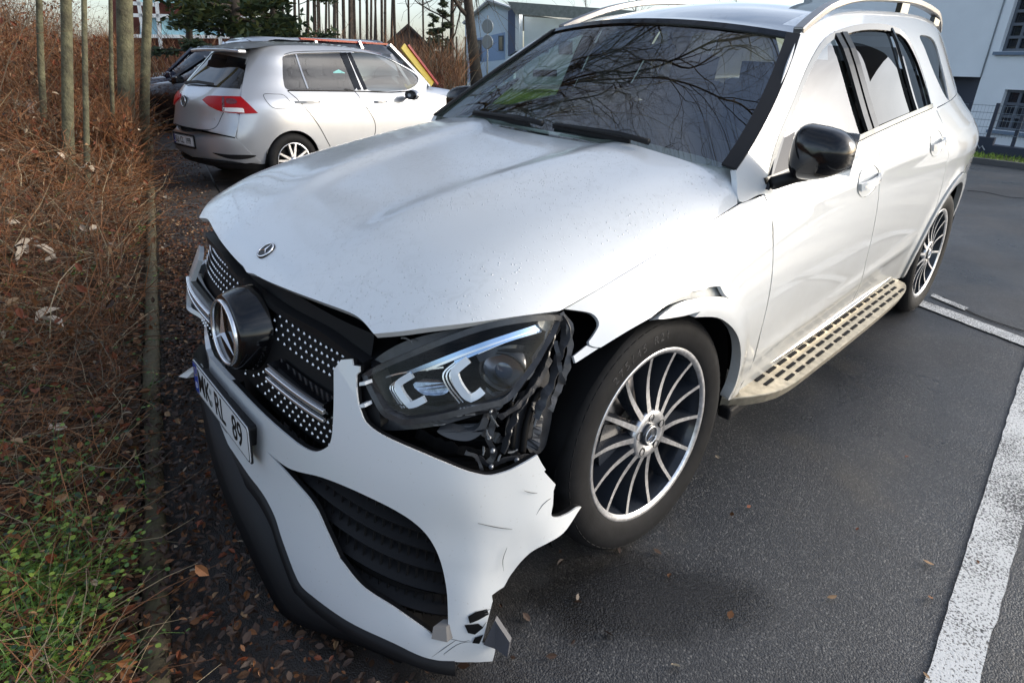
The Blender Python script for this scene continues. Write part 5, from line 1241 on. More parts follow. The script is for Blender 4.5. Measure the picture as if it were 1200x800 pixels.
# ---------------------------------------------------------------- ground
def node_mat(name):
    m = bpy.data.materials.new(name); m.use_nodes = True; t = m.node_tree; b = t.nodes['Principled BSDF']; N = t.nodes.new; K = t.links.new; return m, t, b, N, K
def asphalt():
    m, t, b, N, K = node_mat('asphalt'); co = N('ShaderNodeTexCoord')
    def noise_(sc, det=4, ro=.6, dist=0):
        n = N('ShaderNodeTexNoise'); n.inputs['Scale'].default_value = sc; n.inputs['Detail'].default_value = det; n.inputs['Roughness'].default_value = ro; n.inputs['Distortion'].default_value = dist; K(co.outputs['Object'], n.inputs['Vector']); return n.outputs['Fac']
    def mr(src, a, b_, c=0, d=1):
        n = N('ShaderNodeMapRange'); n.inputs['From Min'].default_value = a; n.inputs['From Max'].default_value = b_; n.inputs['To Min'].default_value = c; n.inputs['To Max'].default_value = d; K(src, n.inputs['Value']); return n.outputs[0]
    def mixc(f, a, b_):
        n = N('ShaderNodeMix'); n.data_type = 'RGBA'
        for s_, q in (('Factor', f), ('A', a), ('B', b_)):
            if isinstance(q, tuple): n.inputs[s_].default_value = (*q, 1)
            elif isinstance(q, (int, float)): n.inputs[s_].default_value = q
            else: K(q, n.inputs[s_])
        return n.outputs['Result']
    vo = N('ShaderNodeTexVoronoi'); vo.inputs['Scale'].default_value = 210; K(co.outputs['Object'], vo.inputs['Vector'])
    cs = N('ShaderNodeSeparateColor'); K(vo.outputs['Color'], cs.inputs[0])
    stone = mr(cs.outputs[0], .80, 1.0)
    c = mixc(mr(noise_(260, 2), .35, .7), (.024, .025, .028), (.092, .095, .100))
    c = mixc(stone, c, (.20, .195, .185))
    big = noise_(.55, 6, .6, .6); c = mixc(mr(big, .38, .60, 0, .62), c, (.020, .0205, .022)); c = mixc(mr(noise_(.23, 4, .6, .3), .50, .66, 0, .6), c, (.15, .15, .155))
    c = mixc(mr(noise_(1.7, 5, .7), .54, .70, 0, .5), c, (.105, .092, .074)); c = mixc(mr(noise_(11, 6, .75), .60, .72, 0, .5), c, (.016, .015, .014))
    # soaked patch that ran out from under the broken nose, with a noisy rim
    WC = wplane(745, 700); sp_ = N('ShaderNodeVectorMath'); sp_.operation = 'SUBTRACT'; K(co.outputs['Object'], sp_.inputs[0]); sp_.inputs[1].default_value = (WC.x, WC.y, 0)
    wr = N('ShaderNodeVectorRotate'); wr.rotation_type = 'Z_AXIS'; K(sp_.outputs[0], wr.inputs['Vector']); wr.inputs['Angle'].default_value = .75
    sc_ = N('ShaderNodeVectorMath'); sc_.operation = 'MULTIPLY'; K(wr.outputs[0], sc_.inputs[0]); sc_.inputs[1].default_value = (1/.16, 1/.36, 0)
    ln = N('ShaderNodeVectorMath'); ln.operation = 'LENGTH'; K(sc_.outputs[0], ln.inputs[0])
    ad2 = N('ShaderNodeMath'); ad2.operation = 'MULTIPLY_ADD'; K(noise_(5, 5, .6), ad2.inputs[0]); ad2.inputs[1].default_value = 1.1; K(ln.outputs['Value'], ad2.inputs[2])
    wetm = mr(ad2.outputs[0], 1.80, 1.25); rimm = mr(ad2.outputs[0], 1.95, 1.6)
    c = mixc(rimm, c, (.075, .068, .050)) if False else c
    wm2 = N('ShaderNodeMath'); wm2.operation = 'MULTIPLY'; K(wetm, wm2.inputs[0]); wm2.inputs[1].default_value = .78
    c = mixc(wm2.outputs[0], c, (.012, .011, .010))
    # earth and fine grit washed along the kerb side
    sxy = N('ShaderNodeSeparateXYZ'); K(co.outputs['Object'], sxy.inputs[0])
    kd = N('ShaderNodeMath'); kd.operation = 'MULTIPLY_ADD'; K(sxy.outputs['X'], kd.inputs[0]); kd.inputs[1].default_value = .2363; kd.inputs[2].default_value = 1.10*.9717+.41*.2363
    kd2 = N('ShaderNodeMath'); kd2.operation = 'MULTIPLY_ADD'; K(sxy.outputs['Y'], kd2.inputs[0]); kd2.inputs[1].default_value = .9717; K(kd.outputs[0], kd2.inputs[2])
    kd3 = N('ShaderNodeMath'); kd3.operation = 'MULTIPLY_ADD'; K(noise_(3, 6, .65), kd3.inputs[0]); kd3.inputs[1].default_value = 1.0; K(kd2.outputs[0], kd3.inputs[2])
    c = mixc(mr(kd3.outputs[0], 1.45, 1.05, 0, .85), c, (.022, .016, .011))
    K(c, b.inputs['Base Color'])
    # damp and dry areas
    ro = N('ShaderNodeMath'); ro.operation = 'MULTIPLY_ADD'; K(wetm, ro.inputs[0]); ro.inputs[1].default_value = -.25; K(mr(noise_(.9, 5, .6, .4), .38, .62, .26, .56), ro.inputs[2]); K(ro.outputs[0], b.inputs['Roughness'])
    bp_ = N('ShaderNodeBump'); bp_.inputs['Strength'].default_value = .5; bp_.inputs['Distance'].default_value = .0035
    hh = N('ShaderNodeMath'); hh.operation = 'MULTIPLY_ADD'; K(vo.outputs['Distance'], hh.inputs[0]); hh.inputs[1].default_value = -1.2; K(noise_(90, 3), hh.inputs[2])
    K(hh.outputs[0], bp_.inputs['Height']); K(bp_.outputs['Normal'], b.inputs['Normal']); return m
ASPH = asphalt()
KO = Vector((-.41, -1.10, 0)); KD = Vector((-.9717, .2363, 0)).normalized(); KN = Vector((-KD.y, KD.x, 0))*1.0     # kerb line, KN must point away from the lot
if KN.y > 0: KN = -KN
def kpt(s_, d, z=0): p = KO+KD*s_+KN*d; return Vector((p.x, p.y, z))
# fall of the land beyond the far edge
P1, P2_ = wplane(1132, 181), wplane(1200, 189)
fd = (P2_-P1); fd.z = 0; fd.normalize(); fn = Vector((-fd.y, fd.x, 0)); fn = fn if fn.y > 0 else -fn
def far_side(x, y):
    a = (Vector((x, y, 0))-P1).dot(fn)-.9; b = sstep(-9, -5.5, x)
    return -2.6*sstep(0, 6, a)*b if a > 0 else 0
gv = []; xs = [-400, -250, -150, -90, -60, -45]+[-35+2*k for k in range(0, 36)]+[40, 60, 90, 150, 300, 400]
ys = [-400, -200, -100, -50, -30, -20, -15]+[-12+1.0*k for k in range(0, 40)]+[30, 34, 40, 50, 65, 90, 140, 250, 500]
for y in ys:
    for x in xs: gv.append((x, y, far_side(x, y)))
nx = len(xs); g = MB().add(gv, [(j*nx+i, j*nx+i+1, (j+1)*nx+i+1, (j+1)*nx+i) for j in range(len(ys)-1) for i in range(nx-1)], True)
tag(g.build('parking_lot', ASPH), kind='structure')
# damp patch by the wheel
def flat(name, pts, z, m, kind='structure', smooth=True):
    P = [wplane(a, b) for a, b in [tuple(q) for q in (crom([tuple(p) for p in pts], True, 12) if smooth else [Vector(p) for p in pts])]]
    o = MB().add([(p.x, p.y, z) for p in P], [tuple(range(len(P)))]).build(name, m); return tag(o, kind=kind)
# paint
def paint():
    m, t, b, N, K = node_mat('line_paint'); co = N('ShaderNodeTexCoord'); n = N('ShaderNodeTexNoise'); n.inputs['Scale'].default_value = 150; n.inputs['Detail'].default_value = 5; n.inputs['Roughness'].default_value = .7; K(co.outputs['Object'], n.inputs['Vector'])
    n2 = N('ShaderNodeTexNoise'); n2.inputs['Scale'].default_value = 3; n2.inputs['Detail'].default_value = 4; K(co.outputs['Object'], n2.inputs['Vector'])
    ad = N('ShaderNodeMath'); ad.operation = 'MULTIPLY_ADD'; K(n2.outputs['Fac'], ad.inputs[0]); ad.inputs[1].default_value = .35; K(n.outputs['Fac'], ad.inputs[2])
    r = N('ShaderNodeMapRange'); r.inputs['From Min'].default_value = .625; r.inputs['From Max'].default_value = .665; K(ad.outputs[0], r.inputs['Value'])
    mx = N('ShaderNodeMix'); mx.data_type = 'RGBA'; mx.inputs['A'].default_value = (.05, .05, .05, 1); mx.inputs['B'].default_value = (.74, .74, .72, 1); K(r.outputs[0], mx.inputs['Factor']); K(mx.outputs['Result'], b.inputs['Base Color'])
    b.inputs['Roughness'].default_value = .6; bu = N('ShaderNodeBump'); bu.inputs['Strength'].default_value = .6; bu.inputs['Distance'].default_value = .004; K(ad.outputs[0], bu.inputs['Height']); K(bu.outputs['Normal'], b.inputs['Normal']); return m
PAINT = paint()
def strip(name, a0, a1, b0, b1, ext0=0, ext1=0, z=.008):
    p0, p1, q0, q1 = wplane(*a0), wplane(*a1), wplane(*b0), wplane(*b1); n = 160
    A0_, A1_ = p0+(p0-p1)*ext0, p1+(p1-p0)*ext1; B0, B1 = q0+(q0-q1)*ext0, q1+(q1-q0)*ext1; vs = []
    for k in range(n+1):
        for p in (A0_.lerp(A1_, k/n), B0.lerp(B1, k/n)): j = .005*noise.noise(Vector((p.x*14, p.y*14, 3))); vs.append((p.x+j, p.y+j, z))
    tag(MB().add(vs, [(2*k, 2*k+1, 2*k+3, 2*k+2) for k in range(n)]).build(name, PAINT), kind='structure')
strip('bay_line', (1083, 800), (1200, 428), (1147, 800), (1225, 520), .4, 1.2)
strip('bay_line', (1082, 353), (1200, 397), (1076, 359), (1200, 407), .9, 2.0)
strip('bay_line', (1093, 345), (1134, 362), (1090, 348), (1130, 365), 0, 0, .0085)
for cr_ in ([(1106, 349), (1130, 363), (1160, 376), (1200, 389)], [(1133, 224), (1150, 225), (1180, 231), (1200, 233)]):
    P = [wplane(a, b) for a, b in cr_]; P = crom([(p.x, p.y, .006) for p in P], False, .12); P = [p+Vector((.02*noise.noise(p*6), .02*noise.noise(p*6+Vector((5, 5, 5))), 0)) for p in P]
    tag(MB().ribbon(P, .009, .004).build('crack', mat('crack_filling', (.012, .012, .012), .8)), kind='structure')
# slabs beside the kerb
slabm = mat('old_concrete_slab', (.075, .066, .060), .75, var=.45, vscale=6, bump=.5, bscale=60, bdist=.004)
pave = thing('slab_path', 'old dark concrete slabs with open joints along the kerb behind the hatchback', 'paving')
sm = MB().box((0, 0, 0), (.97, .58, .05)); sme = sm.mesh('slab', slabm)
for i in range(14):
    for j in range(2):
        p = kpt(1.5+i*1.0, -.36-.60*j, -.012+random.uniform(-.003, .004)); o = bpy.data.objects.new('slab', sme); link(o, pave, Matrix.Translation(p) @ Matrix.Rotation(math.atan2(KD.y, KD.x)+random.uniform(-.01, .01), 4, 'Z'))
# kerb stones
kerbm = mat('mossy_kerb', (.22, .17, .105), .85, var=.5, vscale=9, bump=.9, bscale=40, bdist=.01, vcol=(.12, .11, .06))
kerb = thing('kerb', 'weathered tan kerb with moss edging the leaf-covered bank', 'kerb')
kms = []
for q in range(3):
    kb = MB(); vs = []
    for k in range(9):
        x = -.49+.98*k/8
        for (y, z) in ((-.028, -.1), (-.028, .065), (-.018, .085), (.024, .085), (.035, .06), (.035, -.1)):
            n_ = noise.noise(Vector((x*5+q*9, y*20, z*20)))*.010; vs.append((x, y+n_, z+n_*.8))
    kb.add(vs, [(k*6+i, k*6+(i+1) % 6, (k+1)*6+(i+1) % 6, (k+1)*6+i) for k in range(8) for i in range(6)]+[tuple(range(6)), tuple(range(48, 54))], True); kms.append(kb.mesh('kerb_stone', kerbm))
for i in range(-1, 26):
    link(bpy.data.objects.new('kerb_stone', kms[i % 3]), kerb, Matrix.Translation(kpt(i, 0, random.uniform(-.008, .008)-(.035 if i < 1 else 0))) @ Matrix.Rotation(math.atan2(KD.y, KD.x)+random.uniform(-.012, .012), 4, 'Z'))
# ---------------------------------------------------------------- bank with scrub
def bank_h(s_, d):
    g = sstep(-2, 9, s_); return .05+min(.95, .10*d+.16*max(0, d-.5)*g)+.05*noise.noise(Vector((s_*.8, d*.8, 0)))
soil = mat('leaf_mould', (.045, .030, .018), .95, var=.6, vscale=14, bump=1, bscale=30, bdist=.03, vcol=(.11, .062, .03))
bs = [-3+.5*k for k in range(0, 80)]; bd_ = [.04, .15, .3, .5]+[.8+.4*k for k in range(0, 30)]+[14, 18, 25, 40, 80]
vs = []
for d in bd_:
    for s_ in bs: vs.append(kpt(s_, d, bank_h(s_, d)))
n_ = len(bs); tag(MB().add(vs, [(j*n_+i, j*n_+i+1, (j+1)*n_+i+1, (j+1)*n_+i) for j in range(len(bd_)-1) for i in range(n_-1)], True).build('bank', soil), kind='structure')
LEAFM = [mat('dead_leaf_brown', (.20, .085, .032), .6), mat('dead_leaf_tan', (.34, .21, .11), .6), mat('dead_leaf_dark', (.055, .030, .018), .5), mat('dead_leaf_pale', (.50, .40, .28), .65), mat('dead_leaf_red', (.20, .055, .022), .6)]
def add_leaf(mb, p, L_, az, tilt, curl, mi, roll=0):
    """a pointed, folded leaf: 8 vertices"""
    M = Matrix.Rotation(az, 3, 'Z') @ Matrix.Rotation(tilt, 3, 'Y') @ Matrix.Rotation(roll, 3, 'X'); w_ = L_*random.uniform(.22, .34)
    pts = [(-.5, 0, 0), (-.2, .8, curl*.5), (.15, .9, curl*.3), (.5, 0, -curl*.4), (.15, -.9, curl*.4), (-.2, -.8, curl*.6), (0, 0, -curl*.15)]
    vs = [p+M @ Vector((a*L_, b*w_, c*L_)) for a, b, c in pts]
    mb.add(vs, [(0, 1, 6), (1, 2, 6), (2, 3, 6), (3, 4, 6), (4, 5, 6), (5, 0, 6)], False, mi)
rng_ = random.Random(11)
def litter(name, n, fn, label=None):
    mb = MB()
    for _ in range(n):
        r = fn()
        if r is None: continue
        p, L_, mi = r; add_leaf(mb, p, L_, rng_.uniform(0, 6.28), rng_.gauss(0, .35), rng_.uniform(-.1, .4), mi, rng_.gauss(0, .4))
    o = mb.build(name, LEAFM); tag(o, label, 'leaves' if label else None, kind='stuff'); return o
wchoice = lambda ws: rng_.choices(range(5), ws)[0]
def f1():
    s_ = rng_.uniform(-1.8, 9)**1 if rng_.random() < .6 else rng_.uniform(-1.8, 3); d = -abs(rng_.gauss(0, .38)) if rng_.random() < .85 else rng_.uniform(-1.5, 0)
    if s_ > 4 and rng_.random() < .55: return None
    if d < -.55 and rng_.random() < .75: return None
    if s_ < .6 and rng_.random() < .45: return None
    return kpt(s_, d-.05+(.12 if s_ < .7 else 0), .012+rng_.random()*(.045 if s_ > .7 else .08)*math.exp(-(d/.4)**2)), rng_.uniform(.012, .034), wchoice((5, 2.2, 8, .35, 1.2) if s_ > 1.6 else (1.6, .35, 12, .05, .5))  # darker leaf mix near the nose paints in the car's shadow
litter('leaf_litter', 30000, f1, 'brown dead leaves drifted between the kerb and the cars')
def f2():
    s_ = rng_.uniform(-2.2, 12) if rng_.random() < .5 else rng_.uniform(-2.2, 2.5); d = rng_.random()**1.4*6+.05
    return kpt(s_, d, bank_h(s_, d)+rng_.random()*.06), rng_.uniform(.016, .045), wchoice((5, 2.0, 7, .4, 2.2))
litter('bank_leaves', 22000, f2, 'dead leaves lying under the scrub on the bank')
def f4():      # a few leaves blown over the asphalt
    p = wplane(rng_.uniform(250, 1200), rng_.uniform(420, 800)); return Vector((p.x, p.y, .012)), rng_.uniform(.015, .035), wchoice((3, 3, 2, .6, 2))
litter('scattered_leaves', 34, f4, 'odd leaves scattered over the asphalt')
# twigs
TWM = [mat('twig_brown', (.15, .070, .034), .7), mat('twig_red', (.27, .115, .045), .65), mat('twig_grey', (.20, .16, .11), .8), mat('twig_straw', (.42, .33, .20), .8)]
def twig(mb, p, d, L_, r_, seg=4, mi=0, grav=.25, wig=.25):
    vs = []; q = p.copy(); d = d.normalized(); pts = [q.copy()]
    for k in range(seg):
        q = q+d*(L_/seg); pts.append(q.copy()); d = (d+Vector((rng_.gauss(0, wig), rng_.gauss(0, wig), rng_.gauss(0, wig)-grav/seg))).normalized()
    a = d.orthogonal().normalized(); b = d.cross(a)
    for i, t in enumerate(pts):
        rr = r_*(1-.75*i/seg)
        for k in range(3): an = 2.094*k; vs.append(t+(a*math.cos(an)+b*math.sin(an))*rr)
    mb.add(vs, [(i*3+k, i*3+(k+1) % 3, (i+1)*3+(k+1) % 3, (i+1)*3+k) for i in range(seg) for k in range(3)], False, mi); return pts
def brush_top(s_, d):
    """height of the scrub above the bank"""
    return lerp(.16, .62, sstep(-1, 6, s_))*(.55+.45*sstep(.0, .7, d))+.10*noise.noise(Vector((s_*1.3, d*1.3, 7)))
tw = MB(); tl_ = MB()
def scrub(n, smin, smax, dmax, lmul, rmul):
    for _ in range(n):
        s_ = rng_.uniform(smin, smax); d = .10+rng_.random()**1.2*dmax; h = brush_top(s_, d); z = bank_h(s_, d); p = kpt(s_, d, z+rng_.random()*h*.85)
        dr = Vector((rng_.gauss(0, 1), rng_.gauss(0, 1), rng_.gauss(.35, .55))); pts = twig(tw, p, dr, rng_.uniform(.12, .42)*lmul, rng_.uniform(.0011, .0026)*rmul, 3, rng_.choices((0, 1, 2, 3), (4.5, 4.2, 2.2, 1.1))[0])
        if rng_.random() < .40:
            q = pts[rng_.randint(1, 3)]; add_leaf(tl_, q, rng_.uniform(.02, .05)*lmul**.5, rng_.uniform(0, 6.28), rng_.gauss(0, .8), .3, wchoice((6, 2.0, 3, .35, 3.5)), rng_.gauss(0, .8))
scrub(9000, -2.2, 1.5, 2.2, .85, 1.0); scrub(11000, 1, 6, 4, 1.5, 1.6); scrub(9000, 5, 14, 5, 2.2, 2.8); scrub(3000, 12, 30, 6, 3, 5)
for _ in range(520):
    s_ = rng_.uniform(.9, 8); d = rng_.random()**.8*3+.35; p = kpt(s_, d, bank_h(s_, d)+rng_.random()*.2)
    a = rng_.uniform(0, 6.28); twig(tw, p, Vector((math.cos(a), math.sin(a), rng_.uniform(.2, 1.1))), rng_.uniform(.5, 1.3), rng_.uniform(.002, .0045), 7, rng_.choices((0, 1, 2, 3), (3, 4, 3, 1.2))[0], 1.3, .12)
o = tw.build('scrub_twigs', TWM); tag(o, 'dense tangle of red-brown twigs and brambles on the bank', 'scrub', kind='stuff')
th_ = MB()
for _ in range(7000):
    s_ = rng_.uniform(3, 26); d = rng_.uniform(1.6, 9); p = kpt(s_, d, bank_h(s_, d)); L_ = rng_.uniform(.9, 2.6)*sstep(1, 8, s_+d)
    pts = twig(th_, p, Vector((rng_.gauss(0, .35), rng_.gauss(0, .35), 1)), L_+.3, rng_.uniform(.003, .008), 5, rng_.choices((0, 1, 2), (5, 3, 2))[0], -.1, .16)
    for q in pts[2:]:
        if rng_.random() < .7: twig(th_, q, Vector((rng_.gauss(0, 1), rng_.gauss(0, 1), .4)), rng_.uniform(.25, .7), .0025, 3, rng_.choices((0, 1, 2), (4, 4, 1))[0])
        if rng_.random() < .8: add_leaf(tl_, q+Vector((rng_.gauss(0, .15), rng_.gauss(0, .15), rng_.gauss(0, .1))), rng_.uniform(.04, .08), rng_.uniform(0, 6.28), rng_.gauss(0, 1), .3, wchoice((7, 2, 2, .1, 4)), rng_.gauss(0, 1))
tag(th_.build('thicket', TWM), 'tall brown thicket of saplings filling the back of the bank', 'thicket', kind='stuff')
o = tl_.build('scrub_leaves', LEAFM); tag(o, 'withered leaves caught in the brambles', 'leaves', kind='stuff')
# clipped hedge, farther along the kerb
hg = MB(); hl_ = MB()
for _ in range(15000):
    s_ = 5.2+rng_.random()**1.3*16; u = rng_.random(); d = .05+abs(rng_.gauss(0, .35)) if u < .6 else rng_.uniform(.05, 3.0); top = lerp(.75, 1.62, sstep(5, 9, s_)); z = rng_.random()**.8*top
    p = kpt(s_, d, z); twig(hg, p, Vector((rng_.gauss(0, .7), rng_.gauss(0, .7), 1)), rng_.uniform(.15, .4), rng_.uniform(.002, .004), 2, rng_.choices((0, 1, 2), (4, 5, 1))[0])
    add_leaf(hl_, p+Vector((0, 0, .05)), rng_.uniform(.04, .075), rng_.uniform(0, 6.28), rng_.gauss(0, 1), .3, wchoice((7, 2, 3, .1, 5)), rng_.gauss(0, 1))
hedge = thing('hedge', 'clipped russet hedge standing beyond the scrub beside the tree trunks', 'hedge', kpt(12, 1, 0))
for nm, q, m in (('twigs', hg, TWM), ('foliage', hl_, LEAFM)): q.tf(Matrix.Translation(-hedge.location)); oo = q.build(nm, m, hedge)
# big pale withered leaves and litter seen on the bank
def on_bank(px, py, lift=.1):
    d = wray(px, py); t = .4
    while t < 30:
        p = CP+d*t; q = p-KO; s_ = q.dot(KD); dd = q.dot(KN)
        if dd > 0 and p.z < bank_h(s_, dd)+brush_top(s_, dd)*.8+lift*0: return p
        if dd <= 0 and p.z < 0: return p
        t += .02
    return wplane(px, py)
PALE = mat('pale_withered_leaf', (.62, .52, .40), .7, var=.3, vscale=20); pale_n = 0
for px, py, sz, kind in ((45, 130, 26, 0), (35, 122, 18, 0), (33, 290, 26, 0), (40, 300, 24, 0), (62, 300, 16, 0), (56, 373, 30, 0), (95, 268, 16, 0), (12, 258, 18, 0), (128, 290, 12, 0), (70, 500, 14, 0), (110, 105, 16, 0), (140, 82, 12, 0), (92, 165, 14, 0), (65, 190, 16, 0), (105, 198, 14, 0), (30, 170, 12, 0), (120, 130, 10, 0), (20, 62, 14, 0), (85, 50, 8, 0), (150, 165, 9, 0)):
    p = on_bank(px, py); dist = (p-CP).length; L_ = sz*dist/FPX
    mb = MB()
    for q in range(rng_.randint(2, 4)): add_leaf(mb, Vector((rng_.gauss(0, .25), rng_.gauss(0, .25), rng_.gauss(0, .15)))*L_, L_*rng_.uniform(.55, .9), rng_.uniform(0, 6.28), rng_.gauss(0, .5), .35, 0, rng_.gauss(0, .6))
    o = mb.build('withered_leaf', PALE); o.location = p+Vector((0, 0, .01)); tag(o, 'pale curled withered leaf caught in the brown brambles', 'leaf', 'pale withered leaves in the brambles')
# fresh green ground cover, lower left
GRM = [mat('green_leaf', (.085, .17, .030), .45), mat('yellow_green_leaf', (.20, .28, .04), .45), mat('dark_ivy_leaf', (.020, .050, .018), .35)]
gm_ = MB()
def sprig(px, py, n, L_, w=(2, 3, 1)):
    p = on_bank(px, py)
    d = Vector((rng_.gauss(0, 1), rng_.gauss(0, 1), rng_.uniform(.2, .8)))
    pts = twig(gm_, p-Vector((0, 0, .03)), d, .05+.022*n, .0016, 5, 0, .3, .2)
    for k in range(n):
        q = pts[k % 6]+Vector((rng_.gauss(0, .008), rng_.gauss(0, .008), rng_.gauss(0, .006)))
        r = L_*rng_.uniform(.7, 1.2); M = Matrix.Rotation(rng_.uniform(0, 6.28), 3, 'Z') @ Matrix.Rotation(rng_.gauss(0, .5), 3, 'X'); mi = rng_.choices((0, 1, 2), w)[0]
        gm_.add([q+M @ Vector((r*x, r*y, r*z)) for x, y, z in ((0, 0, 0), (.35, .4, .05), (.9, .42, .02), (1.25, 0, -.05), (.9, -.42, .02), (.35, -.4, .05))], [(0, 1, 2, 3), (0, 3, 4, 5)], False, mi)
for _ in range(150):
    px, py = rng_.uniform(-10, 110), rng_.triangular(600, 800, 790); sprig(px, py, rng_.randint(4, 9), .011, (3, 2.5, 3))
for _ in range(60): sprig(rng_.uniform(0, 90), rng_.uniform(630, 700), 8, .014, (1, 5, 0))
for _ in range(26): sprig(rng_.uniform(60, 110), rng_.uniform(650, 700), 8, .013, (2, 4, 0))
for px, py in ((84, 548), (88, 540), (80, 545), (76, 315), (88, 312), (98, 314), (118, 340), (165, 262), (148, 270), (160, 280), (175, 330), (178, 395), (172, 355), (150, 365), (40, 350), (20, 510), (120, 560), (130, 640)): sprig(px, py, 9, .016, (4, 3, 1))
for _ in range(90): sprig(rng_.uniform(0, 185), rng_.uniform(200, 640), 5, .014, (4, 1, 3))
tag(gm_.build('green_shoots', GRM), 'fresh green shoots and ivy growing through the leaves at the foot of the bank', 'plants', kind='stuff')
# ---------------------------------------------------------------- trees
BARK = mat('bark_grey_green', (.14, .125, .085), .9, var=.5, vscale=7, bump=1, bscale=25, bdist=.02, vcol=(.20, .19, .11)); BARK2 = mat('bark_dark', (.075, .060, .048), .9, var=.4, vscale=10)
def grow(mb, p, d, L_, r_, lvl, rr, spread=.55, wig=.12, up=.1, nch=(2, 4), taper=.62, n=6):
    seg = max(2, int(3+lvl)); pts = [p.copy()]; rs = [r_]; q = p.copy()
    for k in range(seg):
        d = (d+Vector((rr.gauss(0, wig), rr.gauss(0, wig), rr.gauss(0, wig)+up*.3))).normalized(); q = q+d*(L_/seg); pts.append(q.copy()); rs.append(lerp(r_, r_*taper, (k+1)/seg))
    mb.tube(pts, rs, max(3, n), cap=False)
    if lvl <= 0: return
    for c in range(rr.randint(*nch)):
        k = rr.randint(max(1, seg//2), seg); a = rr.uniform(0, 6.28); o = d.orthogonal().normalized(); o = Matrix.Rotation(a, 3, d) @ o
        nd = (d+o*rr.uniform(spread*.6, spread*1.5)+Vector((0, 0, up))).normalized()
        grow(mb, pts[k], nd, L_*rr.uniform(.55, .85), rs[k]*rr.uniform(.5, .72), lvl-1, rr, spread, wig*1.15, up, nch, taper, max(3, n-1))
    grow(mb, pts[-1], d, L_*rr.uniform(.6, .85), rs[-1]*.9, lvl-1, rr, spread, wig*1.1, up, nch, taper, max(3, n-1))
def bare_tree_meshes(seed, H, r_, lvl, lean=(0, 0), spread=.55, nbranch=9, first=.3, bark=BARK, up=.12, bl=.35, nch=(2, 3)):
    rr = random.Random(seed); tr = MB(); br = MB(); pts = []; rs = []; n = 12
    for k in range(n+1):
        t = k/n; pts.append(Vector((lean[0]*t+.04*H*.1*noise.noise(Vector((t*3, seed, 0))), lean[1]*t+.04*H*.1*noise.noise(Vector((t*3, seed, 5))), H*t))); rs.append(r_*(1.25 if k == 0 else 1)*(1-.80*t))
    tr.tube(pts, rs, 12, cap=False)
    for c in range(nbranch):
        t = first+(1-first)*(c+rr.random())/nbranch; k = min(n-1, int(t*n)); p = pts[k].lerp(pts[k+1], t*n-k); a = rr.uniform(0, 6.28)
        grow(br, p, Vector((math.cos(a), math.sin(a), rr.uniform(.25, 1.1))), H*bl*(1.15-t)*rr.uniform(.8, 1.2)+.4, rs[k]*rr.uniform(.35, .6), lvl, rr, spread, .13, up, nch)
    return tr.mesh('trunk', bark), br.mesh('branches', bark)
def tree(name, label, meshes, loc, rz=0, group=None, sc=1):
    t = thing(name, label, 'tree', loc, rz, group); t.scale = (sc, sc, sc)
    d0 = math.hypot(loc[0]-CP.x, loc[1]-CP.y); px_, py_ = project(Vector((loc[0], loc[1], 1.4)))
    a_, b_ = wdist(px_, 75, d0), wdist(px_, -60, d0); sl_ = Vector(((b_.x-a_.x)/(b_.z-a_.z), (b_.y-a_.y)/(b_.z-a_.z)))*.8 if 0 < px_ < 700 else Vector((0, 0))
    t.rotation_mode = 'QUATERNION'; t.rotation_quaternion = Vector((0, 0, 1)).rotation_difference(Vector((sl_.x, sl_.y, 1))) @ Matrix.Rotation(rz, 3, 'Z').to_quaternion()
    for nm, me in zip(('trunk', 'crown'), meshes): link(bpy.data.objects.new(nm, me), t)
    return t
tk = lambda px, py, dist: (lambda p: Vector((p.x, p.y, 0)))(wdist(px, py, dist))
BT = tk(123, 100, 8.6); rrb = random.Random(77); btr = MB(); bbr = MB()
_p = [Vector((.02*math.sin(k), .03*k/3, .55*k)) for k in range(11)]; btr.tube(_p, [.105 if k == 0 else .092-.003*k for k in range(11)], 14, cap=False)
for tg, r0 in (((-5.2, 1.9, 6.8), .05), ((-4.2, 3.4, 8.2), .055), ((-2.2, 2.0, 8.8), .06), ((-.6, 3.0, 9.6), .05), ((-6.6, 3.4, 6.2), .04), ((-3.0, .6, 7.6), .045), ((-1.6, 4.6, 8.8), .045), ((-7.4, 3.0, 4.6), .035), ((-3.6, 2.6, 7.0), .045), ((.2, 1.6, 9.4), .04), ((-9, -2, 8), .05), ((-6, -3, 8), .05)):
    a_ = _p[rrb.randint(6, 10)]; e_ = Vector(tg)-BT; n_ = 9; prev = []
    for k in range(n_+1):
        t = k/n_; q = a_.lerp(e_, t)+Vector((0, 0, .9*math.sin(math.pi*t)))+Vector((rrb.gauss(0, .16), rrb.gauss(0, .16), rrb.gauss(0, .12)))*(1 if 0 < k else 0); prev.append(q)
    prev = crom(prev, False, .25); m_ = len(prev); bbr.tube(prev, [1.35*r0*(1-.72*k/(m_-1)) for k in range(m_)], 7, cap=False)
    for c in range(15):
        k = int(m_*(.2+.78*(c+rrb.random())/15)); k = min(m_-1, k); d0 = (prev[k]-prev[k-1]).normalized(); o_ = Matrix.Rotation(rrb.uniform(0, 6.28), 3, d0) @ d0.orthogonal().normalized()
        grow(bbr, prev[k], (d0+o_*rrb.uniform(.5, 1.3)).normalized(), rrb.uniform(.9, 1.9), r0*(1-.7*k/m_)*.62, 3, rrb, .75, .22, .02, (2, 3), .6, 5)
tree('bare_tree', 'thick mottled grey-green trunk rising from the scrub on the bank', (btr.mesh('trunk', BARK), bbr.mesh('branches', BARK2)), BT)
tree('bare_tree', 'second pale-barked trunk standing just right of the thick one', bare_tree_meshes(5, 12, .062, 4, (.2, .6), nbranch=10), tk(146, 95, 9.8))
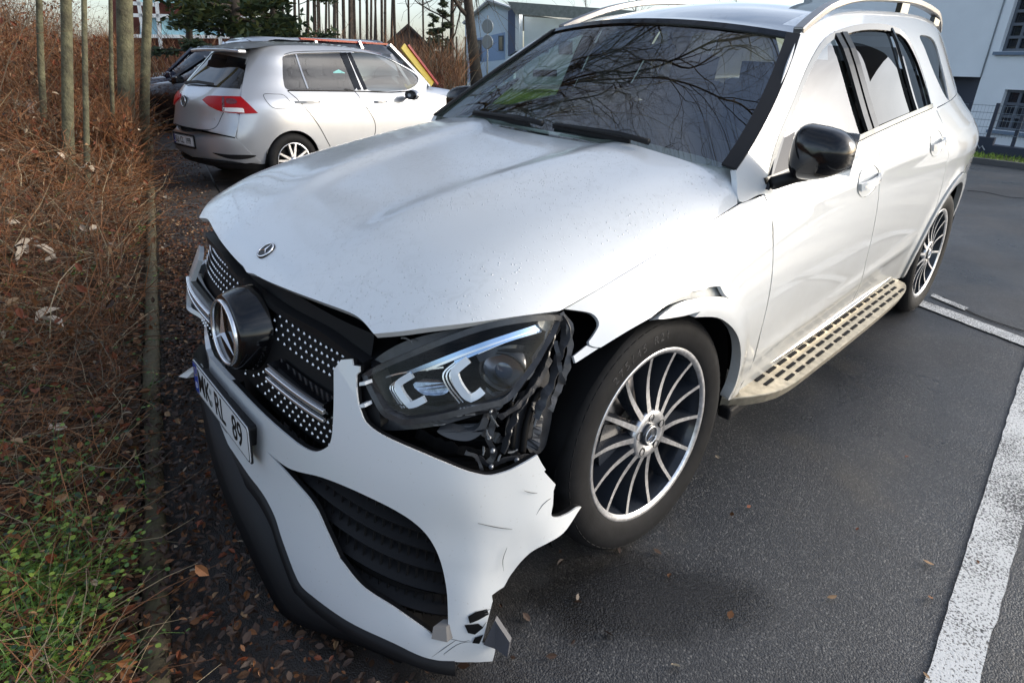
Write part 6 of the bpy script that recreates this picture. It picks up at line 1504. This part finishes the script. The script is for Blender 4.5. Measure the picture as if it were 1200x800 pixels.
tree('bare_tree', 'slim mossy trunk near the left edge of the bank', bare_tree_meshes(8, 10, .052, 3, (-.6, .2), nbranch=8), tk(33, 70, 7.2))
tree('bare_tree', 'thin leaning stem between the mossy trunk and the thick trunk', bare_tree_meshes(9, 8, .026, 3, (-1.2, .3), nbranch=8), tk(60, 90, 6.6))
tree('bare_tree', 'thin pale forked stem just left of the thick trunk', bare_tree_meshes(12, 8, .022, 3, (.5, 0), nbranch=8), tk(100, 80, 7.8))
tree('bare_tree', 'dark slender stem at the far left edge', bare_tree_meshes(14, 8, .035, 3, (.1, 0), nbranch=8), tk(10, 60, 8.2))
tree('bare_tree', 'thin dark stem behind the mossy trunk', bare_tree_meshes(15, 9, .03, 3, (.3, 0), nbranch=8), tk(48, 60, 9.5))
# wide-crowned tree whose branches are mirrored in the windscreen
# wood in the background: tall bare trunks
wood = [bare_tree_meshes(40+k, 17, .085, 3, (random.uniform(-.6, .6), 0), .4, 11, .28, BARK2, .25, .14) for k in range(4)]
labels = 'tall bare trunk in the thin wood behind the parked cars'
xs_ = [342, 350, 357, 366, 374, 379, 388, 394, 401, 407, 414, 421, 428, 433, 440, 446, 449, 457, 462, 478, 496, 336, 330, 371, 410, 437, 384, 318, 305]
for i, px in enumerate(xs_):
    d = random.uniform(30, 48) if i % 3 else random.uniform(26, 32); tree('bare_tree', labels, wood[i % 4], tk(px, 66, d), random.uniform(0, 6.28), 'tall bare trunks behind the parked cars', random.uniform(.8, 1.15))
oak = bare_tree_meshes(61, 10, .26, 4, (-1.2, 0), .6, 14, .25, BARK2, .05, .42)
tree('bare_tree', 'spreading bare tree reaching over the pale blue house', oak, tk(560, 60, 36), 1.0, None, 1.3)
tree('bare_tree', 'bare tree with an arching limb left of the blue house', bare_tree_meshes(64, 10, .2, 4, (.5, 0), .6, 12, .25, BARK2, .1, .4), tk(528, 70, 44), 2)
for i, px in enumerate((745, 800, 860, 690)):
    tree('bare_tree', 'bare crown showing above the roof of the white car', wood[i % 4], tk(px, 20, 60+6*i), i, 'bare crowns beyond the roof of the white car', .9)
# undergrowth at the foot of the wood
ug = MB()
for _ in range(5200):
    px = rng_.uniform(325, 545) if rng_.random() < .8 else rng_.uniform(140, 330); d = rng_.uniform(24, 44); p = tk(px, 60, d); twig(ug, p+Vector((0, 0, rng_.random()*1.0)), Vector((rng_.gauss(0, .4), rng_.gauss(0, .4), 1)), rng_.uniform(.6, 2.2), rng_.uniform(.008, .022), 3, rng_.choices((0, 1, 2), (5, 2, 1))[0])
tag(ug.build('undergrowth', TWM), 'brown undergrowth at the foot of the background wood', 'undergrowth', kind='stuff')
# dark conifers
NEED = [mat('pine_needles', (.030, .050, .018), .7, var=.4, vscale=3), mat('pine_needles_light', (.070, .085, .022), .7)]
def conifer(seed, H, W_, r_, n=2600, first=.25, flat_=.3, leafL=.22):
    rr = random.Random(seed); tr = MB().tube([(0, 0, 0), (0, .05, H*.5), (0, 0, H)], [r_, r_*.7, .02], 8, cap=False); fo = MB()
    for k in range(46):
        t = first+(1-first)*rr.random(); L_ = W_*(1-.8*(t-first)/(1-first))*rr.uniform(.6, 1.1); a = rr.uniform(0, 6.28); z = H*t; e = Vector((math.cos(a)*L_, math.sin(a)*L_, z+L_*rr.uniform(-.25, .25)))
        tr.tube([(0, 0, z), tuple(Vector((0, 0, z)).lerp(e, .5)+Vector((0, 0, .05))), tuple(e)], [r_*.28, r_*.16, .01], 5, cap=False)
        for q in range(n//46):
            u = rr.uniform(.3, 1.05); c = Vector((0, 0, z)).lerp(e, u)+Vector((rr.gauss(0, .22), rr.gauss(0, .22), rr.gauss(0, .12)))*(W_*.28)
            dd = Vector((rr.gauss(0, 1), rr.gauss(0, 1), rr.gauss(0, .5))).normalized(); s_ = dd.orthogonal().normalized()*leafL*.22; mi = 1 if rr.random() < .3 else 0
            fo.add([c-dd*leafL*.5-s_*.3, c+s_, c+dd*leafL*.6, c-s_], [(0, 1, 2, 3)], False, mi)
    return tr.mesh('trunk', BARK2), fo.mesh('crown', NEED)
pine = conifer(5, 7.5, 2.7, .17, 9000, .22); 
tree('pine_tree', 'dark pine overhanging the parked cars, its trunk behind the black car', pine, tk(266, 60, 19.5), 0)
tree('pine_tree', 'broad dark pine right of the first, reaching over the hatchback roof', conifer(9, 6.5, 2.6, .15, 8000, .26), tk(315, 60, 21.5), 1)
tree('pine_tree', 'dark evergreen in front of the timbered house at the far left', conifer(10, 6.0, 1.8, .13, 4000, .22), tk(215, 60, 24), 2)
tree('spruce_tree', 'small pointed spruce beside the dark gable house', conifer(11, 5.2, 1.3, .1, 3500, .08), tk(519, 80, 44), 2)
tree('spruce_tree', 'second small spruce left of the pointed one', conifer(13, 4.4, 1.2, .1, 3000, .08), tk(508, 80, 46), 2)
# ---------------------------------------------------------------- buildings
def vplane(dist_p0, dist_p1):
    """helper for a vertical wall through two ground points: returns f(px,py)->point on it"""
    a, b = Vector(dist_p0), Vector(dist_p1); d = (b-a); d.z = 0; d.normalize(); n = Vector((-d.y, d.x, 0))
    def f(px, py):
        r = wray(px, py); t = (a-CP).dot(n)/r.dot(n); return CP+r*t
    f.n = n if n.dot(CP-a) > 0 else -n; f.d = d; return f
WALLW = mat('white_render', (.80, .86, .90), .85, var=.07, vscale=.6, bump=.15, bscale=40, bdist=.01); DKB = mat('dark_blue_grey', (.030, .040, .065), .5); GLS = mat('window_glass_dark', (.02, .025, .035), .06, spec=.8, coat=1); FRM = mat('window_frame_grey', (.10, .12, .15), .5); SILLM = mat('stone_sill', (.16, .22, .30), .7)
def wallq(mb, f, pts, t=.3, off=0):
    P = [f(*p)+f.n*off for p in pts]; n = len(P); mb.add(P+[p-f.n*t for p in P], [tuple(range(n)), tuple(range(n, 2*n))[::-1]]+[(i, (i+1) % n, n+(i+1) % n, n+i) for i in range(n)]); return mb
# right-hand white building: two facades meeting at a slight corner
a0 = tk(1150, 90, 22); a1 = tk(1320, 90, 20.5); a1 = a1+(a1-a0).normalized()*3.2; F2 = vplane(a0, a1); b0 = tk(925, 90, 25.5); F1 = vplane(b0, a0+F2.n*.0)
wb_ = thing('apartment_building', 'pale blue-white rendered block with barred windows rising behind the white car', 'building', (a0.x, a0.y, -2.6))
def bpart(name, mb, m, parent=None): 
    par = parent or wb_; M = Matrix.Translation(-Vector(wb_.location)) if parent is None else None
    return mb.build(name, m, par, M)
def up_to(p, z): return Vector((p.x, p.y, z))
def wall_between(A, B, z0, z1, n, t=.35):
    A0_, B0_ = up_to(A, z0), up_to(B, z0); P = [A0_, B0_, up_to(B, z1), up_to(A, z1)]; return MB().add(P+[p-n*t for p in P], [(0, 1, 2, 3), (7, 6, 5, 4), (0, 4, 5, 1), (1, 5, 6, 2), (2, 6, 7, 3), (3, 7, 4, 0)])
WR = []     # window rectangles on F2: (px0,py0,px1,py1)
def wall_with_windows(f, A, B, z0, z1, wins, name='wall'):
    """wall cut round its windows; wins in metres along the wall and z"""
    L_ = (B-A).length; xs2 = sorted({0, L_, *[w_[0] for w_ in wins], *[w_[1] for w_ in wins]}); zs2 = sorted({z0, z1, *[w_[2] for w_ in wins], *[w_[3] for w_ in wins]}); mb = MB(); d = (B-A).normalized()
    for i in range(len(xs2)-1):
        for j in range(len(zs2)-1):
            cx, cz = (xs2[i]+xs2[i+1])/2, (zs2[j]+zs2[j+1])/2
            if any(w_[0] < cx < w_[1] and w_[2] < cz < w_[3] for w_ in wins): continue
            P = [A+d*xs2[i]+Vector((0, 0, zs2[j])), A+d*xs2[i+1]+Vector((0, 0, zs2[j])), A+d*xs2[i+1]+Vector((0, 0, zs2[j+1])), A+d*xs2[i]+Vector((0, 0, zs2[j+1]))]
            mb.add(P, [(0, 1, 2, 3)])
    for w_ in wins:
        c = [(w_[0], w_[2]), (w_[1], w_[2]), (w_[1], w_[3]), (w_[0], w_[3])]; P = [A+d*x+Vector((0, 0, z)) for x, z in c]; Q = [p-f.n*.22 for p in P]; mb.add(P+Q, [(i, (i+1) % 4, 4+(i+1) % 4, 4+i) for i in range(4)])
    return mb
def add_window(f, A, B, w_, nx_w, nz_w, bar, parent_part):
    d = (B-A).normalized(); P = lambda x, z, o: A+d*x+Vector((0, 0, z))-f.n*o; x0, x1, z0, z1 = w_
    fr = MB(); ww = bar
    for k in range(nx_w+1): x = lerp(x0+ww/2, x1-ww/2, k/nx_w); fr.ribbon([P(x, z0, .15), P(x, z1, .15)], ww, .05, f.n)
    for k in range(nz_w+1): z = lerp(z0+ww/2, z1-ww/2, k/nz_w); fr.ribbon([P(x0, z, .148), P(x1, z, .148)], ww, .05, f.n)
    win = bpart('window', fr, FRM); MB().add([P(x0, z0, .19), P(x1, z0, .19), P(x1, z1, .19), P(x0, z1, .19)], [(0, 1, 2, 3)]).build('pane', GLS, win)
    MB().ribbon([P((x0-.08), z0-.05, -.03), P(x1+.08, z0-.05, -.03)], .16, .08, (0, 0, 1)).build('sill', SILLM, win); return win
LW = (a1-a0).length; wpx = lambda px, py: ((F2(px, py)-a0).dot((a1-a0).normalized()), F2(px, py).z)
(wx0, wz1), (wx1, wz0) = wpx(1178, 105), wpx(1226, 158)
(vx0, vz1), (vx1, vz0) = wpx(1196, -20), wpx(1236, 60)
wins = [(wx0, wx1, wz0, wz1), (vx0, vx1, vz0, vz1)]; wins += [(x, x+1.0, z0_, z1_) for x in (wx1+1.2, wx1+3.2) for z0_, z1_ in ((wz0, wz1), (vz0, vz1)) if x+1 < LW]
bpart('wall', wall_with_windows(F2, a0, a1, -2.6, 9, wins), WALLW); add_window(F2, a0, a1, wins[0], 4, 3, .07, wb_); add_window(F2, a0, a1, wins[1], 4, 5, .07, wb_)
for q_ in wins[2:]: add_window(F2, a0, a1, q_, 3, 4, .07, wb_)
# protruding upper block on the left with its dark recess beneath
zl = F1(1125, 90).z
bpart('upper_wall', wall_between(b0+F1.n*.0, a0, zl, 9, F1.n, 1.6), WALLW)
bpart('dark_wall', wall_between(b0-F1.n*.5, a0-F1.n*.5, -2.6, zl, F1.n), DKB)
bpart('plinth', wall_between(a0+F2.n*.05, a1+F2.n*.05, -2.6, F2(1190, 172).z, F2.n), DKB)
jn = MB().tube([a0+F2.n*.02+Vector((0, 0, zl)), a0+F2.n*.02+Vector((0, 0, 9))], .02, 5); bpart('corner_joint', jn, mat('joint_grey', (.35, .40, .45), .8))
bpart('side_wall', wall_between(b0-F1.n*12, b0, -2.6, 9, -(a0-b0).normalized()), WALLW); bpart('flat_roof', MB().add([up_to(b0, 9), up_to(a0, 9), up_to(a1, 9), up_to(a1-F2.n*12, 9), up_to(b0-F1.n*12, 9)], [(0, 1, 2, 3, 4)]), DKB)
# grass strip, retaining wall and mesh fence in front of it
gA, gB, gC, gD = wplane(1128, 189), wplane(1205, 199), wplane(1205, 187), wplane(1128, 179.5)
e0 = (gA-gB).normalized()
strip_v = [gA+e0*10, gB-e0*12, gC-e0*12, gD+e0*10]
tag(MB().add([(p.x, p.y, .02) for p in strip_v], [(0, 1, 2, 3)]).build('grass_verge', mat('verge_soil', (.09, .10, .03), .9, var=.4, vscale=5)), kind='structure')
gr_ = MB()
for _ in range(9000):
    u, v = rng_.random(), rng_.random(); p = strip_v[0].lerp(strip_v[1], u).lerp(strip_v[3].lerp(strip_v[2], u), v); a = rng_.uniform(0, 6.28); h_ = rng_.uniform(.04, .10)
    gr_.add([p+Vector((math.cos(a)*.01, math.sin(a)*.01, .02)), p-Vector((math.cos(a)*.01, math.sin(a)*.01, -.02)), p+Vector((rng_.gauss(0, .03), rng_.gauss(0, .03), h_))], [(0, 1, 2)])
tag(gr_.build('verge_grass', mat('grass_green', (.20, .30, .035), .6, var=.3, vscale=4)), 'bright green grass on the verge behind the white car', 'grass', kind='stuff')
kb = MB().ribbon([(gA+e0*10)+Vector((0, 0, .03)), (gB-e0*12)+Vector((0, 0, .03))], .10, .12); tag(kb.build('verge_kerb', mat('grey_kerb', (.10, .10, .10), .8)), 'low grey kerb edging the grass verge', 'kerb')
FW = vplane(gD, gC); gp0, gp1 = gD+e0*10, gC-e0*12
zt_ = FW(1140, 160).z; midp = FW(1163, 170); midp.z = 0
rw = thing('retaining_wall', 'low dark retaining wall with pale graffiti behind the grass verge', 'wall', (gp0.x, gp0.y, 0)); lr = Matrix.Translation(-Vector(rw.location))
wall_between(gp0, midp, -.3, zt_, FW.n, .2).build('tall_section', DKB, rw, lr); wall_between(midp, gp1, -.3, FW(1190, 173).z, FW.n, .2).build('low_section', DKB, rw, lr)
P = [FW(x, y)+FW.n*.012 for x, y in ((1134, 169), (1138, 172), (1141, 168), (1143, 174), (1146, 170), (1148, 174), (1151, 171), (1154, 176))]; MB().ribbon(P, .02, .004, FW.n).build('graffiti', mat('graffiti_white', (.4, .42, .45), .7), rw, lr)
fe = thing('mesh_fence', 'light metal mesh fence with dark posts on the retaining wall', 'fence', (gp0.x, gp0.y, 0)); lf = Matrix.Translation(-Vector(fe.location))
GALV = mat('galvanised_wire', (.22, .27, .32), .5, metal=.5); base_z = zt_
for px in (1092, 1125.5, 1157.5, 1190, 1223):
    p = FW(px, 158)-FW.n*.1; MB().ribbon([Vector((p.x, p.y, base_z-.5)), Vector((p.x, p.y, base_z+.62))], .06, .05, FW.n).build('post', DKB, fe, lf)
for k in range(5):
    z = base_z+.05+.13*k; w_ = MB().tube([up_to(gp0-FW.n*.1, z), up_to(gp1-FW.n*.1, z)], .006, 4); w_.build('rail_wire', GALV, fe, lf)
mw = MB(); Lf = (gp1-gp0).length; k = 0
while k*.06 < Lf: p = gp0.lerp(gp1, k*.06/Lf)-FW.n*.1; mw.tube([up_to(p, base_z), up_to(p, base_z+.58)], .0018, 3, cap=False); k += 1
tag(mw.build('mesh_wire', GALV, fe, lf), kind='stuff')
# pale blue gable house
HB = mat('pale_blue_render', (.66, .80, .94), .8, var=.05, vscale=1); SLATE = mat('grey_roof_tiles', (.27, .29, .28), .7, var=.2, vscale=6); NAVY = mat('navy_cladding', (.10, .13, .22), .6)
h0, h1 = tk(545, 90, 40), tk(601, 90, 38); FH = vplane(h0, h1)
bh = thing('gable_house', 'pale blue gabled house with grey roofed wing behind the white car', 'house', (h0.x, h0.y, 0)); lh = Matrix.Translation(-Vector(bh.location))
gb = MB(); wallq(gb, FH, [(545, 97), (545, 26), (574, 1.5), (603, 11), (601, 96)], .3); gb.build('gable_wall', HB, bh, lh)
for x0, y0, x1, y1 in ((558, 47, 564.5, 72), (584.5, 42, 590.5, 60)):
    wf_ = wallq(MB(), FH, [(x0, y0), (x1, y0), (x1, y1), (x0, y1)], .08, .05).build('window', FRM, bh, lh); wallq(MB(), FH, [(x0+1.2, y0+1.5), (x1-1.2, y0+1.5), (x1-1.2, y1-1.5), (x0+1.2, y1-1.5)], .02, .06).build('pane', GLS, wf_)
wallq(MB(), FH, [(556, 46), (592, 38), (592, 70), (556, 74)], .02, .012).build('window_band', mat('blue_band', (.30, .43, .66), .7), bh, lh)
for pts in ([(543.5, 27), (574, -1), (575, 1.5), (545, 29)], [(574, -1), (604, 10), (604, 13), (574, 2)]): wallq(MB(), FH, pts, .5, .2).build('verge_board', mat('white_board', (.75, .8, .85), .6) if 'white_board' not in bpy.data.materials else bpy.data.materials['white_board'], bh, lh)
wallq(MB(), FH, [(598, 14), (607, 9), (607, 60), (598, 66)], .4, .25).build('side_cladding', NAVY, bh, lh); wallq(MB(), FH, [(607, 9), (611.5, 9), (611.5, 60), (607, 60)], .4, .3).build('corner_board', bpy.data.materials['white_board'], bh, lh)
wallq(MB(), FH, [(611, 19), (760, 30), (760, 101), (611, 99)], .3, -.3).build('wing_wall', WALLW, bh, lh); wallq(MB(), FH, [(600, 3), (750, 14), (765, 29), (609, 17.5)], .2, .5).build('wing_roof', SLATE, bh, lh)
back = -FH.n*9
A_, B_, C_ = FH(545, 26), FH(574, 1.5), FH(603, 11)
for q0, q1 in ((A_, B_), (B_, C_)): MB().add([q0+FH.n*.2, q1+FH.n*.2, q1+back, q0+back, q0+FH.n*.2-Vector((0, 0, .15)), q1+FH.n*.2-Vector((0, 0, .15)), q1+back-Vector((0, 0, .15)), q0+back-Vector((0, 0, .15))], [(0, 1, 2, 3), (4, 7, 6, 5), (0, 4, 5, 1), (3, 2, 6, 7), (0, 3, 7, 4), (1, 5, 6, 2)]).build('roof', SLATE, bh, lh)
# round traffic sign seen from behind
sp = tk(571, 90, 30); sg_ = thing('road_sign', 'two round road signs seen from behind on a grey pole before the blue house', 'sign', sp); GREYM = mat('sign_back_grey', (.28, .31, .32), .5, metal=.3)
MB().tube([(0, 0, 0), (0, 0, 3.4)], .035, 8).build('pole', GREYM, sg_)
for z in (2.95, 2.3): frustum(Vector((0, 0, z)), (FH.n.x, FH.n.y, 0), [(.30, -.02), (.30, .02), (.28, .03)], k=28).build('sign_disc', GREYM, sg_)
# dark gable house
d0, d1 = tk(455, 80, 56), tk(502, 80, 56); FD = vplane(d0, d1); dh = thing('gable_house', 'dark brown gabled house half hidden behind the bare trunks', 'house', (d0.x, d0.y, 0)); ld = Matrix.Translation(-Vector(dh.location))
BRN = mat('dark_brick', (.085, .060, .050), .85, var=.3, vscale=2); wallq(MB(), FD, [(456, 85), (457, 50), (478, 30.5), (501, 52), (503, 85)], .3).build('gable_wall', BRN, dh, ld)
for pts in ([(453, 50), (478, 28), (479, 31), (456, 52)], [(478, 28), (505, 54), (503, 56), (478, 31)]): wallq(MB(), FD, pts, 5, .3).build('roof', mat('dark_tiles', (.05, .042, .040), .8) if 'dark_tiles' not in bpy.data.materials else bpy.data.materials['dark_tiles'], dh, ld)
# fence of boards and wire left of the blue house, red skip
fa, fb_ = tk(505, 90, 33), tk(547, 90, 33); gf = thing('garden_fence', 'weathered green-grey picket fence left of the blue house', 'fence', (fa.x, fa.y, 0)); lg = Matrix.Translation(-Vector(gf.location))
PK = [mat('weathered_board', (.10, .10, .075), .85), mat('green_board', (.06, .085, .05), .85)]
for k in range(34):
    p = fa.lerp(fb_, k/33); hgt = 1.5 if k % 8 else 2.6; MB().box((p.x, p.y, hgt/2), (.045 if k % 8 else .09, .03, hgt), rz=math.atan2(fb_.y-fa.y, fb_.x-fa.x)).build('picket' if k % 8 else 'post', PK[k % 2], gf, lg)
for z in (.4, 1.2): MB().ribbon([up_to(fa, z), up_to(fb_, z)], .03, .07).build('rail', PK[0], gf, lg)
sk = tk(503, 95, 29); s_o = thing('rubbish_container', 'dark red steel container beyond the silver hatchback', 'container', sk, math.atan2(fb_.y-fa.y, fb_.x-fa.x)); REDM = mat('dark_red_steel', (.20, .025, .03), .5)
MB().box((0, 0, .55), (1.3, 1.2, .85)).build('body', REDM, s_o, bevel=.02); MB().box((0, 0, 1.0), (1.4, 1.3, .08)).build('lid', REDM, s_o, bevel=.02)
for x in (-.5, 0, .5): MB().box((x, -.63, .55), (.06, .06, .85)).build('rib', REDM, s_o)
# timbered house with white balcony frames behind the pines
t0, t1 = tk(150, 60, 38), tk(300, 60, 38); FT = vplane(t0, t1); th = thing('apartment_house', 'red-brown house with white balcony frames behind the pines', 'house', (t0.x, t0.y, 0)); lt = Matrix.Translation(-Vector(th.location))
wallq(MB(), FT, [(130, 85), (130, -60), (300, -60), (300, 85)], .4).build('wall', mat('red_brown_brick', (.13, .045, .035), .85, var=.3, vscale=1.5), th, lt)
WF_ = mat('white_balcony_frame', (.75, .80, .82), .6); BG = mat('pale_blue_balcony_glass', (.35, .60, .68), .2, var=.3, vscale=1)
for x0, x1, y0, y1 in ((165, 188, 19, 44), (190, 222, 19, 42), (224, 258, 20, 42), (262, 290, 20, 42), (165, 188, -10, 5), (192, 222, -10, 5)): wallq(MB(), FT, [(x0, y0), (x1, y0), (x1, y1), (x0, y1)], .05, .6).build('balcony_panel', BG, th, lt)
for pts in ([(163, 0), (171, 52)], [(184, 0), (190, 62)], [(222, 15), (224, 60)], [(256, 18), (258, 55)], [(150, 5), (182, 7)], [(152, 19), (292, 22)], [(156, 43), (292, 44)], [(160, -10), (292, -12)]):
    MB().ribbon([FT(*p)+FT.n*.7 for p in pts], .16, .16, FT.n).build('balcony_frame', WF_, th, lt)
# ---------------------------------------------------------------- other cars (rough but with glass, wheels and lamps)
def simple_car(name, label, M, pal, L_=4.5, W_=1.85, H=1.55, wagon=True, extras=None):
    t = thing(name, label, 'car'); t.matrix_world = M; paint_, hood_l = pal, .26
    # side profile (y from nose 0 to L), z
    belt = [(0, .45), (.03, .70), (.25, .82), (L_*hood_l, .96), (L_*.5, .98), (L_*.8, 1.0), (L_-.10, 1.0), (L_, .80), (L_-.02, .45)]
    roof = [(L_*hood_l, .96), (L_*.42, H-.05), (L_*.55, H), (L_*.8, H-.03), (L_-.35 if wagon else L_*.85, H-.10), (L_-.10, 1.0)]
    def shell(prof, zlow, wt, wb, nm, m):
        n = 30; vs = []; P = crom([(a, b) for a, b in prof], False, .12)
        for p in P:
            e = 1-.16*(abs(2*p.x/L_-1)**4)
            for k, (xx, zz) in enumerate(((-wb, zlow), (-wb, lerp(zlow, p.y, .6)), (-wt*.985, p.y-.05), (-wt*.90, p.y), (0, p.y+.02), (wt*.90, p.y), (wt*.985, p.y-.05), (wb, lerp(zlow, p.y, .6)), (wb, zlow))): vs.append((xx*e, p.x, max(zz, zlow)))
        mb = MB().add(vs, [(i*9+k, i*9+k+1, (i+1)*9+k+1, (i+1)*9+k) for i in range(len(P)-1) for k in range(8)]+[tuple(range(9)), tuple(range((len(P)-1)*9, len(P)*9))], True); return mb.build(nm, m, t)
    shell(belt, .28, W_/2-.06, W_/2, 'body', paint_)
    shell(roof, .95, W_/2-.30, W_/2-.10, 'greenhouse', G_TINT_S)
    P = crom([(W_/2-.33, a, b+.012) for a, b in roof[1:]], False, .15); P2 = [Vector((-p.x, p.y, p.z)) for p in P]; n = len(P)
    mb = MB().add([q for a, b in zip(P, P2) for q in (a+Vector((.03, 0, -.03)), a, Vector((0, a.y, a.z+.02)), b, b+Vector((-.03, 0, -.03)))], [(i*5+k, i*5+k+1, (i+1)*5+k+1, (i+1)*5+k) for i in range(n-2) for k in range(4)], True); mb.build('roof', paint_, t)
    for a, b in ((roof[0], roof[1]), ((L_*.52, .98), (L_*.56, H-.02)), ((L_*.75, 1.0), (L_*.74, H-.05)), (roof[-1], roof[-2])):
        for sg in (1, -1): MB().ribbon([(sg*(W_/2-.09), a[0], a[1]), (sg*(W_/2-.30), b[0], b[1])], .05, .07, (sg, 0, .3)).build('pillar', paint_, t)
    for sg in (1, -1):
        for y in (L_*.19, L_*.80): small_wheel(t, Matrix.Translation((sg*(W_/2-.11), y, .33)) @ (Matrix.Rotation(math.pi, 4, 'Z') if sg < 0 else Matrix.Identity(4)), .33, .21, .2, 5)
        MB().box((sg*.66, .10, .70), (.42, .16, .12), rz=-sg*.3).build('headlight', M_LENS2, t, bevel=.03); MB().box((sg*.70, L_-.03, .85), (.30, .10, .16)).build('tail_lamp', RED, t, bevel=.02)
        MB().box((sg*(W_/2+.08), L_*.34, 1.0), (.20, .12, .13)).build('wing_mirror', paint_, t, bevel=.03)
    MB().box((0, -.005, .56), (1.1, .06, .18)).build('grille', M_DARK, t, bevel=.02); MB().box((0, -.03, .42), (.52, .02, .11)).build('number_plate', M_PLATEW, t)
    if extras: extras(t)
    return t
G_TINT_S = mat('car_window_dark', (.015, .02, .028), .05, coat=1); M_LENS2 = mat('headlamp_clear', (.55, .6, .65), .1, coat=1, metal=.3)
BLK = mat('black_car_paint', (.008, .009, .012), .15, coat=1); NVY = mat('dark_blue_car_paint', (.018, .024, .050), .2, coat=1); SILV2 = mat('pale_silver_paint', (.55, .58, .62), .3, metal=.5, coat=1)
def place(px, py, dist, ang): p = tk(px, py, dist); return Matrix.Translation(p) @ Matrix.Rotation(ang, 4, 'Z')
simple_car('parked_car', 'black car seen nose-on behind the left rear of the hatchback', place(188, 118, 15.2, -1.05), BLK, 4.6, 1.85, 1.45)
simple_car('parked_car', 'dark blue estate car with roof rails parked behind the black car', place(182, 105, 18.5, -1.05), NVY, 4.8, 1.9, 1.62)
simple_car('parked_car', 'silver grey estate directly behind the hatchback roof', place(250, 100, 15.0, -1.25), mat('mid_grey_paint', (.16, .18, .21), .3, metal=.4, coat=1), 4.7, 1.85, 1.62)
YEL = mat('signal_yellow', (.75, .55, .06), .4, coat=.5); REDP = mat('fire_red', (.45, .03, .025), .35, coat=.6)
def van_extras(t):
    for sg in (1, -1):
        MB().ribbon([(sg*.62, 2.1, 1.70), (sg*.63, 3.9, 1.72)], .03, .07, (sg, 0, 0)).build('red_stripe', REDP, t)
        MB().ribbon([(sg*.955, 1.5, .86), (sg*.955, 3.8, .95)], .02, .28, (0, 0, 1)).build('yellow_stripe', YEL, t)
        MB().ribbon([(sg*.87, 1.20, 1.00), (sg*.70, 1.78, 1.68)], .14, .03, (sg, 0, .3)).build('yellow_pillar', YEL, t); MB().ribbon([(sg*.90, 1.08, 1.00), (sg*.72, 1.66, 1.70)], .05, .03, (sg, 0, .3)).build('red_pillar', REDP, t)
hv = Vector((-math.sin(GA-HP), math.cos(GA-HP), 0)); base = Vector((-8.95, 1.2, 0))
sv_ = min((k*.05 for k in range(0, 160)), key=lambda k: abs(project(base+hv*k+Vector((0, 0, .95)))[0]-523))
vm = base+hv*sv_; va = math.atan2(-hv.y, -hv.x)-HP
simple_car('parked_van', 'silver van with red roof stripe and yellow pillar parked behind the hatchback', Matrix.Translation((vm.x, vm.y, 0)) @ Matrix.Rotation(va, 4, 'Z'), SILV2, 4.9, 1.9, 1.74, True, van_extras)

for x0, y0, x1, y1 in ((626, 46, 640, 62), (652, 48, 668, 64), (684, 50, 700, 66), (622, 82, 650, 90), (664, 83, 696, 92)):
    wf_ = wallq(MB(), FH, [(x0, y0), (x1, y0), (x1, y1), (x0, y1)], .08, -.25).build('window', FRM, bh, lh); wallq(MB(), FH, [(x0+1, y0+1), (x1-1, y0+1), (x1-1, y1-1), (x0+1, y1-1)], .02, -.24).build('pane', GLS, wf_)
P = [wplane(a, b) for a, b in ((575, 104), (730, 107), (760, 128), (560, 122))]
tag(MB().add([(p.x, p.y, .015) for p in P], [(0, 1, 2, 3)]).build('lawn', mat('lawn_green', (.13, .22, .03), .9, var=.3, vscale=1)), kind='structure')

for k, (az, dd) in enumerate(((21, 26), (25, 30), (30, 27), (35, 33), (41, 29), (48, 32), (56, 30), (17, 36))):
    p = Vector((CP.x+math.sin(R(az))*dd, CP.y+math.cos(R(az))*dd, 0)); tree('bare_tree', 'bare tree at the far side of the car park, mirrored in the door glass', (wood if k % 2 else [oak])[k % len(wood) if k % 2 else 0], p, k*1.3, 'bare trees mirrored in the door glass', .42)
